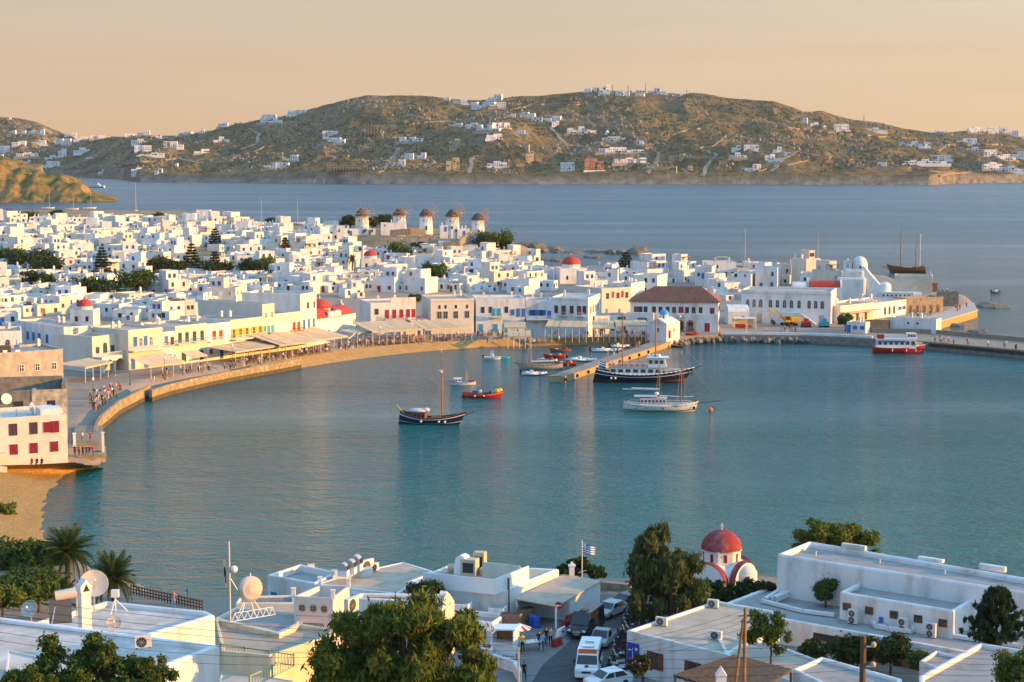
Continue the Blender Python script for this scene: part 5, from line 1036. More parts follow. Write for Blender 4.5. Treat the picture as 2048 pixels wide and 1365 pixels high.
# building on the headland
b = PD(4, 352, 1850); t = thing('villa', 'cream villa with a small dome on the left headland', 'villa', b); part('wall', MB().box((0, 0, 1), (16, 9, 7)).box((14, 2, 1), (12, 8, 5)), CREAM, t); part('dome', MB().lathe([(a, c + 4.4) for a, c in dome_prof(3, 3.4)], 12), CREAM, t, smooth=True); part('terracotta_terrace', MB().box((-4, -6, -3), (22, 5, 5)), VRED, t); part('pergola', MB().box((24, 0, 2.6), (14, 7, .5)).box((18, -3, 0), (.5, .5, 5)).box((30, -3, 0), (.5, .5, 5)), CANVAS, t)

# == TREES AND PLANTS
def leafmat(name, c, c2, c3=None):
    m = mat(name, c, .75, c2, .9, spec=.15, c3=c3); nt = m.node_tree; b = nt.nodes['Principled BSDF']
    tr = nt.nodes.new('ShaderNodeBsdfTranslucent'); mx = nt.nodes.new('ShaderNodeMixShader'); mx.inputs[0].default_value = .28; out = nt.nodes['Material Output']
    src = b.inputs['Base Color'].links[0].from_socket; nt.links.new(src, tr.inputs['Color']); nt.links.new(b.outputs[0], mx.inputs[1]); nt.links.new(tr.outputs[0], mx.inputs[2]); nt.links.new(mx.outputs[0], out.inputs['Surface']); return m
LF_D = leafmat('dark_evergreen_leaf', (.022, .045, .014), (.05, .085, .022)); LF_M = leafmat('mid_green_leaf', (.05, .095, .02), (.10, .14, .03)); LF_O = leafmat('olive_gold_leaf', (.055, .10, .018), (.115, .155, .028), (.20, .19, .035)); LF_T = leafmat('tamarisk_leaf', (.045, .075, .022), (.085, .11, .035), (.13, .125, .045)); LF_P = leafmat('palm_leaf', (.035, .07, .02), (.08, .11, .03)); LF_C = leafmat('conifer_needle', (.018, .04, .018), (.045, .075, .03))
BARK = mat('bark', (.14, .10, .07), .95, (.09, .065, .045), 2, .8, 6)
def leaves(blobs, n, size, seed, droop=0.0, asp=2.2, shell_=.35, inner=.16):
    """leaf faces spread through lumpy clumps; blobs = [(x, y, z, rx, ry, rz)]"""
    g = np.random.default_rng(seed); B = np.array(blobs, float); vol = (B[:, 3] * B[:, 4] * B[:, 5]) ** .72; k = g.choice(len(B), n, p=vol / vol.sum())
    d = g.normal(size=(n, 3)); d /= np.linalg.norm(d, axis=1)[:, None]
    lump = .82 + .3 * np.sin(d[:, 0] * 5 + k) * np.sin(d[:, 1] * 5 + 2 * k) + .16 * np.sin(d[:, 2] * 9 + k * 3)
    r = lump * (1 - shell_ * g.random(n) ** 1.6); r = np.where(g.random(n) < inner, r * g.random(n), r)
    r = r * (1 + np.where(g.random(n) < .3, .22 * np.abs(g.normal(size=n)), 0)); c = B[k, :3] + d * r[:, None] * B[k, 3:]
    nn = d + g.normal(size=(n, 3)) * .75; nn /= np.linalg.norm(nn, axis=1)[:, None]
    u = np.cross(nn, g.normal(size=(n, 3))); u[:, 2] -= droop; u /= np.linalg.norm(u, axis=1)[:, None]; v = np.cross(nn, u); v /= np.maximum(1e-6, np.linalg.norm(v, axis=1))[:, None]
    s = size * (.6 + .8 * g.random(n)); a, b = u * (s * asp * .5)[:, None], v * (s * .5)[:, None]
    V = np.stack([c - a, c + b * .9, c + a, c - b * .9], 1).reshape(-1, 3); me = bpy.data.meshes.new('crown')
    me.from_pydata(V.tolist(), [], np.arange(4 * n).reshape(n, 4).tolist()); me.update(); return me
def blobs_for(w, h, seed, k=9, flat=.75):
    g = random.Random(seed); out = [(0, 0, h * .62, w * .30, w * .28, h * .28)]
    for i in range(k):
        a = g.uniform(0, 6.28); rr = w * .5 * g.uniform(.35, .78); s = w * g.uniform(.17, .28); out.append((math.cos(a) * rr, math.sin(a) * rr * .9, h * g.uniform(.38, .84), s, s, s * flat))
    return out
def tree(loc, w, h, m, label, seed, n=900, size=.45, group=None, name='tree', k=9, cat='tree', trunk=True, droop=0.0, th=.35, asp=2.0):
    t = thing(name, label, cat, loc, 0, group); bl = blobs_for(w, h, seed, k)
    me = leaves(bl, n, size, seed, droop, asp); me.materials.append(m); link('crown', me, t)
    if trunk:
        mb = MB(); r = max(.12, w * .035); mb.path([(0, 0, -1), (.1 * w * .2, 0, h * .25), (0, .05 * w, h * .55)], [r * 1.3, r, r * .6], 7)
        for b_ in bl[1:6]: mb.path([(0, 0, h * th), (b_[0] * .5, b_[1] * .5, (h * th + b_[2]) / 2 + .1), (b_[0], b_[1], b_[2])], [r * .6, r * .4, r * .15], 5)
        part('trunk', mb, BARK, t)
    return t
def pine(loc, h, w, label, seed, name='norfolk_pine'):
    """whorled pine: level tiers of upturned branches round a straight stem"""
    t = thing(name, label, 'tree', loc, 0, 'tall whorled pines in the town'); g = random.Random(seed); part('trunk', MB().tube((0, 0, -1), (0, 0, h * .96), .28, .05, 6), BARK, t)
    bl = []; tiers = int(h / 1.15)
    for i in range(tiers):
        z = h * .12 + h * .86 * i / tiers; L = w / 2 * (1 - (i / tiers)) ** .75 * g.uniform(.85, 1.05) + .25; nb = 6
        for k in range(nb):
            a = 6.283 * (k / nb) + i * .5 + g.uniform(-.2, .2)
            for f in (.45, .75, 1.0): bl.append((math.cos(a) * L * f, math.sin(a) * L * f, z + L * .10 * f, L * .24, L * .24, .26))
    me = leaves(bl, 2600, .42, seed, 0, 2.4, .6, .4); me.materials.append(LF_C); link('crown', me, t); return t
for i, (px, py, hp, wp, lb) in enumerate(((205, 552, 62, 34, 'tall whorled pine with a ragged top at the left of the town'), (384, 545, 62, 36, 'dense conical pine beside the green-shuttered long house'), (430, 500, 46, 30, 'whorled pine high behind the conical one'), (430, 545, 46, 24, 'half-hidden pine right of the dense conical one'), (571, 512, 40, 22, 'small pale pine below the scaffolded windmill'), (1252, 545, 44, 34, 'lone pine by the open sea right of the large red dome'))):
    g_ = G(px, py); s = g_.y / FPX; pine(g_, hp * s, wp * s, lb, 50 + i)
TT = [(272, 596, 80, 42, LF_M, 'big bright green tree in the left of the town'), (186, 602, 70, 34, LF_D, 'dark olive tree left of the big bright green one'), (60, 536, 90, 24, LF_D, 'long dark tree clump near the left edge of the town'), (95, 552, 60, 26, LF_D, 'dark round tree below the long clump'), (82, 580, 56, 26, LF_D, 'dark tree with a ragged edge at the left'), (20, 528, 60, 20, LF_M, 'green hedge-like tree at the very left'), (320, 545, 60, 22, LF_D, 'dark flat tree behind the big bright green one'), (355, 552, 50, 20, LF_D, 'low dark tree between the two tall pines'), (430, 556, 60, 22, LF_D, 'dark tree under the half-hidden pine'), (506, 556, 46, 28, LF_D, 'dark round tree in the middle of the town'), (536, 550, 36, 26, LF_O, 'golden-brown tree beside the dark round one'), (866, 566, 50, 32, LF_M, 'round green tree in the town below the windmills'), (803, 517, 42, 24, LF_O, 'golden-green tree under the car park'), (856, 512, 34, 14, LF_O, 'low golden bush along the car park'), (700, 457, 34, 18, LF_D, 'dark tree left of the leftmost windmill'), (768, 455, 44, 16, LF_D, 'dark tree between the first two windmills'), (745, 456, 26, 16, LF_D, 'dark bush behind the leftmost windmill'), (45, 444, 56, 14, LF_D, 'dark trees on the town skyline at the far left'), (112, 438, 24, 12, LF_D, 'small dark tree on the skyline'), (318, 441, 22, 12, LF_D, 'small tree by the long flat roof'), (396, 441, 20, 12, LF_D, 'small tree beside the conical white tower'), (405, 590, 50, 16, LF_O, 'scrubby gold tree between roofs'), (990, 498, 70, 26, LF_M, 'green bush covering the slope under the rightmost windmill'), (1010, 502, 30, 14, LF_D, 'dark shrub low on the windmill slope'), (1575, 640, 34, 34, LF_D, 'dark tree behind the yellow excavator'), (1590, 640, 24, 26, LF_D, 'smaller dark tree beside the excavator'), (1690, 656, 26, 20, LF_M, 'green tree beside the blue-windowed kiosk'), (1730, 590, 20, 20, LF_D, 'dark bush under the lumpy church'), (546, 450, 30, 10, LF_D, 'low dark shrubs beyond the last roofs'), (700, 560, 20, 8, LF_M, 'small green roof garden bush'), (1046, 664, 10, 20, LF_M, 'slim green tree outside the white house with blue shutters'), (830, 604, 20, 10, LF_M, 'tiny green bush among white roofs')]
for i, (px, py, wp, hp, m_, lb) in enumerate(TT):
    if 1500 < px < 1800: g_ = P(px, py, 2.0)
    else: g_ = G(px, py)
    s = g_.y / FPX; tree(g_, wp * s * 1.15, hp * s * 1.3, m_, lb, 100 + i, n=2400, size=.55, group='trees and bushes of the town', k=11)
def frond_mesh(L, seed, wid=.34, drop=1.0, n=10):
    g = random.Random(seed); mb = MB(); pts = []
    for i in range(n + 1): f = i / n; pts.append(Vector((L * (f - .14 * f * f * drop), 0, L * (.42 * f - .62 * drop * f * f))))
    for i in range(n): mb.tube(pts[i], pts[i + 1], .035 * (1 - i / n) + .008, .035 * (1 - (i + 1) / n) + .008, 3, False)
    for i in range(1, n * 3):
        f = i / (n * 3); k = f * n; a = pts[int(k)].lerp(pts[min(n, int(k) + 1)], k - int(k)); ln = wid * L * (.25 + .75 * math.sin(math.pi * min(1, f * .9 + .12)))
        for s in (-1, 1):
            tip = a + Vector((ln * .55, s * ln * .62, -ln * .34 + g.uniform(-.08, .08))); b_ = Vector((.055, 0, 0)); mb.add([a - b_, a + b_, tip], [(0, 1, 2)])
    return mb.mesh('frond', LF_P)
def palm(loc, h, L, label, nf, seed, group=None, trunk_r=.3, dr=(.5, 1.6)):
    t = thing('palm_tree', label, 'palm tree', loc, 0, group); g = random.Random(seed); mb = MB()
    for i in range(10): mb.tube((0, 0, -1 + (h + 1) * i / 10), (0, 0, -1 + (h + 1) * (i + 1) / 10), trunk_r * 1.12, trunk_r * .92, 8)
    part('trunk', mb, BARK, t); part('boot', MB().lathe([(trunk_r, h - .5), (trunk_r * 1.9, h), (trunk_r * 1.2, h + .5), (.01, h + .7)], 10), DWOOD, t)
    M = [frond_mesh(L, seed + k, drop=dr[0] + (dr[1] - dr[0]) * k / 3) for k in range(4)]
    for i in range(nf):
        f = i / nf; k = min(3, int(f * 4)); o = link('frond', M[k], t, (0, 0, h + .1)); o.rotation_euler = (g.uniform(-.2, .2), R(-62 + 95 * f) * 1.0 + g.uniform(-.12, .12), i * 2.399); o.scale = (g.uniform(.85, 1.1),) * 3
    return t
g_ = G(705, 548); palm(g_, 5.0, 2.6, 'single palm tree standing among white roofs', 26, 7); g_ = G(253, 446); palm(g_, 3.6, 2.0, 'short palm on the town skyline beside the moored yacht', 20, 8)
# == BOATS
def hull_parts(L, B, H, bow=.7, stern=.35, over=.12, tr=.45, ns=22, nt=7, deep=.5, bulw=.35):
    """returns hull, deck, rim builders; bow at +x, waterline z = 0"""
    hull, deck, rim = MB(), MB(), MB(); rows = []
    def sec(s):
        if s > .42: f = 1 - ((s - .42) / .58) ** 2.3
        else: f = 1 - (1 - tr) * ((.42 - s) / .42) ** 2
        z = H * (1 + bow * max(0, (s - .4) / .6) ** 2 + stern * max(0, (.4 - s) / .4) ** 2); return max(.015, f) * B / 2, z
    for i in range(ns + 1):
        s = i / ns; hb, zs = sec(s); r = []
        for j in range(nt + 1):
            t = j / nt; zz = -deep + (zs + deep) * t; y = hb * (1 - (1 - t) ** 2.4) ** .8 if t > 0 else 0; x = -L / 2 + L * s + over * L * (max(0, (s - .5) * 2) ** 2 * (t - 1) * .9 - .25 * max(0, (.3 - s) / .3) * (t - 1) * -1)
            r.append((x, y, zz))
        rows.append(r)
    n = nt + 1
    for sg in (1, -1):
        o = len(hull.v); hull.v += [(x, y * sg, z) for r in rows for x, y, z in r]
        for i in range(ns):
            for j in range(nt): q = (o + i * n + j, o + (i + 1) * n + j, o + (i + 1) * n + j + 1, o + i * n + j + 1); hull.f.append(q if sg < 0 else q[::-1]); hull.m.append(0)
    o = len(hull.v); hull.v += [(x, y, z) for x, y, z in rows[0]] + [(x, -y, z) for x, y, z in rows[0]]
    hull.f += [(o + j, o + j + 1, o + n + j + 1, o + n + j) for j in range(nt)]; hull.m += [0] * nt
    dv = []
    for r in rows: x, y, z = r[-1]; dv += [(x, y * .97, z - bulw), (x, -y * .97, z - bulw)]
    deck.add(dv, [(2 * i, 2 * i + 2, 2 * i + 3, 2 * i + 1) for i in range(ns)])
    for sg in (1, -1):
        for i in range(ns):
            a, b = rows[i][-1], rows[i + 1][-1]; rim.tube((a[0], a[1] * sg, a[2]), (b[0], b[1] * sg, b[2]), .055 * max(1, B / 4), n=4)
    def band(t0, t1, off=.03):
        mb = MB()
        for sg in (1, -1):
            for i in range(ns):
                v = []
                for (i_, t) in ((i, t0), (i + 1, t0), (i + 1, t1), (i, t1)):
                    k = t * nt; j = min(nt - 1, int(k)); a, b = rows[i_][j], rows[i_][j + 1]; f = k - j; v.append((a[0] + (b[0] - a[0]) * f, (a[1] + (b[1] - a[1]) * f + off) * sg, a[2] + (b[2] - a[2]) * f))
                mb.add(v, [(0, 1, 2, 3)])
        return mb
    return hull, deck, rim, band, sec
NAVY = mat('navy_hull', (.010, .018, .055), .3, spec=.5); HWHITE = mat('white_hull', (.78, .78, .76), .35, (.68, .68, .65), .8); HRED = mat('red_hull', (.48, .03, .02), .35); HBLK = mat('black_hull', (.02, .018, .018), .45); VARN = mat('varnished_wood', (.27, .11, .04), .4, (.20, .08, .03), 1.2); DECK = mat('teak_deck', (.42, .30, .18), .75, (.34, .24, .14), 1.5); MASTW = mat('mast_wood', (.34, .13, .05), .5); TARP = mat('pale_tarpaulin', (.62, .60, .58), .8, (.52, .50, .48), .9, .3, 3); CYAN = mat('cyan_plastic', (.03, .42, .62), .45); ORNG = mat('orange_plastic', (.75, .16, .03), .5); RIBG = mat('grey_inflatable', (.62, .62, .60), .5); ROPE = mat('rope', (.42, .33, .22), .9); YELP = mat('yellow_net', (.68, .45, .06), .8)
def boat(px, py, Lp, head, label, hullm, B=.3, H=.09, deckm=DECK, name='boat', cat='boat', rimm=VARN, L=None, z=0.0, group=None, **kw):
    p = P(px, py, z); L = L or Lp * p.y / FPX; t = thing(name, label, cat, (p.x, p.y, z), R(head), group)
    h, d, r, band, sec = hull_parts(L, L * B, L * H, **kw)
    part('hull', h, hullm, t, smooth=True); part('deck', d, deckm, t, fix=False); part('rail', r, rimm, t, smooth=True); return t, L, band, sec
def rig(t, x, z0, h, r, m, ratl=None, beam=1.5, yard=None):
    mst = part('mast', MB().tube((x, 0, z0), (x, 0, z0 + h), r, r * .5, 8), m, t)
    if yard: part('yard', MB().tube((x - yard * .4, -yard, z0 + h * .74), (x + yard * .4, yard, z0 + h * .74), .06), WOOD, mst)
    sh = MB()
    for s in (-1, 1):
        pts = []
        for k in (-.09, 0, .09): a, b = Vector((x + k * h, s * beam, z0)), Vector((x, 0, z0 + h * (.72 if ratl else .95))); sh.tube(a, b, .018, n=3); pts.append((a, b))
        if ratl:
            for i in range(1, ratl): f = i / ratl * .9; sh.tube(pts[0][0].lerp(pts[0][1], f), pts[2][0].lerp(pts[2][1], f), .015, n=3)
    part('shroud', sh, ROPE, mst); return mst
def cabin(t, x0, x1, w, z0, h, m, roofm, wins=4, winm=DARK, nm='cabin', rake=.0):
    c = part(nm, MB().add([(x0, -w / 2, z0), (x1, -w / 2, z0), (x1, w / 2, z0), (x0, w / 2, z0), (x0 + .05, -w * .46, z0 + h), (x1 - rake, -w * .46, z0 + h), (x1 - rake, w * .46, z0 + h), (x0 + .05, w * .46, z0 + h)], [(0, 3, 2, 1), (4, 5, 6, 7), (0, 1, 5, 4), (1, 2, 6, 5), (2, 3, 7, 6), (3, 0, 4, 7)]), m, t)
    part('cabin_roof', MB().bb(x0 - .12, x1 - rake + .2, -w * .5, w * .5, z0 + h, z0 + h + .09), roofm, c)
    for k in range(wins):
        xa = x0 + (x1 - rake - x0) * (k + .18) / wins; xb = x0 + (x1 - rake - x0) * (k + .82) / wins
        for s in (-1, 1): part('window', MB().bb(xa, xb, s * w * .495 - .02, s * w * .495 + .02, z0 + h * .42, z0 + h * .82), winm, c)
    return c
def fender(t, x, y, z, r=.22): part('fender', MB().sphere((x, y, z), r, 8, 5), WPAINT, t, smooth=True)
# 1 navy caique with one tall mast and brown deckhouse
t, L, band, sec = boat(868, 848, 136, -9, 'navy blue wooden caique with one tall reddish mast and brown deckhouse', NAVY, .27, .098, VARN, 'sailing_boat', 'sailboat', bow=1.0, stern=.9, over=.16, tr=.5)
part('stripe', band(.80, .86), WPAINT, t); part('waterline', band(.36, .40), WPAINT, t)
cabin(t, -L * .36, -L * .12, L * .19, .6, 1.5, VARN, DWOOD, 4); part('tarpaulin', MB().sphere((-L * .24, 0, 2.35), 1, 12, 6, (L * .15, L * .11, .42)).sphere((-L * .12, .1, 2.5), 1, 10, 5, (L * .07, L * .07, .4)), TARP, t, smooth=True)
rig(t, L * .12, .6, 12.3, .14, MASTW, 14, L * .12, 1.1); part('masthead', MB().tube((L * .12, 0, 9.6), (L * .12, 0, 13.6), .075, .04), WPAINT, t); part('furled_sail', MB().sphere((L * .10, 0, 9.5), .45, 8, 5, (1, .6, .8)), TARP, t)
part('bowsprit', MB().tube((L * .44, 0, 1.6), (L * .64, 0, 2.5), .1, .06), DWOOD, t); part('gaff', MB().tube((-L * .42, .3, 1.2), (-L * .58, .6, 3.2), .14, .11), YELL, t)
for x in (-.17, .1, .19): fender(t, L * x, -L * .135, .62)
part('deck_gear', MB().box((L * .02, .2, 1.0), (1.6, .9, .5)).box((L * .2, 0, .95), (1.8, 1.0, .4)).sphere((L * .26, .2, 1.1), .4, 8, 5), mat('coiled_ropes', (.45, .2, .07), .9, (.2, .1, .06), 3), t)
part('anchor_line', MB().path([(L * .5, 0, 1.4), (L * .62, -.6, .4), (L * .72, -1, 0)], .02, 3), ROPE, t); part('stay', MB().tube((L * .12, 0, 12), (L * .63, 0, 2.45), .015, n=3).tube((L * .12, 0, 12.5), (-L * .47, 0, 1.4), .015, n=3), ROPE, t)
# 2 small white fishing boat
t, L, band, sec = boat(924, 770, 54, -172, 'small white fishing boat with pale wheelhouse between the navy caique and the beach', HWHITE, .33, .1, HWHITE, 'fishing_boat', 'boat', BLUE, bow=.7, stern=.5, tr=.6); cabin(t, .2, 1.6, 1.2, .4, 1.0, HWHITE, HWHITE, 2, GLASS); rig(t, -1.0, .4, 2.9, .05, MASTW, None, .6, .35); part('stripe', band(.84, .9), BLUE, t); part('gear', MB().box((-1.9, 0, .75), (.9, .9, .5)).box((1.9, 0, .7), (.6, .6, .3)), RED, t)
# 3 red fishing boat with yellow nets
t, L, band, sec = boat(967, 796, 84, -4, 'bright red wooden fishing boat heaped with yellow nets and blue crates', HRED, .29, .10, DWOOD, 'fishing_boat', 'boat', HRED, bow=.8, stern=.45, tr=.55); part('stripe', band(.82, .85), WPAINT, t)
part('net_heap', MB().sphere((L * .33, 0, 1.25), .8, 10, 6, (1, .8, .8)).sphere((L * .40, .2, 1.5), .5, 8, 5), YELP, t, smooth=True); part('blue_crate', MB().box((-L * .2, 0, 1.15), (1.1, 1.0, .7)), BLUE, t); part('winch', MB().tube((-L * .08, -.5, 1.2), (-L * .08, .5, 1.2), .35, n=10), CREAM, t); part('gear', MB().box((L * .05, 0, .95), (1.6, 1.0, .4)).sphere((L * .17, 0, 1.0), .45, 8, 5), DMETAL, t); part('blue_tarpaulin', MB().sphere((L * .2, .1, 1.1), .5, 8, 5, (1.1, 1, .7)), CYAN, t); part('davit', MB().path([(-L * .3, 0, .9), (-L * .27, 0, 2.2), (-L * .08, 0, 2.4)], .05, 5), CREAM, t); part('green_net', MB().sphere((-L * .08, -1.05, .85), .5, 8, 5, (1.8, .35, .7)), GREEN, t)
for x in (-.2, .02): fender(t, L * x, -1.25, .5, .16)
# 4 white runabout and a cyan pedal float
t, L, band, sec = boat(985, 719, 36, -8, 'small white motorboat with a ring-shaped windscreen near the beach', HWHITE, .38, .12, HWHITE, 'motorboat', 'motorboat', HWHITE, bow=.4, stern=.1, tr=.85); part('console', MB().box((-.1, 0, .95), (.9, .8, .7), taper=.8), HWHITE, t); part('ring', fixn(MB().lathe([(.3, -.05), (.42, -.05), (.42, .05), (.3, .05), (.3, -.05)], 12).mesh('ring', HWHITE)), None, t, (-.1, 0, 1.7)).rotation_euler = (R(90), 0, 0); part('outboard', MB().box((-L * .52, 0, .55), (.35, .35, .9)), BLACK, t); part('trim', band(.8, .95), CYAN, t)
t, L, band, sec = boat(1012, 717, 18, 10, 'little bright cyan dinghy moored behind the white motorboat', CYAN, .5, .16, CYAN, 'dinghy', 'dinghy', CYAN, bow=.3, stern=.1, tr=.9); part('thwart', MB().bb(-.1, .15, -.45, .45, .3, .36), CYAN, t)
# 5 wooden sloop, inflatables and red boats round the jetty
t, L, band, sec = boat(1078, 738, 94, -176, 'pale wooden sloop with a lattice mast beside the jetty', mat('weathered_hull', (.42, .38, .33), .6), .25, .075, DECK, 'sailing_boat', 'sailboat', WOOD, bow=1.0, stern=.7, tr=.5); rig(t, L * .2, .5, 7.4, .1, MASTW, None, L * .1, .7); part('boom', MB().tube((L * .2, 0, 1.5), (-L * .35, 0, 1.6), .09), WOOD, t); part('furled_sail', MB().tube((L * .17, 0, 1.68), (-L * .32, 0, 1.75), .16, n=8), TARP, t); cabin(t, -L * .3, -L * .05, 1.4, .45, .6, HWHITE, WOOD, 3); part('bowsprit', MB().tube((L * .45, 0, 1.2), (L * .62, 0, 1.7), .07), WOOD, t)
def rib(px, py, Lp, head, label, m=RIBG, z=0):
    p = P(px, py, z); L = Lp * p.y / FPX; t = thing('inflatable_boat', label, 'boat', p, R(head)); w = L * .2
    pts = [(-L / 2, -w, .3), (L * .2, -w, .32), (L * .42, -w * .55, .42), (L * .5, 0, .5), (L * .42, w * .55, .42), (L * .2, w, .32), (-L / 2, w, .3)]
    part('tube', MB().path(pts, .24, 8), m, t, smooth=True); part('floor', MB().bb(-L * .46, L * .36, -w, w, .05, .15), DMETAL, t); part('console', MB().box((-.1 * L, 0, .6), (.7, .6, .9)), HWHITE, t); part('outboard', MB().box((-L * .54, 0, .6), (.4, .4, 1.1)), BLACK, t); part('seat', MB().box((-L * .28, 0, .45), (.5, w * 1.4, .45)), WPAINT, t); return t
rib(1068, 750, 50, -6, 'grey inflatable lying off the end of the jetty'); rib(1212, 703, 60, 4, 'white inflatable with black outboard behind the jetty'); rib(1240, 695, 40, 12, 'smaller inflatable nearest the town beach behind the jetty'); rib(1165, 722, 62, -24, 'long white inflatable alongside the jetty', mat('white_inflatable', (.72, .72, .70), .5)); rib(1992, 586, 20, 20, 'orange-floored inflatable out at sea beyond the quay', DMETAL)
for px, py, hd, lb, m_ in ((1108, 716, 170, 'red rowing boat crowded against the sloop', HRED), (1130, 731, 172, 'red skiff against the jetty side', HRED), (1092, 724, 165, 'white and red fishing skiff behind the sloop', HWHITE), (1120, 704, 178, 'brown planked skiff at the back of the jetty boats', WOOD)):
    t, L, band, sec = boat(px, py, 44, hd, lb, m_, .34, .12, DWOOD, 'skiff', 'boat', WOOD, bow=.6, stern=.3); part('thwart', MB().bb(-.15, .15, -L * .14, L * .14, .35, .42), WOOD, t); part('net_heap', MB().sphere((-L * .25, 0, .7), .5, 8, 5), ORNG if m_ is HRED else RED, t, smooth=True); part('crate', MB().box((L * .15, 0, .65), (.6, .6, .4)), WPAINT, t)
t, L, band, sec = boat(1356, 695, 28, -3, 'small black rowing boat with a short mast by the chapel', HBLK, .34, .13, DWOOD, 'rowing_boat', 'boat', WOOD, bow=.5, stern=.4); part('mast', MB().tube((.2, 0, .2), (.2, 0, 2.2), .04), WOOD, t); part('thwart', MB().bb(-.6, -.4, -.45, .45, .35, .4), WOOD, t)
for px, py, hd, lb, m_ in ((1268, 679, 175, 'red boat hauled up on the sand near the chapel', HRED), (1060, 684, 5, 'white boat hauled up on the town beach', HWHITE), (1385, 671, 8, 'red boat lying on the quay by the chapel', HRED)):
    t, L, band, sec = boat(px, py, 28, hd, lb, m_, .36, .15, DWOOD, 'rowing_boat', 'boat', m_, z=1.0 if px < 1300 else 2.05, bow=.4, stern=.3, deep=.1); part('thwart', MB().bb(-.12, .12, -L * .15, L * .15, .35, .4), WOOD, t)
for px, py, lb, m_ in ((1440, 672, 'red lifebuoy-coloured float on the quay kerb', RED), (1421, 823, 'orange mooring buoy beside the white ketch', ORNG)):
    z = 2.1 if px > 1430 else 0; o = link('buoy', fixn(MB().sphere((0, 0, .3), .42, 12, 8).tube((0, 0, .7), (0, 0, .95), .05).mesh('buoy', m_)), None, P(px, py, z)); tag(o, lb, 'buoy')
# 6 big blue excursion ship
t, L, band, sec = boat(1290, 764, 198, -5, 'big navy excursion ship with white upper deck and two reddish masts', NAVY, .25, .085, DECK, 'excursion_ship', 'ship', WPAINT, bow=.8, stern=.55, over=.14, tr=.7); part('stripe', band(.74, .78), WPAINT, t); part('boot_top', band(.24, .38), mat('red_lead', (.30, .05, .03), .6), t)
zb = 1.5; c = cabin(t, -L * .36, L * .17, L * .19, zb, 1.7, HWHITE, DECK, 7, GLASS, 'lower_saloon'); w2 = cabin(t, L * .03, L * .22, L * .16, zb + 1.8, 1.9, HWHITE, HWHITE, 3, GLASS, 'wheelhouse', .5); part('visor', MB().bb(L * .02, L * .24, -L * .085, L * .085, zb + 3.75, zb + 3.9), HWHITE, t); part('roof_gear', MB().box((L * .1, .5, zb + 4.15), (1.4, .8, .5)).sphere((L * .14, -.5, zb + 4.2), .4, 8, 5).sphere((L * .04, 0, zb + 4.1), .35, 8, 5), WPAINT, t)
for s in (-1, 1): railing('deck_railing', t, -L * .36, L * .02, s * L * .092, zb + 1.75, 1.0, WPAINT, 30); railing('bow_railing', t, L * .2, L * .36, s * L * .07, 1.9, .9, WPAINT, 12)
for k in range(6):
    for s in (-1, 1): ch = part('deck_chair', MB().bb(-.25, .25, -.25, .25, 0, .45).bb(-.25, -.17, -.25, .25, .45, 1.0), ORNG, t, (-L * .32 + k * L * .06, s * .9, zb + 1.8))
rig(t, -L * .23, zb, 13.3, .2, MASTW, None, L * .1); rig(t, L * .105, zb + 1.8, 11.2, .2, MASTW, None, L * .1); part('bowsprit', MB().tube((L * .44, 0, 2.6), (L * .58, 0, 3.6), .13, .08), DWOOD, t); part('forestay', MB().tube((L * .57, 0, 3.5), (L * .105, 0, 14), .02, n=3), ROPE, t); part('anchor', MB().box((L * .47, -.4, 2.0), (.2, .2, .9)), DMETAL, t)
fl = part('flag', MB().add([(-L * .47, 0, 3.0), (-L * .40, .05, 2.6), (-L * .40, .1, 4.0), (-L * .47, 0, 4.4)], [(0, 1, 2, 3)]), BLUE, t); part('flag_stripe', MB().add([(-L * .469, -.02, 3.5), (-L * .401, .03, 3.1), (-L * .401, .05, 3.35), (-L * .469, -.02, 3.75)], [(0, 1, 2, 3)]).add([(-L * .469, -.02, 4.0), (-L * .401, .05, 3.6), (-L * .401, .07, 3.8), (-L * .469, -.02, 4.2)], [(0, 1, 2, 3)]), WPAINT, fl); part('flagstaff', MB().tube((-L * .47, 0, 1.6), (-L * .47, 0, 4.6), .04), WPAINT, t)
for x in (-.34, -.3): fender(t, L * x, -L * .118, 1.0, .25)
part('mooring_rope', MB().path([(-L * .45, .2, 1.8), (-L * .5, 6, 1.2)], .025, 3), ROPE, t)
# 7 white ketch
t, L, band, sec = boat(1322, 822, 150, -4, 'white two-masted ketch with a long bowsprit anchored in front of the ship', HWHITE, .25, .085, DECK, 'sailing_boat', 'sailboat', HWHITE, bow=.55, stern=.6, over=.06, tr=.6); part('stripe', band(.80, .83), DMETAL, t); part('boot_top', band(.34, .40), DMETAL, t)
cabin(t, -L * .28, L * .08, L * .16, .95, 1.5, HWHITE, TARP, 7, BROWN, 'deckhouse', .2); part('awning', MB().bb(-L * .36, -L * .05, -L * .08, L * .08, 2.75, 2.85), TARP, t); rig(t, -L * .03, 1.0, 8.6, .12, MASTW, None, L * .1); rig(t, L * .27, 1.0, 9.9, .13, MASTW, None, L * .1)
part('main_boom', MB().tube((-L * .02, 0, 4.0), (-L * .52, 0, 4.1), .08), WPAINT, t); part('furled_sail', MB().tube((-L * .03, 0, 4.12), (-L * .40, 0, 4.22), .18, n=8), TARP, t); part('fore_boom', MB().tube((L * .27, 0, 2.7), (-L * .02, 0, 2.9), .1, n=8).tube((L * .29, 0, 2.7), (L * .44, 0, 2.8), .1, n=8), TARP, t); part('bowsprit', MB().tube((L * .46, 0, 1.5), (L * .62, -.1, 1.75), .09, .08).tube((L * .62, -.1, 1.75), (L * .80, -.2, 2.1), .1, .08), DWOOD, t)
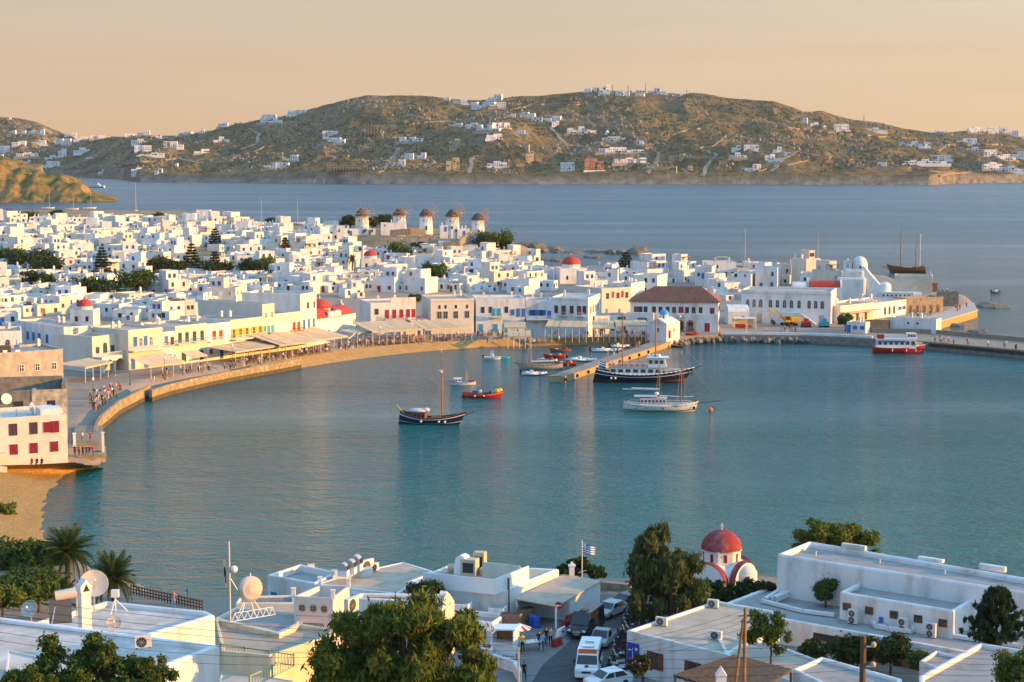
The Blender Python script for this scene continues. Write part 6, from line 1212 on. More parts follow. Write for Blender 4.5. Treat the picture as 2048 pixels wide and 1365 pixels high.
part('masthead', MB().tube((L * .27, 0, 8.6), (L * .27, 0, 11.6), .06, .03), WPAINT, t); part('dome_radar', MB().sphere((-L * .06, 0, 3.3), .45, 10, 6, (1, 1, .7)), WPAINT, t); part('bow_post', MB().bb(L * .44, L * .47, -.2, .2, 1.2, 2.2), VARN, t); part('stern_post', MB().bb(-L * .49, -L * .46, -.25, .25, 1.2, 2.4), VARN, t)
for s in (-1, 1): railing('railing', t, -L * .42, L * .4, s * L * .113, 1.25, .6, HWHITE, 22)
part('stay', MB().tube((L * .78, -.2, 2.0), (L * .27, 0, 10.6), .015, n=3).tube((L * .27, 0, 10.4), (-L * .03, 0, 9.4), .015, n=3), ROPE, t); part('anchor', MB().box((L * .44, -.55, .7), (.5, .12, .5)), DMETAL, t)
for x in (-.33, -.2, .03): part('porthole', MB().tube((L * x, -L * .118, .7), (L * x, -L * .123, .7), .16, n=8), BLUE, t)
# 8 red and white ferry at the pier
t, L, band, sec = boat(1798, 706, 104, -3, 'red and white harbour ferry with blue band moored at the pier', HRED, .26, .11, HWHITE, 'ferry', 'ferry', HWHITE, bow=.5, stern=.15, over=.05, tr=.85); part('lower_hull', band(.2, .66), NAVY, t); c = cabin(t, -L * .44, L * .30, L * .22, 1.2, 2.2, HWHITE, HWHITE, 7, GLASS, 'saloon'); part('blue_band', MB().bb(-L * .43, L * .1, -L * .112, -L * .109, 2.75, 3.15), BLUE, c)
cabin(t, L * .14, L * .34, L * .18, 3.5, 1.3, HWHITE, HWHITE, 3, GLASS, 'wheelhouse', .5); part('funnel', MB().bb(-L * .42, -L * .3, -.8, .8, 3.5, 4.5), RED, t); part('lifebuoy', fixn(MB().lathe([(.2, -.06), (.4, -.06), (.4, .06), (.2, .06), (.2, -.06)], 12).mesh('lifebuoy', ORNG)), None, t, (L * .27, -L * .105, 2.2)).rotation_euler = (R(90), 0, 0)
for s in (-1, 1): railing('deck_railing', t, -L * .3, L * .13, s * L * .105, 3.5, .9, WPAINT, 18); railing('bow_railing', t, L * .3, L * .44, s * L * .06, 1.8, .8, WPAINT, 8)
for x in (-.15, .12, .3): part('fender', MB().bb(L * x - .12, L * x + .12, -L * .142, -L * .13, .5, 1.2), WPAINT, t)
# 9 yachts out at sea
def yacht(px, py, L, h, head, label, m=HWHITE, masts=((.08, 1.0),), mm=METAL, sail=True, H=.09):
    t, L, band, sec = boat(px, py, 0, head, label, m, .26, H, DECK, 'sailing_boat', 'sailboat', m, L=L, bow=.5, stern=.2, tr=.75); cabin(t, -L * .2, L * .12, L * .15, .6, .7, m, m, 3)
    for x, f in masts:
        rig(t, L * x, .8, h * f, .11 + h * .004, mm, None, L * .1); part('boom', MB().tube((L * x, 0, 2), (L * (x - .35), 0, 2.1), .1), mm, t)
        if sail: part('furled_sail', MB().tube((L * x, 0, 2.2), (L * (x - .3), 0, 2.3), .2, n=8), BLUE if m is HWHITE else TARP, t)
    x = masts[0][0]; part('stay', MB().tube((L * .5, 0, 1.4), (L * x, 0, h * .95), .03, n=3).tube((-L * .5, 0, 1), (L * masts[-1][0], 0, h * .9), .03, n=3), DMETAL, t); return t
t = yacht(1811, 546, 15.5, 17.0, 172, 'dark wooden two-masted gulet under bare poles on the open sea', VARN, ((.14, 1.0), (-.26, .72)), DWOOD, H=.15)
part('second_boat_mast', MB().tube((-6.0, -3, 0), (-6.0, -3, 16), .1), WPAINT, t); part('bowsprit', MB().tube((6.5, 0, 1.6), (9.5, 0, 2.6), .12), DWOOD, t)  # pale pole is the mast of a second boat beside the gulet
for px, py, L, h, hd, lb in ((271, 425, 13, 24, 80, 'white sailing yacht end-on in the bay beyond the town'), (97, 418, 12, 17, 10, 'yacht whose mast stands before the left headland'), (145, 420, 12, 14, 10, 'yacht with a shorter mast off the headland'), (180, 418, 12, 14, 15, 'yacht at the tip of the headland'), (520, 449, 15, 18, 0, 'yacht with a tall pale mast behind the roofs'), (592, 449, 14, 17, 0, 'yacht with a reddish mast behind the roofs'), (1485, 534, 13, 15.5, 0, 'yacht whose mast rises behind the seaward quarter'), (1631, 527, 12, 12.5, 0, 'yacht with a short mast behind the stacked houses')): yacht(px, py, L, h, hd, lb)
t, L, band, sec = boat(190, 376, 0, 168, 'distant white motor yacht rounding the headland', HWHITE, .2, .09, HWHITE, 'motor_yacht', 'yacht', HWHITE, L=30, bow=.5, stern=.1, tr=.9); cabin(t, -9, 5, 5, 2, 2.4, HWHITE, HWHITE, 5, GLASS); cabin(t, -6, 3, 4.4, 4.5, 2, HWHITE, HWHITE, 4, GLASS, 'upper_deck', .8)
# == NEAR SHORE: BUILDINGS
def inset(poly, d):
    n = len(poly); out = []; area = sum(poly[i][0] * poly[(i + 1) % n][1] - poly[(i + 1) % n][0] * poly[i][1] for i in range(n)); sg = 1 if area > 0 else -1
    for i in range(n):
        a, b, c = Vector(poly[i - 1]), Vector(poly[i]), Vector(poly[(i + 1) % n]); e1, e2 = (b - a).normalized(), (c - b).normalized(); n1, n2 = Vector((-e1.y, e1.x)) * sg, Vector((-e2.y, e2.x)) * sg
        k = 1 + n1.dot(n2); m = (n1 + n2) / max(.3, k); out.append((b.x + m.x * d, b.y + m.y * d))
    return out
def slab(pts, zt, zb, label, wall=WHITE, roof=ROOFG, par=.45, pt=.35, cat='building', name='flat_roofed_building', bev=.12, parent=None, world=False):
    """building given by the picture points of its roof outline at height zt"""
    w = pts if world else [P(a, b, zt) for a, b in pts]; o = w[0].copy() if not world else Vector(w[0]); o.z = zb; poly = [(q[0] - o.x, q[1] - o.y) for q in w]
    t = thing(name, label, cat, o) if parent is None else parent; h = zt - zb; off = Vector((0, 0, 0)) if parent is None else o - parent.location
    poly = [(a + off.x, b + off.y) for a, b in poly]; zo = off.z; inn = inset(poly, pt); n = len(poly); mb = MB()
    vs = [(*q, zo - 1.5) for q in poly] + [(*q, zo + h) for q in poly] + [(*q, zo + h) for q in inn] + [(*q, zo + h - par) for q in inn]; fs = []
    for k in range(n): j = (k + 1) % n; fs += [(k, j, n + j, n + k), (n + k, n + j, 2 * n + j, 2 * n + k), (2 * n + k, 2 * n + j, 3 * n + j, 3 * n + k)]
    mb.add(vs, fs); part('wall', mb, wall, t, bevel=bev); rs = MB(); rs.add([(*q, zo + h - par + .01) for q in inset(poly, pt - .05)], [tuple(range(n))]); part('roof', rs, roof, t, fix=True); return t, o, poly
def on(t, px, py, z): q = P(px, py, z); return q - t.location
def fwin(t, px, py, D, w, h, style, c, rz, name=None):
    """a window placed on a wall of a near building; D = distance of that wall"""
    q = PD(px, py, D) - t.location; w, h = round(w, 1), round(h, 1); me = cached(('win', style, w, h, c), lambda: win_mesh(style, w, h, c)); o = link(name or ('door' if style == 'd' else 'window'), me, t, (q.x, q.y, q.z - h / 2), rz); return o
def ac_unit(loc, rz, label, two=False, s=1.0):
    t = thing('air_conditioner', label, 'air conditioner', loc, rz, 'air-conditioning units on the near roofs'); h = (1.35 if two else .72) * s; w = .95 * s
    part('case', MB().bb(-w / 2, w / 2, -.2, .2, .06, h), mat('ac_beige', (.62, .59, .52), .5), t, bevel=.02)
    for k in range(2 if two else 1):
        z = h * (.28 + .46 * k) if two else h * .52; g = part('fan_grille', MB().lathe([(.30 * s, 0), (.27 * s, .02), (.01, .02)], 16), DMETAL, t, (-.08 * s, -.2, z)); g.rotation_euler = (R(90), 0, 0)
        for j in range(4): part('fan_bar', MB().box((-.08 * s, -.228, z), (.56 * s, .012, .018), ry=R(45 * j)), METAL, g).matrix_parent_inverse = (Matrix.Translation((-.08 * s, -.2, z)) @ Matrix.Rotation(R(90), 4, 'X')).inverted()
    for x in (-.35, .35): part('foot', MB().bb(x * s - .05, x * s + .05, -.2, .2, 0, .06), DMETAL, t)
    return t
def wall_rz(a, b): d = b - a; return math.atan2(d.y, d.x)
# ---- right complex: upper block, middle block, terrace
t1, o1, _ = slab([(1553, 1108), (2110, 1194), (2130, 1168), (1618, 1082)], 9.0, 2.6, 'long white flat-roofed upper block of the shaded complex at lower right', WHITE, ROOFG, .55, .5, bev=.22)
A1, B1 = P(1553, 1108, 9), P(2110, 1194, 9); rzR = wall_rz(A1, B1)
for px, py, hh in ((1708, 1098, .5), (1862, 1122, .35), (1985, 1141, .55)): q = on(t1, px, py, 9.0); part('parapet_cap', MB().box((q.x, q.y, q.z + hh / 2 - .05), (2.6, .55, hh), rzR), WHITE, t1, bevel=.08)
fwin(t1, 1681, 1168, A1.lerp(B1, .23).y, 1.0, 1.0, 'p', 'brown', rzR)
for px, py in ((1632, 1112), (1760, 1128), (1890, 1150)): q = on(t1, px, py, 8.5); part('roof_vent', MB().tube(q, q + Vector((0, 0, .45)), .05), WPAINT, t1)
t2, o2, _ = slab([(1679, 1184), (1908, 1222), (1962, 1190), (1745, 1150)], 7.4, 4.6, 'lower white block with five small brown windows in front of the long upper block', WHITE, ROOFG, .4, .4, bev=.16)
A2, B2 = P(1679, 1184, 7.4), P(1908, 1222, 7.4); rz2 = wall_rz(A2, B2); L2 = (B2 - A2).length; d2 = (B2 - A2).normalized()
def on_line(A, d, L, u, z): q = A + d * (L * u); return Vector((q.x, q.y, z))
for u in (.07, .27, .49, .70, .91): q = on_line(A2, d2, L2, u, 5.75) - t2.location; link('window', cached(('win', 'p', .8, .7, 'brown'), lambda: win_mesh('p', .8, .7, 'brown')), t2, q, rz2)
q = on_line(A2, d2, L2, .375, 5.2) - t2.location; part('meter_box', MB().box(q + Vector((0, -.1, .25)), (.35, .18, .5), rz2), BLUE, t2)
t3, o3, _ = slab([(1448, 1207), (1566, 1238), (1927, 1303), (2110, 1330), (2130, 1290), (1552, 1168)], 5.0, 2.4, 'low shaded terrace wing with a white-edged roof below the block of five windows', WHITE, ROOFG, .22, .4, bev=.08)
nrm = Vector((math.sin(rz2), -math.cos(rz2), 0))
for k, u in enumerate((.16, .60, .84)): q = on_line(A2, d2, L2, u, 4.8) + nrm * .75; ac_unit(q, rz2, ['two-fan outdoor unit beside the first small brown window', 'two-fan outdoor unit beside the middle small brown window', 'two-fan outdoor unit beside the last small brown windows'][k], True)
DUCT = mat('duct_grey', (.66, .66, .64), .6)
def duct(pts, label, z=4.85, s=.42):
    q = [P(a, b, z) for a, b in pts]; t = thing('air_duct', label, 'duct', q[0])
    for a, b in zip(q, q[1:]): a_, b_ = a - q[0], b - q[0]; d = b_ - a_; part('duct_section', MB().box(((a_ + b_) / 2) + Vector((0, 0, s / 2)), (d.length + s * .4, s, s), math.atan2(d.y, d.x)), DUCT, t, bevel=.04)
    for a in q: part('flange', MB().box(a - q[0] + Vector((0, 0, s / 2)), (.1, s * 1.2, s * 1.16), .2), METAL, t)
    return t
duct([(1695, 1232), (1742, 1244), (1752, 1257), (1775, 1261)], 'boxy grey duct bending along the terrace left of the middle unit'); duct([(1775, 1262), (1822, 1267), (1830, 1255), (1846, 1256)], 'boxy grey duct bending right of the middle unit'); duct([(1880, 1266), (1905, 1276), (2040, 1296)], 'long low white duct at the right end of the terrace', s=.36); duct([(1525, 1206), (1605, 1226), (1668, 1234)], 'long low white duct along the terrace edge', s=.36); duct([(1530, 1204), (1568, 1180), (1575, 1172)], 'short duct rising to the upper block', s=.4); duct([(1548, 1205), (1612, 1178)], 'fat white pipe slanting up to the upper block', s=.6)
# loggia under the terrace: its shade painted as flat dark panels, white columns
fq = [P(1566, 1238, 5.0), P(1927, 1303, 5.0)]; rz3 = wall_rz(*fq); L3 = (fq[1] - fq[0]).length; d3 = (fq[1] - fq[0]).normalized(); n3 = Vector((math.sin(rz3), -math.cos(rz3), 0))
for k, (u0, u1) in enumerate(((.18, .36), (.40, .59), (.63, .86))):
    q = on_line(fq[0], d3, L3, (u0 + u1) / 2, 3.3) - t3.location; part('loggia_shade', MB().box(q + n3 * .02, ((u1 - u0) * L3, .1, 1.9), rz3), DARK, t3)
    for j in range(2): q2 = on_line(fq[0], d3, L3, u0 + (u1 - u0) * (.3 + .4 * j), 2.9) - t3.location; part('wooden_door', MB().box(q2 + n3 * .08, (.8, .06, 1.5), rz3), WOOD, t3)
# ---- front-left wing with beige roof, blue poster, brown shutters
t4, o4, _ = slab([(1253, 1261), (1453, 1309), (1560, 1246), (1549, 1222), (1432, 1201)], 6.4, 2.6, 'white wing with a beige roof and reddish shutters beside the parked motorbikes', WHITE, ROOF, .25, .35, bev=.1)
slab([(1453, 1309), (1600, 1370), (1660, 1328), (1562, 1292), (1430, 1268)], 6.35, 2.6, '', WHITE, ROOF, .22, .3, bev=.08, parent=t4)
A4, B4 = P(1253, 1261, 6.4), P(1453, 1309, 6.4); rz4 = wall_rz(A4, B4); L4 = (B4 - A4).length; d4 = (B4 - A4).normalized(); n4 = Vector((math.sin(rz4), -math.cos(rz4), 0))
for u in (.30, .68): q = on_line(A4, d4, L4, u, 3.55) - t4.location; link('window', cached(('win', 'o', .9, 1.5, 'brown'), lambda: win_mesh('o', .9, 1.5, 'brown')), t4, q, rz4)
pq = on_line(A4, d4, L4, .075, 3.1); tp = thing('poster', 'tall blue poster panel with white and red marks on the wing corner', 'poster', pq + n4 * .05, rz4); part('panel', MB().bb(-.65, .65, -.05, .05, 0, 2.3), mat('poster_blue', (.02, .06, .33), .5), tp); pm = MB(); pm.bb(-.5, -.15, -.056, -.05, 1.6, 1.72).bb(-.05, .0, -.056, -.05, .5, 1.9).bb(.25, .5, -.056, -.05, 1.7, 1.95); part('white_mark', pm, WPAINT, tp); part('red_mark', MB().bb(-.4, -.1, -.056, -.05, .95, 1.1).bb(.0, .2, -.056, -.05, 1.15, 1.3), RED, tp)
for (px, py, lb) in ((1426, 1216, 'outdoor unit at the back corner of the beige roof'), (1323, 1252, 'outdoor unit at the left edge of the beige roof'), (1432, 1280, 'outdoor unit at the inner corner of the beige roof')): ac_unit(P(px, py, 6.16), rz4 + .3, lb, s=1.1)
# ---- thatched reed shelter and two more roofs at the bottom edge
REED = mat('reed_thatch', (.13, .10, .075), .95, (.07, .055, .04), 3, .6, 10)
zt = 8.5; rp = [P(a, b, zt - dz) for a, b, dz in ((1350, 1352, .5), (1467, 1313, 0), (1582, 1342, .3), (1500, 1395, .9))]; t = thing('reed_shelter', 'dark reed-thatched shelter roof at the bottom edge', 'shelter', rp[0])
for k in range(40):
    u = k / 40; a, b = rp[0].lerp(rp[3], u), rp[1].lerp(rp[2], u); part('reed_bundle', MB().tube(a - rp[0] - (b - a) * random.uniform(0, .03), b - rp[0] + (b - a) * random.uniform(0, .03), .14, n=5), REED, t)
for q in rp: part('post', MB().tube(q - rp[0] - Vector((0, 0, 5)), q - rp[0] - Vector((0, 0, .1)), .1), WOOD, t)
slab([(1585, 1338), (1760, 1420), (1805, 1358), (1643, 1313)], 8.2, 3.2, 'low white roof corner between the reed shelter and the dark pole', WHITE, ROOFG, .3, .35); slab([(1838, 1352), (1840, 1420), (2130, 1420), (2130, 1312), (1959, 1285)], 8.6, 3.0, 'grey-roofed white house in the bottom right corner', WHITE, ROOFG, .35, .4); slab([(1838, 1322), (1905, 1345), (1938, 1318), (1872, 1300)], 5.6, 2.4, 'small white annex with a flat roof beside the bottom right house', WHITE, ROOFG, .25, .3)
t = thing('chimney', 'cream gabled chimney poking up before the reed shelter', 'chimney', PD(1442, 1365, 118)); part('shaft', MB().bb(-.35, .35, -.3, .3, -3, .5), WHITE, t); part('gable_cap', MB().ext([(-.4, .5), (0, 1.1), (.4, .5)], -.35, .35, 'y'), WHITE, t)
# ---- central white block by the lane (flag behind it)
t5, o5, _ = slab([(813, 1163), (1011, 1181), (1119, 1138), (900, 1128)], 5.7, 2.6, 'white block with a walled roof full of machinery beside the lane', WHITE, ROOF, .12, .5, bev=.18)
sc_pts = [(846, 1146), (989, 1160), (1057, 1133)]; sq = [P(a, b, 7.0) for a, b in sc_pts]
mb = MB()
for a, b in zip(sq, sq[1:]): a_, b_ = a - t5.location, b - t5.location; d = b_ - a_; mb.box(((a_.x + b_.x) / 2, (a_.y + b_.y) / 2, 3.7), (d.length, .12, 1.5), math.atan2(d.y, d.x))
part('roof_screen', mb, WPAINT, t5); q0 = P(965, 1128, 7.0) - t5.location; q1 = P(1040, 1136, 7.0) - t5.location; d = q1 - q0; part('back_screen', MB().box(((q0.x + q1.x) / 2, (q0.y + q1.y) / 2, 3.8), (d.length, .1, 1.6), math.atan2(d.y, d.x)), CREAM, t5)
TAN = mat('tan_casing', (.55, .45, .28), .6)
for px, py, w_, h_, m_, lb in ((940, 1150, 1.6, 1.7, TAN, 'tan ventilation cabinet on the machinery roof'), (960, 1142, 1.2, 2.0, TAN, 'taller tan cabinet behind the other'), (985, 1150, 2.2, .8, ROOF, 'low tan plant box inside the roof screen')): g_ = P(px, py, 5.6); t = thing('ventilation_unit', lb, 'machine', g_, -.3); part('case', MB().box((0, 0, h_ / 2), (w_, w_ * .8, h_)), m_, t, bevel=.04); part('grille', MB().box((0, -w_ * .41, h_ * .5), (w_ * .7, .04, h_ * .6)), DMETAL, t)
def hood(px, py, z, s, label, rz=-.4, m=METAL):
    t = thing('vent_hood', label, 'vent hood', P(px, py, z), rz); part('base', MB().bb(-.5 * s, .5 * s, -.4 * s, .4 * s, 0, .6 * s), WPAINT, t)
    pr = [(-.5 * s, .6 * s), (.5 * s, .6 * s)] + [(.5 * s * math.cos(a), .6 * s + .75 * s * math.sin(a)) for a in (0.3, .7, 1.1, 1.57, 2.0, 2.5)]; part('cowl', MB().ext(pr, -.4 * s, .4 * s, 'y'), m, t); part('mouth', MB().box((.48 * s, 0, .85 * s), (.1 * s, .7 * s, .4 * s)), DARK, t); return t
hood(926, 1148, 5.6, 1.5, 'round-backed white vent hood on the machinery roof', m=WPAINT)
q = P(907, 1146, 5.6); t = thing('roof_drum', 'short fat cylinder lying on the machinery roof', 'machine', q); part('drum', MB().tube((-.5, 0, .5), (.6, .1, .55), .42, n=14), TAN, t); part('cap', MB().tube((-.62, 0, .5), (-.5, 0, .5), .3, n=12), CREAM, t)
# shed with white ribbed sides
sh = [P(a, b, 4.9) for a, b in ((1034, 1198), (1112, 1212), (1200, 1162), (1128, 1150))]; ts = thing('ribbed_shed', 'lean-to shed with tan roof and white ribbed metal sides', 'shed', (sh[0].x, sh[0].y, 2.6)); pl = [(q.x - sh[0].x, q.y - sh[0].y) for q in sh]
part('roof', MB().prism(inset(pl, -.15), 2.2, 2.32, True, True), ROOF, ts); part('back_wall', MB().box(((pl[0][0] + pl[3][0]) / 2, (pl[0][1] + pl[3][1]) / 2, 1.05), (math.hypot(pl[3][0], pl[3][1]), .1, 2.3), math.atan2(pl[3][1], pl[3][0])), WPAINT, ts)
SID = mat('ribbed_siding', (.66, .68, .70), .6)
def siding(t, a, b, h, n, m=SID):
    d = Vector((b[0] - a[0], b[1] - a[1])); rz = math.atan2(d.y, d.x)
    for k in range(n): u = (k + .5) / n; part('ribbed_panel', MB().box((a[0] + d.x * u, a[1] + d.y * u, h / 2), (d.length / n * .86, .06, h), rz).box((a[0] + d.x * u, a[1] + d.y * u, h / 2), (d.length / n * .3, .1, h - .02), rz), m, t)
e0 = (pl[1][0] * .62 + pl[0][0] * .38, pl[1][1] * .62 + pl[0][1] * .38); siding(ts, (pl[1][0] + (pl[2][0] - pl[1][0]) * .30, pl[1][1] + (pl[2][1] - pl[1][1]) * .30), pl[2], 2.2, 16); siding(ts, ((pl[0][0] * .75 + pl[3][0] * .25), (pl[0][1] * .75 + pl[3][1] * .25)), (pl[1][0] + (pl[2][0] - pl[1][0]) * .30, pl[1][1] + (pl[2][1] - pl[1][1]) * .30), 2.2, 14); part('post', MB().bb(pl[1][0] - .1, pl[1][0] + .1, pl[1][1] - .05, pl[1][1] + .15, 0, 2.2), WPAINT, ts)
link('chimney', CHIM, ts, (pl[3][0] + .8, pl[3][1] - .3, 2.2))
# lower yard with white boxes in front of the block
slab([(880, 1230), (985, 1246), (1012, 1228), (905, 1215)], 3.9, 2.6, 'low white yard wall in front of the machinery block', WHITE, ROOFG, .5, .3)
for px, py, w_, h_, lb in ((922, 1232, 1.9, 1.3, 'left white plaster box in the low yard'), (995, 1232, 1.6, .9, 'right white plaster box in the low yard')): t = thing('plaster_box', lb, 'box', P(px, py, 3.4), -.25); part('body', MB().bb(-w_ / 2, w_ / 2, -.7, .7, 0, h_), WHITE, t, bevel=.08); part('lid', MB().bb(-w_ / 2 + .15, w_ / 2 - .15, -.55, .55, h_, h_ + .05), ROOFG, t)
slab([(860, 1276), (985, 1300), (1000, 1262), (885, 1240)], 3.4, 2.4, 'low white garden wall behind the big tree', WHITE, ROOFG, .2, .3)
# planters, barrels
t = thing('planter', 'reddish corrugated planter box before the ribbed shed', 'planter', P(1022, 1258, 2.62), -.3); part('box', MB().bb(-1.0, 1.0, -.4, .4, 0, 1.5), mat('rusty_sheet', (.30, .17, .12), .8, (.22, .12, .09), 3), t); part('soil', MB().bb(-.9, .9, -.3, .3, 1.5, 1.52), DARK, t)
t = thing('planter', 'tall wooden crate planter beside the ribbed shed', 'planter', P(1052, 1248, 2.62), .6); [part('plank', MB().bb(-.8, .8, -.5, .5, .26 * k, .26 * k + .24), WOOD, t) for k in range(6)]; part('soil', MB().bb(-.7, .7, -.4, .4, 1.56, 1.6), DARK, t)
for k, (px, py, lb) in enumerate(((1064, 1252, 'left of two blue plastic barrels'), (1073, 1255, 'right of two blue plastic barrels'))): t = thing('barrel', lb, 'barrel', P(px, py, 2.62), 0, 'blue barrels by the shed'); part('drum', MB().lathe([(.34, 0), (.37, .1), (.35, .45), (.37, .8), (.33, 1.0), (.3, 1.02)], 14), mat('blue_plastic', (.02, .10, .42), .45), t); part('lid', MB().lathe([(.31, 1.02), (.31, 1.08), (.01, 1.08)], 14), BLUE, t)
# ---- long roofs left of it
t6, o6, _ = slab([(534, 1150), (630, 1167), (676, 1144), (600, 1128)], 5.1, 2.3, 'white building with a sunk grey roof at the water edge', WHITE, ROOFG, .7, .4, bev=.12); fwin(t6, 548, 1192, P(548, 1160, 5).y, .8, .8, 'p', 'teal', wall_rz(P(534, 1150, 5.1), P(630, 1167, 5.1))); q = on(t6, 622, 1142, 4.4); part('roof_box', MB().box(q + Vector((0, 0, .35)), (.7, .5, .7), .3), CREAM, t6)
t7, o7, _ = slab([(632, 1168), (795, 1188), (866, 1142), (806, 1124), (690, 1150)], 5.0, 2.4, 'long building with a wide sandy-beige roof and a strip of windows', WHITE, mat('sandy_screed', (.52, .43, .33), .9, (.44, .36, .27), .4, .2, 2, c3=(.36, .30, .23)), .06, .3, bev=.06)
A7, B7 = P(632, 1168, 5.0), P(795, 1188, 5.0); rz7 = wall_rz(A7, B7); L7 = (B7 - A7).length; d7 = (B7 - A7).normalized()
for k in range(9): q = on_line(A7, d7, L7, .40 + .065 * k, 3.6) - t7.location; link('window', cached(('win', 'p', .5, .9, 'white'), lambda: win_mesh('p', .5, .9, 'white')), t7, q, rz7)
t = thing('plinth', 'white plinth carrying three vent hoods on the sandy roof', 'plinth', P(702, 1154, 4.95), rz7 + .75); part('body', MB().bb(-2.0, 2.2, -.5, .5, 0, .8), WHITE, t)
for k, (px, py) in enumerate(((687, 1152), (701, 1147), (712, 1141))): hood(px, py, 5.75, 1.0 + .1 * k, ['nearest of three curved metal vent hoods', 'middle of three curved metal vent hoods', 'farthest of three curved metal vent hoods'][k], rz7 + .2)
ac_unit(P(733, 1147, 4.98), .9, 'large tan outdoor unit on the sandy roof', s=2.0); ac_unit(P(748, 1143, 4.98), .9, 'second tan outdoor unit behind the large one', s=1.2)
# ---- pierced parapet house with rosettes, and the yellow-lit roof before it
zt = 9.2; t8, o8, _ = slab([(587, 1193), (666, 1197), (699, 1172), (640, 1170)], zt, 4.0, 'pinkish pierced parapet house with three rosettes and corner pinnacles', mat('pink_limewash', (.70, .62, .57), .85, (.62, .54, .48), .6, .2, 3), ROOFW, 1.0, .22, bev=.03)
A8, B8 = P(587, 1193, zt), P(666, 1197, zt); rz8 = wall_rz(A8, B8); L8 = (B8 - A8).length; d8 = (B8 - A8).normalized(); n8 = Vector((math.sin(rz8), -math.cos(rz8), 0))
for q in (A8, B8, P(640, 1170, zt), P(697, 1174, zt)): q = q - t8.location; part('pinnacle', MB().box(q + Vector((0, 0, .3)), (.32, .32, .75)).box(q + Vector((0, 0, .72)), (.42, .42, .1)), WHITE, t8)
for u in (.22, .5, .78):
    q = on_line(A8, d8, L8, u, zt - 1.0) - t8.location; r = part('rosette', MB().lathe([(.36, 0), (.36, .03), (.30, .04), (.30, .0)], 16), mat('stone_trim', (.45, .36, .26), .9), t8, q + n8 * .02); r.rotation_euler = (R(90), 0, rz8)
    for k in range(8): pt_ = part('petal', MB().sphere((.16 * math.cos(k * .785), .16 * math.sin(k * .785), .03), .1, 6, 4, (1, 1, .3)), DARK if k % 2 else STONE, r)
for k in range(13): q = on_line(A8, d8, L8, .08 + .07 * k, zt - 1.7) - t8.location; part('dot', MB().box(q + n8 * .015, (.09, .05, .09), rz8), STONE, t8)
q = on_line(A8, d8, L8, .5, zt - 2.6) - t8.location; gl = part('grille', MB().box(q + n8 * .01, (1.9, .05, .5), rz8), DARK, t8); ll = MB(); dd = Vector((math.cos(rz8), math.sin(rz8), 0))
for k in range(9):
    c0 = q + n8 * .05 + dd * (-.85 + .21 * k); ll.tube(c0 - dd * .12 - Vector((0, 0, .24)), c0 + dd * .12 + Vector((0, 0, .24)), .018, n=4); ll.tube(c0 + dd * .12 - Vector((0, 0, .24)), c0 - dd * .12 + Vector((0, 0, .24)), .018, n=4)
part('lattice', ll, WPAINT, gl)
t9, o9, _ = slab([(430, 1237), (443, 1302), (539, 1311), (664, 1270), (666, 1258), (598, 1247), (557, 1265)], 7.3, 3.6, 'flat-roofed house with a golden-lit wall below the rosette parapet', mat('sunlit_cream', (.72, .62, .44), .85, (.58, .46, .28), .8, .3, 3, stretch=(1, 1, .2)), ROOF, .45, .3, bev=.05)  # golden evening light put into the streaky cream of the wall
slab([(430, 1237), (557, 1265), (598, 1247), (600, 1225), (470, 1215)], 7.0, 3.6, '', CREAM, ROOFG, .3, .25, bev=.04, parent=t9)
slab([(470, 1206), (590, 1206), (590, 1190), (480, 1192)], 6.6, 3, 'grey stone-roofed shed between the antenna mast and the rosette house', CREAM, GSTONE, .2, .3); slab([(700, 1196), (898, 1206), (900, 1188), (720, 1186)], 6.4, 3, 'thin cream-topped wall roof behind the big tree', WHITE, GSTONE, .3, .4)
t = thing('gable_wall', 'sunlit stepped gable wall standing over the big tree', 'wall', PD(878, 1240, 132)); part('wall', MB().ext([(0, -3), (0, 1.2), (.6, 2.2), (1.0, 1.9), (1.6, 1.2), (1.6, -3)], -.3, .3, 'y'), CREAM, t, rz=R(55)); part('coping', MB().box((.35, 0, 2.1), (.5, .7, .15)), WHITE, t)
ac_unit(PD(703, 1225, 136), 1.1, 'tall beige outdoor cabinet beside the big tree', s=1.7)
# green balcony railing
GRN = mat('sage_green_paint', (.30, .38, .25), .6); a = P(443, 1312, 6.4); b = P(588, 1334, 6.4); c = P(500, 1380, 6.2); t = thing('balustrade', 'sage green wooden balustrade at the bottom edge', 'railing', a)
def rails(t, a, b, h, n):
    d = b - a; rz = math.atan2(d.y, d.x); L = Vector((d.x, d.y)).length; o = a - t.location
    for z in (.12, h): part('rail', MB().box((o.x + d.x / 2, o.y + d.y / 2, o.z + d.z / 2 + z), (L, .09, .09), rz), GRN, t)
    for k in range(n + 1): q = o + d * (k / n); big = k % 8 == 0; part('post' if big else 'baluster', MB().box(q + Vector((0, 0, h / 2 + (.06 if big else 0))), (.13 if big else .05, .13 if big else .05, h + (.12 if big else -.1)), rz), GRN, t)
rails(t, a, b, 1.0, 24); rails(t, b, c, 1.0, 16); slab([(443, 1336), (590, 1362), (520, 1420), (430, 1400)], 5.5, 3, 'cream terrace floor behind the sage green balustrade', CREAM, ROOFW, .1, .2)
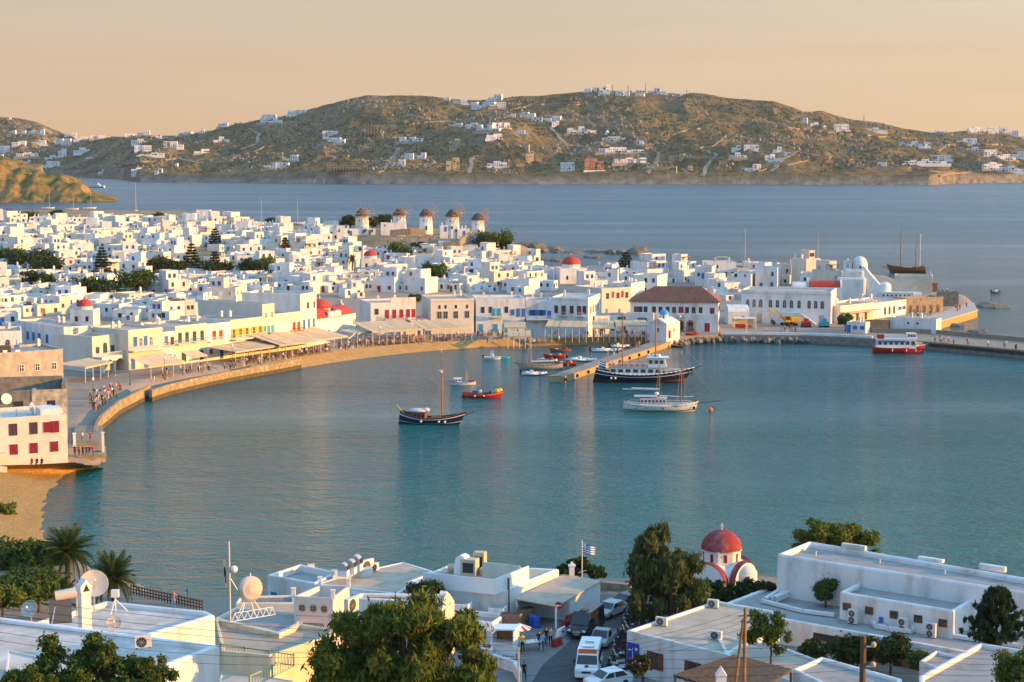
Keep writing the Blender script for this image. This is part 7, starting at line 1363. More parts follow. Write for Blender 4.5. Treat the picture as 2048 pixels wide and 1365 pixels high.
# ---- left foreground: two stepped roofs
t10, o10, _ = slab([(-60, 1226), (440, 1291), (344, 1326), (255, 1420), (-60, 1420)], 18.4, 11, 'nearest white flat roof in the bottom left corner', WHITE, mat('worn_limed_roof', (.66, .62, .58), .9, (.52, .46, .40), .5, .3, 2, c3=(.42, .36, .30)), .3, .45, bev=.12)
t11, o11, _ = slab([(60, 1246), (298, 1269), (431, 1230), (412, 1221), (212, 1201)], 15.4, 9, 'white roof with a sunlit golden end wall behind the nearest roof', WHITE, mat('worn_limed_roof', (0, 0, 0)), .35, .5, bev=.2)
q = PD(70, 1330, 98); slab([(15, 1300), (98, 1318), (94, 1360), (10, 1345)], 19.3, 12, 'low white roof hutch behind the left bush', WHITE, ROOFW, .1, .15)
ac_unit(PD(286, 1296, 101), .25, 'outdoor unit standing on the nearest roof edge', s=1.05)
# chimney, dishes, solar heater, antennas
q = PD(170, 1256, 113); t = thing('chimney', 'tall white chimney with a dark gabled smoke opening', 'chimney', q, R(38)); part('shaft', MB().bb(-.34, .34, -.34, .34, -1, 2.5), WHITE, t); part('smoke_hood', MB().ext([(-.4, 2.5), (-.4, 2.9), (0, 3.35), (.4, 2.9), (.4, 2.5)], -.38, .38, 'y'), WHITE, t); part('smoke_opening', MB().ext([(-.24, 2.55), (0, 3.05), (.24, 2.55)], -.39, -.37, 'y'), DARK, t)
DISHC = mat('dish_grey', (.50, .47, .42), .6, (.40, .37, .32), 1.5)
def dish(loc, r, az, el_, label, m=DISHC, stand=.8):
    t = thing('satellite_dish', label, 'satellite dish', loc, az, 'satellite dishes on the near roofs'); d = part('reflector', MB().lathe([(.02, 0)] + [(r * k / 6, r * .28 * (k / 6) ** 2) for k in range(1, 7)] + [(r * 1.02, r * .28), (r * .9, r * .20)], 24), m, t, (0, 0, stand), smooth=True); d.rotation_euler = (R(90 - el_), 0, 0)
    part('pole', MB().tube((0, .08, -1), (0, .08, stand), .05), METAL, t); f = Vector((0, -math.cos(R(el_)), math.sin(R(el_)))); part('feed_arm', MB().tube((0, 0, stand - r * .9), Vector((0, 0, stand)) + f * r * .9, .025, n=4), METAL, t); part('feed_horn', MB().sphere(Vector((0, 0, stand)) + f * r * .9, .09, 8, 5), WPAINT, t); return t
dish(PD(188, 1200, 121), 1.0, R(20), 35, 'largest pale dish behind the white chimney', stand=1.1); dish(PD(61, 1236, 118), .62, R(-15), 30, 'speckled dish at the far left edge of the roofs', stand=.6); dish(PD(228, 1262, 110), .48, R(10), 30, 'small see-through mesh dish in the middle of the roof', stand=.5)
q = PD(130, 1235, 116); t = thing('solar_water_heater', 'solar water heater with blue-ended tank on a tripod frame', 'water heater', q, R(15)); part('tank', MB().tube((-.6, 0, 1.5), (.9, 0, 1.7), .36, n=14), CREAM, t); part('tank_end', MB().tube((.9, 0, 1.7), (1.02, 0, 1.715), .34, n=14), CYAN, t); part('collector', MB().box((-.3, -.9, .7), (1.5, 2.0, .1), rx=R(40)), mat('solar_glass', (.10, .09, .07), .2), t)
for a, b in (((-.6, 0, 0), (-.5, 0, 1.2)), ((.8, 0, 0), (.8, 0, 1.3)), ((-.9, -1.9, 0), (-.5, 0, 1.4)), ((-.6, .8, 0), (-.2, 0, 1.3))): part('strut', MB().tube(a, b, .05, n=5), METAL, t)
q = PD(231, 1216, 116); t = thing('roof_antenna', 'white roof antenna on three splayed legs', 'antenna', q); [part('leg', MB().tube((0, 0, .6), (.8 * math.cos(a), .8 * math.sin(a), -.3), .035, n=5), WPAINT, t) for a in (0.3, 2.4, 4.5)]; part('head', MB().box((0, 0, 1.0), (.5, .3, .5)), WPAINT, t); part('mast', MB().tube((0, 0, -.3), (0, 0, 1.0), .05), WPAINT, t)
# antenna mast with lattice base and big drum dish
q = PD(460, 1212, 150); t = thing('antenna_mast', 'tall antenna mast with panel aerials, white ball and stay pole', 'antenna', q); part('mast', MB().tube((0, 0, -2), (0, 0, 2.6), .09).tube((0, 0, 2.6), (0, 0, 5.8), .10, .08), mat('red_white_pole', (.60, .52, .44), .5), t)
for x, z in ((-.38, 2.8), (-.30, 2.4), (-.42, 3.4)): part('panel_aerial', MB().bb(x - .09, x + .09, -.08, .08, z - .7, z + .7), METAL, t)
part('ball_aerial', MB().sphere((.42, 0, 3.3), .32, 12, 8), WPAINT, t, smooth=True); part('bracket', MB().tube((-.45, 0, 2.6), (.45, 0, 3.3), .03, n=4).tube((-.45, 0, 3.4), (0, 0, 3.3), .03, n=4), METAL, t); part('stay', MB().tube((0, 0, 2.6), (1.3, 0, .4), .05), WPAINT, t)
q = PD(497, 1222, 148); t = thing('microwave_dish', 'big drum-shaped microwave dish on a white lattice frame', 'dish', q, R(35)); dr = part('drum', MB().lathe([(.01, 0), (1.0, .05), (1.12, .2), (1.12, .55), (.9, .75), (.3, .9)], 22), DISHC, t, (0, 0, 2.0), smooth=False); dr.rotation_euler = (R(84), 0, 0); lt = MB()
for k in range(7): x = -1.8 + .6 * k; lt.tube((x, -.4, -.6), (x + .3, -.4, .1), .03, n=4); lt.tube((x + .3, -.4, .1), (x + .6, -.4, -.6), .03, n=4)
lt.tube((-1.8, -.4, -.6), (2.4, -.4, -.6), .035, n=4).tube((-1.5, -.4, .1), (2.1, -.4, .1), .035, n=4)
for x in (-.8, .9): lt.tube((x, -.4, .1), (0, 0, 1.8), .045, n=4); lt.tube((x, .6, -.6), (0, 0, 1.8), .045, n=4)
part('lattice_frame', lt, WPAINT, t); part('whip', MB().tube((.1, -.3, 1.2), (.1, -.3, 3.4), .05), WPAINT, t)
# ---- red-domed chapel by the water
q = PD(1442, 1170, 184); zc = 2.4; q.z = zc; t = thing('chapel', 'white seaside chapel with faded red dome and red-edged vaults', 'chapel', q, R(-38)); zz = 1.9
mb = MB()
def archslab(mb, x0, x1, hw, z0, rise, n=14):
    pr = [(-hw, -1)] + [(-hw * math.cos(math.pi * i / n), z0 + rise * math.sin(math.pi * i / n)) for i in range(n + 1)] + [(hw, -1)]; mb.ext(pr, x0, x1, 'x')
archslab(mb, -3.1, 3.1, 2.3, .2, 2.0); part('nave', mb, WHITE, t)
m2 = MB(); pr = [(-2.3, -1)] + [(-2.3 * math.cos(math.pi * i / 14), .2 + 2.0 * math.sin(math.pi * i / 14)) for i in range(15)] + [(2.3, -1)]; m2.ext(pr, -3.1, 3.1, 'y'); part('transept', m2, WHITE, t)
def red_edge(axis, s):
    mb = MB(); n = 14; pts = [(-2.36 * math.cos(math.pi * i / n), .24 + 2.06 * math.sin(math.pi * i / n)) for i in range(n + 1)]
    for (a0, b0), (a1, b1) in zip(pts, pts[1:]):
        v = []
        for off in (0, .75): v += [(s * (3.14 - off), a0, b0), (s * (3.14 - off), a1, b1)] if axis == 'x' else [(a0, s * (3.14 - off), b0), (a1, s * (3.14 - off), b1)]
        mb.add([(x, y, z + .03) for x, y, z in v], [(0, 1, 3, 2)])
    return mb
for ax in 'xy':
    for s in (-1, 1): part('red_vault_edge', red_edge(ax, s), REDDOME, t, fix=False)
dr = part('drum', MB().lathe([(2.1, 1.0), (2.1, 3.25), (2.25, 3.3), (2.25, 3.42)], 8), WHITE, t, rz=R(22)); dm = part('dome', MB().lathe([(a, b + 3.4) for a, b in dome_prof(2.22, 2.0, 10)], 28), REDDOME, t, smooth=True); cross_part(dm, (0, 0, 5.35), .75, CREAM)
for k in range(8):
    a = R(22 + 22.5 + 45 * k); o = link('window', cached('slit', lambda: MB().bb(-.17, .17, -.03, .1, 0, .7).lathe(dome_prof(.17, .2), 6, (0, .0, .7)).mesh('window', CRIM)), t, (1.945 * math.cos(a), 1.945 * math.sin(a), 2.2), a + math.pi / 2)
part('apse', MB().lathe([(1.2, -1), (1.2, 1.2)] + [(a, b + 1.2) for a, b in dome_prof(1.2, .8)], 14, (3.2, -.2, 0)), CREAM, t, smooth=True)
# == NEAR SHORE: LANE, VEHICLES, PLANTS
ASPH = mat('asphalt', (.055, .055, .058), .9, (.085, .08, .078), .6, .3, 6); PAVE = mat('lane_paving', (.15, .14, .135), .9, (.20, .19, .18), .7, .2, 3)
ZR = 2.62
def sheet(name, pts, z, m): mb = MB(); mb.add([tuple(P(a, b, z)) for a, b in pts], [tuple(range(len(pts)))]); return struct(name, fixn(mb.mesh(name, m)))
sheet('pavement', [(860, 1420), (1300, 1420), (1290, 1240), (1300, 1195), (1230, 1178), (1185, 1195), (1000, 1235), (870, 1300)], ZR - .006, PAVE); sheet('road', [(1030, 1420), (1255, 1420), (1262, 1300), (1275, 1240), (1290, 1200), (1235, 1190), (1195, 1225), (1130, 1292), (1085, 1330)], ZR, ASPH)
sheet('beach_path', [(60, 1150), (130, 1180), (290, 1215), (420, 1235), (420, 1248), (250, 1240), (90, 1190)], 2.66, PAVE)
def wheel(t, x, y, r, w=.2):
    wt = part('wheel', MB().lathe([(r * .55, -w / 2), (r, -w / 2), (r, w / 2), (r * .55, w / 2), (r * .55, -w / 2)], 16), BLACK, t, (x, y, r)); wt.rotation_euler = (R(90), 0, 0); part('rim', MB().lathe([(.02, -w * .4), (r * .56, -w * .4), (r * .56, w * .4), (.02, w * .4)], 12), METAL, wt); return wt
CARGL = mat('tinted_glass', (.015, .018, .022), .08, spec=.8)
def vehicle(px, py, head, label, L, Wd, prof, glass, paint, name, cat, wheels, z=ZR, group=None, wr=.33):
    """x forward; prof = side outline (x, z); glass = side window outlines; front/rear screens from the profile"""
    t = thing(name, label, cat, P(px, py, z), R(head), group); n = len(prof); mb = MB(); top = max(b for a, b in prof)
    def hw(zz): return Wd / 2 * (1 - .13 * max(0, (zz - .9) / max(.1, top - .9)))
    vs = [(a, -hw(b), b) for a, b in prof] + [(a, hw(b), b) for a, b in prof]; mb.add(vs, [(i, (i + 1) % n, n + (i + 1) % n, n + i) for i in range(n)] + [tuple(range(n - 1, -1, -1)), tuple(range(n, 2 * n))]); part('body', mb, paint, t, bevel=.05)
    for poly in glass:
        for s in (-1, 1): part('side_window', MB().add([(a, s * (hw(b) + .012), b) for a, b in poly], [tuple(range(len(poly)))]), CARGL, t, fix=False)
    for x, y in wheels: wheel(t, x, y, wr)
    return t, hw
def screen(t, hw, a, b, off=.02, m=None, nm='windscreen'):
    d = Vector((b[0] - a[0], b[1] - a[1])).normalized(); nx, nz = d.y, -d.x
    if nx * (1 if a[0] > 0 else -1) < 0: nx, nz = -nx, -nz
    return part(nm, MB().add([(a[0] + nx * off, -hw(a[1]) * .9, a[1] + nz * off), (a[0] + nx * off, hw(a[1]) * .9, a[1] + nz * off), (b[0] + nx * off, hw(b[1]) * .88, b[1] + nz * off), (b[0] + nx * off, -hw(b[1]) * .88, b[1] + nz * off)], [(0, 1, 2, 3)]), m or CARGL, t, fix=False)
VANP = [(-2.7, .35), (2.5, .3), (2.72, .55), (2.72, .95), (2.45, 1.12), (1.95, 1.25), (1.35, 2.15), (1.1, 2.32), (-2.6, 2.35), (-2.72, 2.1)]
def lights(t, x, ys, z, m=None, s=(.08, .34, .2)):
    for y in ys: part('headlight', MB().box((x, y, z), s), m or mat('headlamp', (.75, .72, .66), .15, spec=.8), t, bevel=.02)
t, hw = vehicle(1172, 1266, -112, 'black passenger van facing down the lane with chrome grille', 5.4, 2.0, VANP, [[(-2.4, 1.3), (-.2, 1.3), (-.2, 2.05), (-2.4, 2.05)], [(-.1, 1.3), (1.55, 1.3), (1.2, 2.0), (-.1, 2.05)]], mat('black_paint', (.012, .012, .014), .25, spec=.6), 'passenger_van', 'van', [(1.75, -.92), (1.75, .92), (-1.75, -.92), (-1.75, .92)]); screen(t, hw, (1.97, 1.28), (1.38, 2.12)); lights(t, 2.7, (-.72, .72), .88); part('grille', MB().box((2.74, 0, .78), (.06, .8, .22)), METAL, t); part('number_plate', MB().box((2.75, 0, .5), (.03, .52, .12)), WPAINT, t); part('bumper', MB().box((2.7, 0, .42), (.14, 1.9, .22)), BLACK, t, bevel=.03); part('roof_hatch', MB().box((.5, 0, 2.36), (.8, .7, .08)), DMETAL, t)
for y in (-1.1, 1.1): part('wing_mirror', MB().box((1.75, y, 1.35), (.12, .2, .26)), BLACK, t, bevel=.03)
t, hw = vehicle(1178, 1346, -98, 'white ambulance-style minibus with an orange band over the windscreen', 5.3, 2.05, [(-2.6, .35), (2.4, .3), (2.6, .55), (2.58, 1.0), (2.35, 1.15), (1.9, 1.3), (1.5, 2.05), (1.42, 2.1), (1.25, 2.55), (-2.5, 2.6), (-2.62, 2.3)], [[(-2.3, 1.4), (.4, 1.4), (.4, 2.1), (-2.3, 2.1)], [(.55, 1.4), (1.65, 1.4), (1.35, 2.0), (.55, 2.05)]], mat('white_van_paint', (.76, .76, .75), .3, spec=.5), 'minibus', 'minibus', [(1.7, -.95), (1.7, .95), (-1.6, -.95), (-1.6, .95)]); screen(t, hw, (1.92, 1.33), (1.52, 2.02)); screen(t, hw, (1.40, 2.14), (1.28, 2.5), .02, mat('orange_band', (.70, .13, .02), .5), 'orange_band'); lights(t, 2.58, (-.7, .7), .82); part('grille', MB().box((2.6, 0, .8), (.06, .8, .16)), DMETAL, t); part('roof_rack', MB().bb(.4, 1.0, -.55, .55, 2.62, 2.72).bb(.4, .46, -.55, .55, 2.72, 2.84), WPAINT, t); part('roof_hatch', MB().bb(-.6, .1, -.4, .4, 2.6, 2.66), DMETAL, t); part('badge', MB().lathe([(.2, 0), (.01, .01)], 12), RED, t, (2.30, .0, 1.2)).rotation_euler = (0, R(62), 0); part('bumper', MB().box((2.6, 0, .45), (.14, 1.95, .24)), WPAINT, t, bevel=.03)
for y in (-1.15, 1.15): part('wing_mirror', MB().box((1.7, y, 1.5), (.1, .16, .34)), BLACK, t)
CARP = [(-2.0, .3), (1.95, .28), (2.05, .5), (2.0, .72), (1.1, .92), (.45, 1.4), (-1.1, 1.44), (-1.85, .98), (-2.08, .85)]; CARW = [(1.28, -.75), (1.28, .75), (-1.25, -.75), (-1.25, .75)]; CARG = [[(-1.5, .95), (-.25, .95), (-.2, 1.36), (-1.05, 1.37)], [(-.15, .95), (.85, .95), (.4, 1.33), (-.12, 1.36)]]
for px, py, hd, c, lb in ((1221, 1231, -125, (.34, .36, .36), 'silver hatchback parked behind the black van'), (1254, 1214, -140, (.03, .035, .045), 'dark car half hidden under the tamarisk'), (1216, 1372, -150, (.74, .74, .72), 'white car cut by the bottom edge of the picture')):
    t, hw = vehicle(px, py, hd, lb, 4.0, 1.7, CARP, CARG, mat('car_paint_%d' % px, c, .25, spec=.6), 'parked_car', 'car', CARW, wr=.3); screen(t, hw, (1.08, .94), (.47, 1.38)); screen(t, hw, (-1.82, 1.0), (-1.13, 1.41), nm='rear_window'); lights(t, 1.98, (-.6, .6), .66); part('number_plate', MB().box((2.06, 0, .42), (.03, .5, .11)), WPAINT, t)
t, hw = vehicle(1208, 1288, -110, 'small grey pickup truck hidden between van and minibus', 4.2, 1.65, [(-2.1, .35), (2.0, .3), (2.1, .7), (1.5, .95), (1.0, 1.6), (.1, 1.62), (.05, .95), (-2.1, .95)], [[(.2, 1.0), (1.35, 1.0), (.98, 1.5), (.2, 1.52)]], mat('grey_truck_paint', (.30, .31, .30), .4), 'pickup_truck', 'truck', [(1.3, -.72), (1.3, .72), (-1.3, -.72), (-1.3, .72)]); screen(t, hw, (1.48, .98), (1.02, 1.56)); part('load_bed', MB().bb(-2.0, 0, -.7, .7, .96, 1.0), DMETAL, t)
# scooters in a long row
def scooter(paint):
    t = thing('motor_scooter', None, 'scooter', (0, 0, 0), 0, 'scooters parked in a row along the lane')
    wheel(t, .62, 0, .24, .12); wheel(t, -.6, 0, .24, .12); part('body', MB().add([(-.85, -.15, .45), (-.1, -.14, .32), (.3, -.14, .28), (.5, -.16, .5), (.48, -.14, .95), (.3, -.1, .5), (-.05, -.12, .45), (-.2, -.15, .72), (-.85, -.15, .75)] + [(-.85, .15, .45), (-.1, .14, .32), (.3, .14, .28), (.5, .16, .5), (.48, .14, .95), (.3, .1, .5), (-.05, .12, .45), (-.2, .15, .72), (-.85, .15, .75)], [(i, (i + 1) % 9, 9 + (i + 1) % 9, 9 + i) for i in range(9)] + [tuple(range(8, -1, -1)), tuple(range(9, 18))]), paint, t)
    part('seat', MB().box((-.48, 0, .80), (.72, .28, .12)), BLACK, t, bevel=.03); part('handlebar', MB().tube((.42, -.34, 1.05), (.42, .34, 1.05), .025).tube((.6, 0, .3), (.42, 0, 1.05), .035), DMETAL, t); part('windshield', MB().box((.52, 0, 1.2), (.03, .36, .38), ry=R(-20)), GLASS, t); part('headlight', MB().sphere((.52, 0, .92), .09, 8, 5), WPAINT, t); part('mirror', MB().box((.38, -.34, 1.22), (.03, .12, .08)).box((.38, .34, 1.22), (.03, .12, .08)), DMETAL, t); part('top_box', MB().box((-.92, 0, .95), (.34, .38, .3)), BLACK, t, bevel=.04); part('stand', MB().tube((-.1, .1, .3), (-.12, .22, 0), .02), DMETAL, t); return t
SCP = [('black', mat('scooter_black', (.02, .02, .022), .3, spec=.6)), ('grey', mat('scooter_grey', (.20, .21, .22), .3, spec=.6)), ('white', mat('scooter_white', (.66, .66, .65), .3)), ('dark blue', mat('scooter_blue', (.03, .05, .12), .3, spec=.6))]; PROT = [scooter(m_) for _, m_ in SCP]; SCOOT = []
rs = random.Random(4); line_ = [(1268, 1232), (1262, 1252), (1254, 1276), (1243, 1300), (1236, 1322), (1234, 1345)]; ln = resample([P(a, b, ZR) for a, b in line_], 15)
used = set()
for k, q in enumerate(ln):
    for row in (0, 1):
        c = rs.choice([0, 0, 0, 1, 2, 3]); o = PROT[c] if c not in used else copy_tree(PROT[c]); used.add(c)
        o.location = (q.x + row * 1.7 + rs.uniform(-.15, .15), q.y + row * .5 + rs.uniform(-.1, .1), ZR); o.rotation_euler = (R(8), 0, R(200 + rs.uniform(-9, 9))); SCOOT.append((o, SCP[c][0], k, row))
for c in range(4):
    if c not in used: PROT[c].location = (ln[3].x + 3.4, ln[3].y, ZR); SCOOT.append((PROT[c], SCP[c][0], 3, 2))
ORD = ['first', 'second', 'third', 'fourth', 'fifth', 'sixth', 'seventh', 'eighth', 'ninth', 'tenth', 'eleventh', 'twelfth', 'thirteenth', 'fourteenth', 'fifteenth', 'sixteenth']
for o, c, k, row in SCOOT: o['label'] = '%s scooter, %s from the tamarisk in the %s row beside the lane' % (c, ORD[k], ['outer', 'inner', 'wall-side'][row])
# kiosk with striped umbrella, barriers, sign, boards
q = P(1010, 1306, ZR); t = thing('kiosk', 'small white ticket kiosk with an open hatch beside the lane', 'kiosk', q, R(-18)); part('body', MB().bb(-1.1, 1.1, -.8, .8, 0, 1.0).bb(-1.1, -1.0, -.8, .8, 1.0, 2.3).bb(1.0, 1.1, -.8, .8, 1.0, 2.3).bb(-1.0, 1.0, .7, .8, 1.0, 2.3), WPAINT, t); part('roof', MB().box((0, 0, 2.4), (2.6, 2.0, .12), ry=R(-4)), WPAINT, t); part('hatch_shade', MB().bb(-.95, .95, .6, .68, 1.05, 2.2), WOOD, t); part('counter', MB().bb(-1.15, 1.15, -1.0, -.8, .98, 1.05), WPAINT, t); part('picket_fence', MB().bb(-.2, 1.6, -1.9, -1.85, .7, .78).bb(-.2, 1.6, -1.9, -1.85, .1, .18).bb(-.2, -.15, -1.9, -1.85, 0, .8).bb(.2, .25, -1.9, -1.85, 0, .8).bb(.6, .65, -1.9, -1.85, 0, .8).bb(1.0, 1.05, -1.9, -1.85, 0, .8).bb(1.55, 1.6, -1.9, -1.85, 0, .8), WPAINT, t)
q = P(1038, 1298, ZR); t = thing('parasol', 'red and white striped parasol over the kiosk counter', 'parasol', q); part('pole', MB().tube((0, 0, 0), (0, 0, 2.4), .03), WPAINT, t)
for k in range(16):
    a, b = 2 * math.pi * k / 16, 2 * math.pi * (k + 1) / 16; part('canopy_panel', MB().add([(0, 0, 2.45), (1.15 * math.cos(a), 1.15 * math.sin(a), 1.95), (1.15 * math.cos(b), 1.15 * math.sin(b), 1.95)], [(0, 1, 2)]), RED if k % 2 else WPAINT, t, fix=False)
q = P(1062, 1300, ZR); t = thing('white_table', 'white slatted stall table beside the striped parasol', 'table', q, R(20)); [part('slat', MB().bb(-1.0, 1.0, -.5 + .17 * k, -.36 + .17 * k, .78, .83), WPAINT, t) for k in range(6)]; [part('leg', MB().bb(x - .05, x + .05, y - .05, y + .05, 0, .78), WPAINT, t) for x in (-.9, .9) for y in (-.4, .4)]
def barrier(px, py, rz, m, label, L=1.3): t = thing('road_barrier', label, 'barrier', P(px, py, ZR), rz, 'plastic road barriers'); part('body', MB().ext([(-.28, 0), (-.22, .3), (-.1, .75), (.1, .75), (.22, .3), (.28, 0)], -L / 2, L / 2), m, t); part('slot', MB().bb(-.2, .2, -.24, .24, .38, .48), DARK, t)
barrier(1132, 1256, 1.0, RED, 'red plastic barrier nearest the black van'); barrier(1122, 1272, 1.1, WPAINT, 'white plastic barrier between two red ones', 1.6); barrier(1114, 1292, 1.0, RED, 'red plastic barrier nearest the striped parasol'); barrier(980, 1306, .4, RED, 'red plastic barrier half behind the big tree'); barrier(1140, 1244, 1.0, RED, 'farthest red plastic barrier by the shed')
q = P(1117, 1258, ZR); t = thing('no_entry_sign', 'round red no-entry sign on a thin post', 'traffic sign', q, R(-10)); part('post', MB().tube((0, .04, 0), (0, .04, 2.3), .035), METAL, t); f = part('disc', MB().lathe([(.36, 0), (.36, .03), (.01, .03)], 20), RED, t, (0, 0, 2.3)); f.rotation_euler = (R(90), 0, 0); part('white_bar', MB().bb(-.24, .24, -.045, -.032, 2.25, 2.36), WPAINT, t)
# poles, flag, wires
def pole(q, h, r, label, arms=0, m=DWOOD, name='utility_pole'):
    t = thing(name, label, 'utility pole', q); part('shaft', MB().tube((0, 0, -3), (0, 0, h), r * 1.15, r * .85, 8), m, t)
    for k in range(arms): z = h - .4 - .75 * k; part('insulator_arm', MB().tube((0, 0, z), (.38, -.1, z + .02), .035, n=5), METAL, t); part('insulator', MB().lathe([(.05, 0), (.1, .05), (.1, .14), (.04, .2)], 8, (.36, -.1, z)), mat('porcelain', (.55, .42, .25), .3), t)
    return t
t = pole(PD(1489, 1318, 120), 3.7, .13, 'leaning pair of brown wooden poles behind the reed shelter', 0, WOOD); part('brace_pole', MB().tube((-.8, -.3, -3), (-.12, 0, 2.9), .12, .1, 8), WOOD, t); part('cross_arm', MB().tube((-.5, 0, 3.1), (.5, 0, 3.2), .04).tube((-.35, 0, 2.7), (.35, 0, 2.7), .04), DMETAL, t)
pole(PD(1725, 1365, 62), 1.75, .125, 'dark tarred pole with stacked insulators at the bottom edge', 3); pole(PD(2006, 1365, 85), 1.7, .12, 'dark pole in the bottom right corner', 0); pole(P(1017, 1240, 2.6), 4.2, .13, 'dark wooden post in front of the machinery block', 0); pole(PD(1037, 1365, 128), 2.7, .09, 'thin pale metal pole at the bottom edge by the lane', 0, METAL)
q = PD(1164, 1150, 178); t = thing('flagpole', 'white flagpole flying a blue and white striped flag', 'flagpole', q); part('pole', MB().tube((0, 0, -3), (0, 0, 3.7), .06, .04), WPAINT, t); part('spreader', MB().tube((-.4, 0, .2), (.5, 0, .5), .03), WPAINT, t)
def wav(u): return .14 * math.sin(u * 6.0)
for k in range(9):
    z1 = 3.35 - k * .115; mb = MB()
    for j in range(8):
        u0, u1 = j / 8 * 1.35, (j + 1) / 8 * 1.35; s0, s1 = -.25 * u0, -.25 * u1; mb.add([(u0 + .05, wav(u0), z1 + s0), (u1 + .05, wav(u1), z1 + s1), (u1 + .05, wav(u1), z1 + s1 - .115), (u0 + .05, wav(u0), z1 + s0 - .115)], [(0, 1, 2, 3)])
    part('flag_stripe', mb, BLUE if k % 2 == 0 else WPAINT, t, fix=False)
mb = MB()
for j in range(3): u0, u1 = j / 3 * .52, (j + 1) / 3 * .52; mb.add([(u0 + .05, wav(u0) - .012, 3.36 - .25 * u0), (u1 + .05, wav(u1) - .012, 3.36 - .25 * u1), (u1 + .05, wav(u1) - .012, 2.78 - .25 * u1), (u0 + .05, wav(u0) - .012, 2.78 - .25 * u0)], [(0, 1, 2, 3)])
cn = part('canton', mb, BLUE, t, fix=False); part('canton_cross', MB().add([(.05, -.03, 3.10), (.57, .01, 2.97), (.57, .01, 2.86), (.05, -.03, 2.99)], [(0, 1, 2, 3)]).add([(.26, -.02, 3.32), (.37, -.01, 3.29), (.37, -.01, 2.70), (.26, -.02, 2.73)], [(0, 1, 2, 3)]), WPAINT, cn, fix=False)
WIR = mat('cable', (.012, .012, .013), .9, spec=0); NB = [('top', -20, 1183, 1060, 1308), ('second', -20, 1203, 1060, 1322), ('third', -20, 1216, 1060, 1334), ('fourth', -20, 1234, 1060, 1352), ('fifth', -20, 1252, 700, 1345), ('lowest', -20, 1268, 640, 1360)]
for nm, x0, y0, x1, y1 in NB: a, b = PD(x0, y0 + 10, 70), PD(x1, y1 - 32, 96); o = line('overhead_cable', a, b, .45, .012, WIR, n=14); tag(o, '%s of the overhead cables crossing the lower left roofs' % nm, 'cable', 'overhead cables at lower left')
for k in range(5): a, b = PD(1487, 1222 + 12 * k, 119.5), PD(1200 - 40 * k, 1290 + 16 * k, 108); o = line('overhead_cable', a, b, .3, .010, WIR, n=10); tag(o, '%s cable running left from the leaning poles' % ORD[k], 'cable', 'cables from the leaning poles')
for k in range(5): a, b = PD(1725, 1285 + 14 * k, 62), PD(2070, 1310 + 10 * k, 80); o = line('overhead_cable', a, b, .12, .008, WIR, n=10); tag(o, '%s cable running right from the tarred pole' % ORD[k], 'cable', 'cables from the tarred pole')
for k in range(4): a, b = PD(1725, 1285 + 18 * k, 62), PD(1180, 1300 + 18 * k, 75); o = line('overhead_cable', a, b, .15, .008, WIR, n=10); tag(o, '%s cable running left from the tarred pole' % ORD[k], 'cable', 'cables from the tarred pole')
# ---- near trees
def bigtree(loc, blobs, n, size, m, label, seed, droop=.6, asp=3.0, trunk_h=4.0, name='tree', r=.28):
    t = thing(name, label, 'tree', loc); me = leaves(blobs, n, size, seed, droop, asp, .5, .25); me.materials.append(m); link('crown', me, t); mb = MB(); mb.path([(0, 0, -2), (.1, 0, trunk_h * .5), (.0, .1, trunk_h)], [r * 1.3, r, r * .8], 8)
    for b in blobs[:14]: mb.path([(0, .1, trunk_h * .8), (b[0] * .45, b[1] * .45, (trunk_h + b[2]) * .5), (b[0] * .95, b[1] * .95, b[2])], [r * .55, r * .35, .03], 5)
    part('trunk', mb, BARK, t); return t
def cloud(pts, D, z_off, g, k, jit, s0, s1, flat=.8):
    """clumps round picture points at one distance"""
    out = []
    for (px, py, wpx) in pts:
        q = PD(px, py, D); w = wpx * D / FPX
        for _ in range(k): s = w * g.uniform(s0, s1); out.append((q.x + g.uniform(-jit, jit) * w, g.uniform(-jit, jit) * w * .9, q.z + g.uniform(-jit, jit) * w * .8, s, s, s * flat))
    return out
g = random.Random(77); D = 101; c0 = PD(810, 1420, D); B_ = [(x - c0.x, y, z - c0.z, a, b, c) for x, y, z, a, b, c in cloud([(812, 1262, 150), (740, 1290, 130), (885, 1290, 130), (690, 1330, 110), (810, 1330, 170), (940, 1345, 90), (775, 1245, 80), (860, 1248, 80), (900, 1390, 160), (720, 1395, 150)], D, 0, g, 12, .46, .15, .30)]
bigtree(c0 - Vector((0, 0, 2)), [(x, y, z + 2, a, b, c) for x, y, z, a, b, c in B_], 70000, .14, LF_O, 'big golden-green feathery tree at the bottom centre', 77, 1.2, 3.6, 4.5)
g = random.Random(78); D = 92; c0 = PD(230, 1420, D); B_ = [(x - c0.x, y, z - c0.z, a, b, c) for x, y, z, a, b, c in cloud([(205, 1300, 62), (130, 1310, 70), (165, 1335, 80), (235, 1340, 80), (290, 1335, 60), (325, 1350, 50), (110, 1370, 90), (200, 1385, 120), (300, 1390, 80), (180, 1320, 40)], D, 0, g, 9, .5, .2, .36)]
bigtree(c0, B_, 45000, .12, LF_M, 'leafy dark green bush at the bottom left corner', 78, .2, 2.0, 1.6)
g = random.Random(79); D = 86; c0 = PD(40, 1420, D); bigtree(c0, [(x - c0.x, y, z - c0.z, a, b, c) for x, y, z, a, b, c in cloud([(30, 1350, 50), (60, 1345, 40), (85, 1365, 50), (10, 1375, 60)], D, 0, g, 4, .35, .2, .3)], 5000, .12, LF_O, 'yellowish shrub in the extreme bottom left corner', 79, .0, 2.5, 1.0)
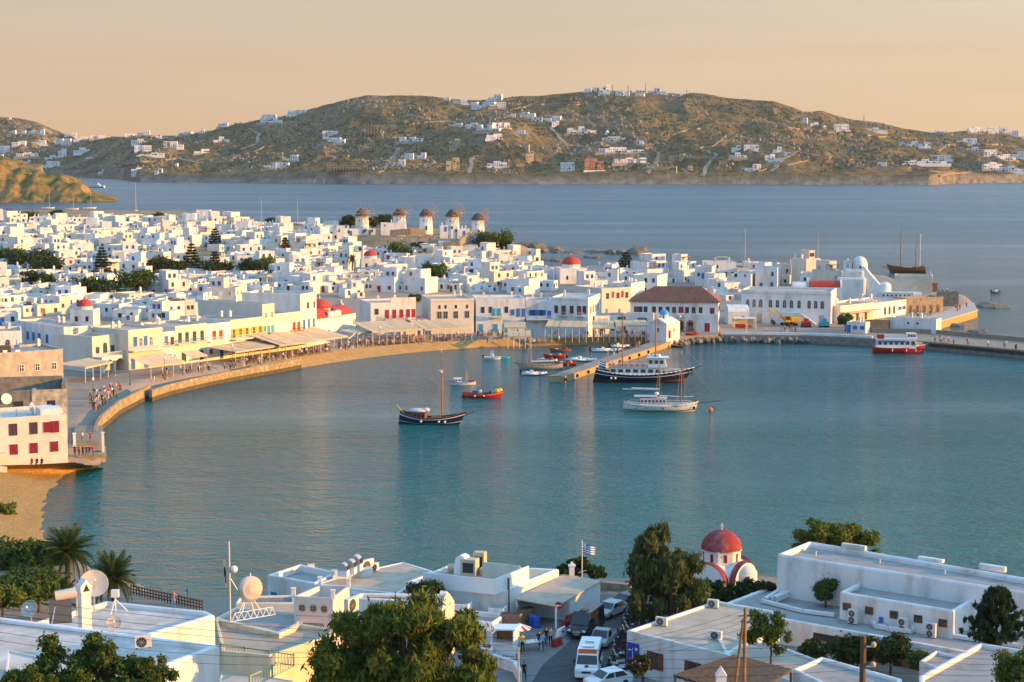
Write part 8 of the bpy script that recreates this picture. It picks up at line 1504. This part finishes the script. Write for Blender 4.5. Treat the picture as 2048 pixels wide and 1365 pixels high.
g = random.Random(80); D = 170; c0 = P(1340, 1258, 2.5); D = c0.y; B_ = [(x - c0.x, y, z - c0.z, a, b, c) for x, y, z, a, b, c in cloud([(1300, 1090, 66), (1335, 1110, 72), (1285, 1130, 40), (1360, 1145, 76), (1310, 1160, 90), (1350, 1190, 100), (1300, 1210, 80), (1390, 1185, 60)], D, 0, g, 6, .4, .16, .30, 1.1)]
bigtree(c0, B_, 26000, .22, LF_T, 'tall drooping tamarisk beside the red-domed chapel', 80, 1.4, 3.8, 4.5)
g = random.Random(81); c0 = P(1420, 1225, 2.5); D = c0.y; bigtree(c0, [(x - c0.x, y, z - c0.z, a, b, c) for x, y, z, a, b, c in cloud([(1410, 1186, 50), (1450, 1188, 56), (1495, 1184, 50), (1528, 1178, 36), (1400, 1212, 60), (1440, 1206, 60), (1380, 1228, 60), (1330, 1238, 70)], D, 0, g, 10, .42, .2, .32)], 30000, .18, LF_D, 'dark leafy hedge tree below the red-domed chapel', 81, .1, 1.9, 1.8)
g = random.Random(82); c0 = PD(1670, 1120, 186); bigtree(c0 - Vector((0, 0, 2)), [(x - c0.x, y, z - c0.z + 2, a, b, c) for x, y, z, a, b, c in cloud([(1640, 1072, 60), (1690, 1080, 60), (1615, 1080, 40), (1730, 1092, 46), (1660, 1095, 80), (1605, 1095, 30)], 186, 0, g, 10, .5, .2, .34)], 30000, .17, LF_O, 'round golden-green tree behind the long upper block', 82, .1, 2.2, 2.5)
g = random.Random(83); c0 = P(1160, 1175, 2.5); D = c0.y; bigtree(c0, [(x - c0.x, y, z - c0.z, a, b, c) for x, y, z, a, b, c in cloud([(1145, 1136, 34), (1180, 1138, 34), (1160, 1130, 30), (1125, 1142, 20), (1198, 1146, 20)], D, 0, g, 9, .5, .22, .36, .6)], 12000, .2, LF_D, 'flat-topped dark tree at the foot of the flagpole', 83, .1, 1.9, 1.6)
for px, py, D, wpx, hpx, m_, n_, sz, lb in ((850, 1210, 166, 76, 46, LF_D, 7000, .2, 'dark shrub against the white machinery block'), (1650, 1226, 163, 40, 78, LF_M, 6000, .2, 'upright bamboo-like shrub in the terrace well'), (1625, 1330, 150, 56, 50, LF_D, 5000, .2, 'shrub before the left loggia column'), (1705, 1335, 150, 90, 60, LF_D, 7000, .2, 'shrub before the middle loggia column'), (1780, 1340, 148, 80, 70, LF_D, 7000, .2, 'shrub before the right loggia opening'), (1842, 1345, 146, 50, 40, LF_M, 4000, .2, 'small shrub beside the white annex'), (2040, 1400, 80, 110, 110, LF_O, 6000, .1, 'yellow-green bush in the bottom right corner'), (40, 1160, 190, 120, 80, LF_M, 9000, .25, 'green garden tree behind the beach at far left'), (105, 1150, 186, 70, 66, LF_D, 6000, .22, 'dark spreading tree left of the tall palm'), (10, 1050, 226, 44, 46, LF_O, 3000, .25, 'sunlit shrub at the left edge of the shingle beach'), (60, 1205, 165, 140, 60, LF_M, 9000, .22, 'low green garden hedge below the palms'), (5, 1230, 150, 80, 60, LF_O, 5000, .2, 'straw-coloured bush at the left edge')):
    q = PD(px, py, D); s = D / FPX; tree(q, wpx * s, hpx * s, m_, lb, int(px) + 7, n=n_, size=sz, name='shrub', k=22, group='shrubs near the shore')
for px, py, D, wpx, hpx, c, lb in ((1285, 1362, 141, 56, 56, (.42, .10, .16), 'pink flowering oleander at the foot of the poster wall'), (35, 1192, 172, 70, 40, (.55, .06, .10), 'red and pink bougainvillea hedge in the garden at far left')):
    q = PD(px, py, D); s = D / FPX; t = tree(q, wpx * s, hpx * s, LF_D, lb, 300 + int(px), n=4000, size=.2, name='oleander', k=10, cat='shrub'); me = leaves(blobs_for(wpx * s, hpx * s, 300 + int(px), 10), 500, .2, 9, 0, 1.1, .15, 0); me.materials.append(mat('petal_%d' % px, c, .7)); link('blossom', me, t)
g = random.Random(84); c0 = PD(1540, 1330, 140); bigtree(c0, [(x - c0.x, y, z - c0.z, a, b, c) for x, y, z, a, b, c in cloud([(1518, 1240, 36), (1548, 1246, 40), (1500, 1266, 36), (1566, 1272, 26), (1530, 1272, 46), (1556, 1300, 20)], 140, 0, g, 4, .5, .3, .5)], 6500, .12, LF_M, 'loose grey-green tree beside the leaning poles', 84, .3, 2.6, 2.0, r=.1)
# conifer with upswept boughs at the right edge
q = PD(1992, 1290, 140); t = thing('cypress', 'dark upswept conifer against the terrace at the right edge', 'tree', q); g = random.Random(5); bl = []
for k in range(150):
    z = g.uniform(.0, 4.6); r0 = 2.5 * (1 - (z / 5.0) ** 1.6) + .25; a = g.uniform(0, 6.28); L = r0 * g.uniform(.55, 1.05)
    for f in (.5, .75, 1.0): bl.append((math.cos(a) * L * f, math.sin(a) * L * f, z + .3 * f * L, .22, .22, .3))
me = leaves(bl, 20000, .13, 91, -.5, 3.0, .6, .4); me.materials.append(LF_C); link('crown', me, t); part('trunk', MB().tube((0, 0, -3), (0, 0, 4.4), .22, .04, 7), BARK, t)
# palms
q = PD(137, 1182, 178); q.z -= .6; top = PD(137, 1110, 178).z; palm(q, top - q.z, 3.6, 'tall date palm standing before the shingle beach', 64, 31, 'date palms near the beach', .28); q = PD(228, 1215, 166); top = PD(228, 1162, 166).z; palm(q, top - q.z, 3.1, 'second date palm leaning over the shore railing', 54, 33, 'date palms near the beach', .26); q = PD(78, 1205, 170); palm(q, 1.4, 1.7, 'small young palm in the garden left of the tall one', 30, 35, 'date palms near the beach', .2)
# shore railing and low wall by the palms
a, b = P(262, 1190, 2.8), P(405, 1222, 2.8); t = thing('shore_railing', 'dark timber shore railing descending behind the palms', 'railing', a); d = b - a
for k in range(26): q = d * (k / 25); part('post', MB().bb(q.x - .06, q.x + .06, q.y - .06, q.y + .06, 0, 1.1), DWOOD, t)
for z in (.3, .62, .95): part('rail', MB().box((d.x / 2, d.y / 2, z), (d.length, .07, .1), math.atan2(d.y, d.x)), DWOOD, t)
terrace([P(a, b, 2.5) for a, b in ((40, 1150), (130, 1178), (190, 1196))], .5, .4, WHITE, 'low white garden wall between palms and beach', 'garden_wall'); terrace([P(a, b, 2.5) for a, b in ((1200, 1180), (1262, 1186))], .9, .6, STONE, 'rough stone wall by the water behind the parked cars', 'stone_wall'); terrace([P(a, b, 2.6) for a, b in ((985, 1330), (1030, 1345), (1040, 1365))], 1.0, .4, WHITE, 'curved white wall end at the bottom edge by the big tree', 'garden_wall')
t = thing('lamp_post', 'blue lantern lamp post on the shore behind the palms', 'street lamp', P(376, 1222, 2.6)); part('pole', MB().tube((0, 0, 0), (0, 0, 1.9), .04), DMETAL, t); part('lantern', MB().lathe([(.08, 1.9), (.16, 2.0), (.14, 2.25), (.02, 2.4)], 8), BLUE, t)
# yellow excavator, cars on the windmill hill
EXY = mat('excavator_yellow', (.62, .34, .03), .5); q = P(1578, 652, 2.05); t = thing('excavator', 'yellow tracked excavator parked before the long building', 'excavator', q, R(8))
for y in (-1.2, 1.2): tr = part('track', MB().ext([(-2.0, .15), (-1.8, 0), (1.8, 0), (2.0, .15), (2.0, .6), (1.8, .8), (-1.8, .8), (-2.0, .6)], y - .3, y + .3, 'y'), BLACK, t)
part('turntable', MB().lathe([(.9, .8), (.9, 1.05)], 14), DMETAL, t); part('engine_housing', MB().bb(.2, 3.0, -1.3, 1.3, 1.05, 2.4), EXY, t, bevel=.12); part('cab', MB().bb(-1.4, .1, -1.3, -.2, 1.05, 2.9), EXY, t, bevel=.08); part('cab_window', MB().bb(-1.3, 0, -1.33, -1.3, 1.7, 2.7), DARK, t); part('boom', MB().path([(-1.2, .3, 1.6), (-3.6, .3, 4.3), (-5.6, .3, 4.5)], [.35, .38, .28], 4), EXY, t); part('stick', MB().path([(-5.6, .3, 4.7), (-4.6, .3, 1.6)], [.28, .2], 4), EXY, t); part('bucket', MB().ext([(-4.9, 1.7), (-4.3, 1.6), (-3.7, .7), (-4.2, .3), (-4.9, .7)], -.3, .9, 'y'), DMETAL, t); part('ram', MB().tube((-2.0, .3, 2.4), (-3.6, .3, 4.0), .1), METAL, t)
rc = random.Random(12)
for k in range(22):
    px, py = (800 + rc.uniform(0, 130), 488 + rc.uniform(0, 10)) if k < 16 else (940 + rc.uniform(0, 36), 478 + rc.uniform(0, 16)); g_ = G(px, py); c = rc.choice([('white', (.6, .6, .6)), ('dark', (.04, .04, .05)), ('silver', (.35, .36, .37)), ('blue', (.04, .08, .2))]); t = thing('parked_car', '%s parked car, %s in the car park below the windmills' % (c[0], (ORD + ['seventeenth', 'eighteenth', 'nineteenth', 'twentieth', 'last but one', 'last'])[k]), 'car', g_, rc.uniform(-.4, .4), 'cars in the windmill car park')
    part('body', MB().ext([(-2, .3), (2, .3), (2, .75), (1, .9), (.5, 1.4), (-1.2, 1.4), (-1.9, .9)], -.85, .85, 'y'), mat('tiny_car_' + c[0], c[1], .3), t); part('side_window', MB().bb(-1.2, .6, -.87, .87, .92, 1.3), CARGL, t); [part('wheel', MB().tube((x, y - .1, .3), (x, y + .1, .3), .3, n=8), BLACK, t) for x in (-1.2, 1.2) for y in (-.8, .8)]
for px, py, lb, m_ in ((1700, 662, 'blue digger arm machine beside the kiosk', BLUE), (1612, 655, 'small red tractor beside the excavator', RED), (1648, 655, 'grey-blue container box by the long building', TEAL)):
    t = thing('site_machine', lb, 'machine', P(px, py, 2.05)); part('body', MB().bb(-1.2, 1.2, -.8, .8, .4, 1.6), m_, t, bevel=.08); part('top', MB().bb(-.5, .6, -.6, .6, 1.6, 2.4), m_, t); part('base', MB().bb(-1.3, 1.3, -.9, .9, 0, .4), BLACK, t)

# ---- evening haze over the bay
HZ = bpy.data.materials.new('evening_haze'); HZ.use_nodes = True; nt = HZ.node_tree; nt.nodes.remove(nt.nodes['Principled BSDF']); pv = nt.nodes.new('ShaderNodeVolumePrincipled'); pv.inputs['Color'].default_value = (.86, .88, .92, 1); pv.inputs['Density'].default_value = 2.4e-5; pv.inputs['Anisotropy'].default_value = .1; nt.links.new(pv.outputs[0], nt.nodes['Material Output'].inputs['Volume'])
o = link('haze', MB().bb(-6500, 6500, -2000, 7500, -12, 320).mesh('haze', HZ)); o['kind'] = 'stuff'
# == PEOPLE
def person_mesh(pose, sex=0):
    J = {}; E = []
    def J_(n, x, y, z, r): J[n] = (x, y, z, r)
    if pose == 'sit':
        J_('pel', 0, 0, .50, .15); J_('waist', 0, .02, .68, .13); J_('chest', 0, .03, .92, .155); J_('neck', 0, .01, 1.08, .058); J_('head', 0, -.01, 1.20, .10); J_('crown', 0, .0, 1.30, .085)
        for s, n in ((-1, 'l'), (1, 'r')): J_('hip' + n, .09 * s, -.04, .48, .095); J_('knee' + n, .10 * s, -.42, .48, .065); J_('ank' + n, .10 * s, -.42, .08, .042); J_('toe' + n, .10 * s, -.58, .04, .035); J_('sh' + n, .17 * s, .02, .98, .06); J_('el' + n, .22 * s, -.08, .74, .042); J_('wr' + n, .13 * s, -.30, .66, .033); J_('ha' + n, .11 * s, -.38, .64, .036)
    else:
        st = .24 if pose == 'walk' else .03
        J_('pel', 0, 0, .93, .14); J_('waist', 0, 0, 1.08, .12); J_('chest', 0, .01, 1.32, .15); J_('neck', 0, -.005, 1.49, .055); J_('head', 0, -.02, 1.61, .098); J_('crown', 0, -.01, 1.71, .08)
        for s, n in ((-1, 'l'), (1, 'r')):
            f = s * st; b = -s * st; J_('hip' + n, .09 * s, 0, .88, .10); J_('knee' + n, .10 * s, -f * .6 - .03, .48, .066); J_('ank' + n, .10 * s, -f * .9 + .02, .08, .042); J_('toe' + n, .11 * s, -f * .9 - .13, .035, .034); J_('sh' + n, .19 * s, .01, 1.40, .062)
            J_('el' + n, .25 * s, -b * .4 + .02, 1.12, .044); J_('wr' + n, .26 * s, -b * 1.0 - .04, .88, .033); J_('ha' + n, .26 * s, -b * 1.1 - .05, .79, .036)
    E = [('pel', 'waist'), ('waist', 'chest'), ('chest', 'neck'), ('neck', 'head'), ('head', 'crown')]
    for n in 'lr': E += [('pel', 'hip' + n), ('hip' + n, 'knee' + n), ('knee' + n, 'ank' + n), ('ank' + n, 'toe' + n), ('chest', 'sh' + n), ('sh' + n, 'el' + n), ('el' + n, 'wr' + n), ('wr' + n, 'ha' + n)]
    names = list(J); me = bpy.data.meshes.new('body_skeleton'); me.from_pydata([J[n][:3] for n in names], [(names.index(a), names.index(b)) for a, b in E], []); ob = bpy.data.objects.new('body_skeleton', me); COL.objects.link(ob); sk = ob.modifiers.new('skin', 'SKIN'); lay = me.skin_vertices[0].data
    for i, n in enumerate(names): r = J[n][3]; lay[i].radius = (r, r * (.8 if n in ('chest', 'waist', 'pel') else 1)); lay[i].use_root = n == 'pel'
    su = ob.modifiers.new('sub', 'SUBSURF'); su.levels = 1; su.render_levels = 1; dg = bpy.context.evaluated_depsgraph_get(); out = bpy.data.meshes.new_from_object(ob.evaluated_get(dg)); bpy.data.objects.remove(ob); out.materials.clear()
    for m_ in (SKIN, WPAINT, NAVY, HAIR): out.materials.append(m_)
    zb = [J[k][2] for k in ('pel', 'chest', 'neck', 'head')]; idx = []
    for p_ in out.polygons:
        c = p_.center; z = c.z; arm = abs(c.x) > (.20 if pose != 'sit' else .19)
        if z > zb[2] - .02: i = 3 if (z > zb[3] + .055 or c.y > J['head'][1] + .035) and z > zb[3] - .06 else 0
        elif arm and z < zb[1] - .12 and z > (.55 if pose != 'sit' else .5): i = 0
        elif z > zb[0] + (.04 if pose != 'sit' else .1): i = 1
        elif z < .07: i = 3
        else: i = 2
        idx.append(i)
    out.polygons.foreach_set('material_index', idx); out.polygons.foreach_set('use_smooth', [True] * len(idx)); out.name = 'person'; return out
SKIN = mat('skin', (.50, .29, .19), .6); HAIR = mat('dark_hair', (.03, .02, .015), .7)
PM = {k: person_mesh(k) for k in ('stand', 'walk', 'sit')}
TOPS = {'white': (.7, .7, .69), 'red': (.5, .03, .03), 'navy': (.02, .03, .1), 'black': (.015, .015, .018), 'orange': (.6, .2, .04), 'pink': (.6, .2, .25), 'green': (.06, .22, .08), 'beige': (.5, .4, .28), 'sky blue': (.2, .4, .6), 'grey': (.22, .22, .23), 'yellow': (.6, .5, .05), 'purple': (.22, .05, .25)}
LEGS = {'dark': (.02, .02, .025), 'denim': (.06, .10, .2), 'khaki': (.33, .25, .15), 'white': (.65, .65, .63), 'red': (.35, .05, .05)}
TM = {k: mat('cloth_' + k.replace(' ', '_'), v, .85) for k, v in TOPS.items()}; LM = {k: mat('trousers_' + k, v, .85) for k, v in LEGS.items()}
rp_ = random.Random(99); PEOPLE = []
def person(loc, pose=None, rz=None, top=None, leg=None, s=None, where=None, label=None):
    pose = pose or rp_.choice(['stand', 'stand', 'walk', 'walk', 'sit' if where and 'awning' in where else 'walk']); top = top or rp_.choice(['white', 'white', 'white', 'black', 'black', 'black', 'navy', 'navy', 'grey', 'beige', 'red', 'red', 'pink', 'sky blue', 'green', 'orange', 'purple']); leg = leg or rp_.choice(['dark', 'dark', 'denim', 'khaki', 'white', 'red'])
    o = link('person', PM[pose], None, loc, rz if rz is not None else rp_.uniform(0, 6.28)); s = s or rp_.uniform(.93, 1.07); o.scale = (s, s, s); o.material_slots[1].link = 'OBJECT'; o.material_slots[1].material = TM[top]; o.material_slots[2].link = 'OBJECT'; o.material_slots[2].material = LM[leg]
    tag(o, label, 'person', 'people on the waterfront' if loc[1] > 230 else 'people in the lane'); PEOPLE.append((o, top, leg, pose, where, label)); return o
ZONES = [([(172, 800), (225, 778), (262, 782), (215, 808), (190, 830)], 46, 2.06, 'by the high sea wall'), ([(300, 765), (420, 742), (425, 735), (300, 752)], 26, 2.06, 'before the sloping awning'), ([(440, 744), (590, 719), (585, 711), (470, 730)], 36, 2.06, 'near the wide cream awning'), ([(590, 716), (716, 697), (710, 691), (600, 708)], 44, 2.06, 'under the awnings by the red-domed church'), ([(716, 692), (760, 689), (760, 684), (716, 686)], 8, 2.06, 'right of the red-domed church'), ([(760, 690), (948, 680), (948, 675), (760, 684)], 32, 2.06, 'under the broad awnings'), ([(952, 676), (1062, 675), (1062, 670), (952, 671)], 22, 2.06, 'before the blue-balcony house'), ([(1090, 677), (1295, 675), (1295, 670), (1090, 671)], 26, 2.06, 'under the awnings left of the town hall'), ([(1345, 664), (1390, 665), (1390, 662), (1345, 661)], 5, 2.06, 'at the town hall arcade'), ([(1480, 668), (1610, 668), (1605, 660), (1480, 660)], 10, 2.06, 'on the quay before the long building'), ([(1855, 686), (2046, 702), (2046, 697), (1860, 681)], 15, 2.06, 'on the right-hand pier'), ([(1830, 640), (1945, 618), (1942, 613), (1830, 628)], 22, 2.26, 'on the raised quay terrace'), ([(870, 692), (1180, 684), (1180, 680), (870, 686)], 6, 1.4, 'on the town beach'), ([(1120, 748), (1300, 690), (1310, 684), (1128, 744)], 9, 1.31, 'on the stone jetty')]
for poly, n, z, wh in ZONES:
    W_ = [P(a, b, z) for a, b in poly]
    for k in range(n):
        i = rp_.randrange(1, len(W_) - 1); a, b = rp_.random(), rp_.random()
        if a + b > 1: a, b = 1 - a, 1 - b
        q = W_[0] + (W_[i] - W_[0]) * a + (W_[i + 1] - W_[0]) * b; person((q.x, q.y, z), where=wh, s=1.0)
for k in range(24):
    g_ = G(rp_.uniform(690, 965), rp_.uniform(476, 489)); person(g_, where='on the windmill hill', s=1.1)
for px, py, po, tp, lg, lb in ((165, 884, 'stand', 'white', 'khaki', 'person in white shirt standing on the steps lane below the sea wall'), (181, 884, 'walk', 'purple', 'red', 'person in a purple dress walking down to the landing'), (150, 912, 'stand', 'black', 'dark', 'person in black leaning at the left landing gatepost'), (158, 912, 'stand', 'red', 'dark', 'person in red top on the landing'), (166, 913, 'stand', 'black', 'dark', 'person in black on the landing beside the red top'), (173, 913, 'stand', 'navy', 'dark', 'person in navy in the middle of the landing group'), (179, 913, 'stand', 'black', 'denim', 'person in black near the right landing gatepost'), (186, 913, 'stand', 'red', 'denim', 'person in red at the right end of the landing')):
    z = 1.2 if py > 900 else 2.3; q = P(px, py, z); person((q.x, q.y, z), po, R(180 if px < 170 else 10), tp, lg, 1.0, None, lb)
for px, py, po, tp, lg, rz, lb in ((1078, 1299, 'walk', 'black', 'dark', R(150), 'person in black walking with the group past the parasol'), (1086, 1303, 'walk', 'sky blue', 'denim', R(160), 'person in blue jacket in the middle of the lane group'), (1092, 1292, 'walk', 'black', 'dark', R(170), 'taller person in black at the back of the lane group'), (1101, 1292, 'stand', 'beige', 'dark', R(175), 'person in beige jacket with dark trousers by the white barrier'), (1045, 1305, 'stand', 'yellow', 'dark', R(20), 'person in a bright yellow vest beside the kiosk'), (1048, 1362, 'walk', 'black', 'dark', R(200), 'person in black at the bottom edge beside the pale pole'), (1198, 1192, 'sit', 'orange', 'red', R(-60), 'person in orange sitting on the wall beyond the van'), (348, 1216, 'stand', 'pink', 'white', R(0), 'person in pink on the shore path behind the railing')):
    q = P(px, py, ZR); person((q.x, q.y, ZR + .01), po, rz, tp, lg, 1.02, None, lb)
for px, py, dz in ((1880, 588, 4.0), (1888, 588, 4.0), (1897, 588, 4.0)): q = P(px, 612, 2.0); person((q.x, q.y + 2, 2 + 3.82), 'stand', 0, None, None, 1.0, 'on top of the stone terrace tower')
for px, py in ((1990, 586), (1994, 586)): q = P(px, py, .2); person((q.x, q.y, .2), 'sit', .5, None, None, 1.0, 'in the inflatable out at sea')
for k in range(3): q = P(64 + 10 * k, 931, 2.5); person((q.x, q.y, 2.4), 'sit', 0, ['red', 'black', 'navy'][k], 'dark', 1.0, None, ['left', 'middle', 'right'][k] + ' of three people sitting against the crimson-shuttered block')
print('people', len(PEOPLE))
# == LABELS THAT SINGLE THINGS OUT
LM_TOWN = [('the scaffolded windmill stump', 660, 462), ('the leftmost windmill', 724, 468), ('the middle windmill', 852, 472), ('the rightmost windmill', 956, 478), ('the conical white tower', 424, 446), ('the tall ragged pine', 205, 540), ('the dense conical pine', 384, 535), ('the small pale pine', 571, 505), ('the big bright green tree', 272, 592), ('the long dark tree clump', 60, 532), ('the round green tree', 866, 562), ('the golden-brown tree', 536, 548), ('the small red dome', 741, 538), ('the large red dome', 1142, 562), ('the harbour church', 660, 640), ('the dull red dome', 170, 650), ('the single palm', 705, 548), ('the lone seaside pine', 1252, 545), ('the tall tower house', 610, 630), ('the broad cream building', 900, 630), ('the blue balcony house', 1000, 625), ('the captain house', 1140, 620), ('the town hall', 1350, 590), ('the long arched building', 1570, 590), ('the lumpy white church', 1715, 555), ('the crimson-shuttered block', 60, 800), ('the ochre-shuttered house', 495, 670), ('the blue-windowed corner house', 120, 660), ('the skyline yacht', 270, 440), ('the green-windowed house', 380, 665), ('the left picture edge', 0, 600), ('the left headland', 90, 425)]
LM_HILL = [('the summit radio masts', 1288, 185), ('the golden knoll', 1000, 300), ('the left headland', 60, 345), ('the terraced white villa by the shore', 570, 335), ('the reddish unfinished building', 1186, 338), ('the right picture edge', 2040, 310), ('the left hilltop', 40, 240), ('the low far-left saddle', 210, 278), ('the long white row above the valley', 1240, 303), ('the steep straight track', 1412, 330), ('the low rocky spur', 1690, 345), ('the right crags', 1635, 225), ('the long unfinished frame', 700, 340), ('the stone tower villa', 905, 340), ('the left hill crest', 740, 195), ('the saddle on the right', 1860, 265), ('the left shoulder of the hill', 450, 270), ('the white pair at mid slope', 670, 280)]
def relation(px, py, L):
    n, a, b = min(L, key=lambda l: (px - l[1]) ** 2 + ((py - l[2]) * 2.2) ** 2); dx, dy = px - a, (py - b) * 2.2
    d = ('right of ' if dx > 0 else 'left of ') if abs(dx) > abs(dy) else ('below ' if dy > 0 else 'above ')
    return d + n
def settle(items, L, fmt):
    """items = (object, px, py, look); those that still read alike are told apart by their order from the left"""
    by = {}
    for o, px, py, look in items: by.setdefault(fmt(look, relation(px, py, L)), []).append((px, py, o))
    for lb, g in by.items():
        g.sort(key=lambda q: (q[0], q[1]))
        for k, (_, _, o) in enumerate(g): o['label'] = lb if len(g) == 1 else '%s, %s' % (lb, (['leftmost'] + [s + ' from left' for s in ['second', 'third', 'fourth', 'fifth', 'sixth', 'seventh', 'eighth', 'ninth', 'tenth', 'eleventh', 'twelfth', 'thirteenth', 'fourteenth', 'fifteenth', 'sixteenth', 'seventeenth', 'eighteenth', 'nineteenth', 'twentieth', 'twenty-first', 'twenty-second', 'twenty-third', 'twenty-fourth']])[min(k, 24)])
it = []
for h in HOUSES:
    if 'pix' not in h: continue
    q = 'cream' if h['wall'] is CREAM else 'white'; sz = 'two-storey' if h['h'] > 4.9 else 'low'
    ex = 'with roof pergola' if h.get('pergola') else 'with solar tank' if h.get('tank') else 'with roof dish' if h.get('dish') else 'with %s windows' % h['col'] if h.get('col') not in (None, 'wood', 'white') else 'with pale windows'
    it.append((h['obj'], h['pix'][0], h['pix'][1], '%s %s house %s' % (sz, q, ex)))
settle(it, LM_TOWN, lambda a, b: a + ' ' + b)
settle([(o, px, py, look + (' wall' if o.name.startswith('field') else ' mast' if o.name.startswith('radio') else ' villa')) for o, px, py, look in VILLAS], LM_HILL, lambda a, b: a + ' ' + b)
pi = {}
for o, top, leg, pose, wh, lb in PEOPLE:
    if lb: continue
    pi.setdefault('person in %s top and %s %s %s' % (top, leg, 'trousers', wh), []).append(o)
for lb, g in pi.items():
    g.sort(key=lambda o: pix(o.location)[0])
    for k, o in enumerate(g): o['label'] = lb if len(g) == 1 else lb + ', ' + ['leftmost', 'second', 'third', 'fourth', 'fifth', 'sixth'][min(k, 5)]
cb = {}
for o in bpy.data.objects:
    if o.name.startswith(('chair', 'cafe_table')) and o.parent is None: cb.setdefault(o['label'].split(',')[0], []).append(o)
for lb, g in cb.items():
    g.sort(key=lambda o: pix(o.location)[0])
    for k, o in enumerate(g): o['label'] = '%s, %s' % (lb, (ORD + ['last'])[min(k, 16)])
for o in LABELLED:
    for k in ('W', 'H'):
        if k in o: del o[k]
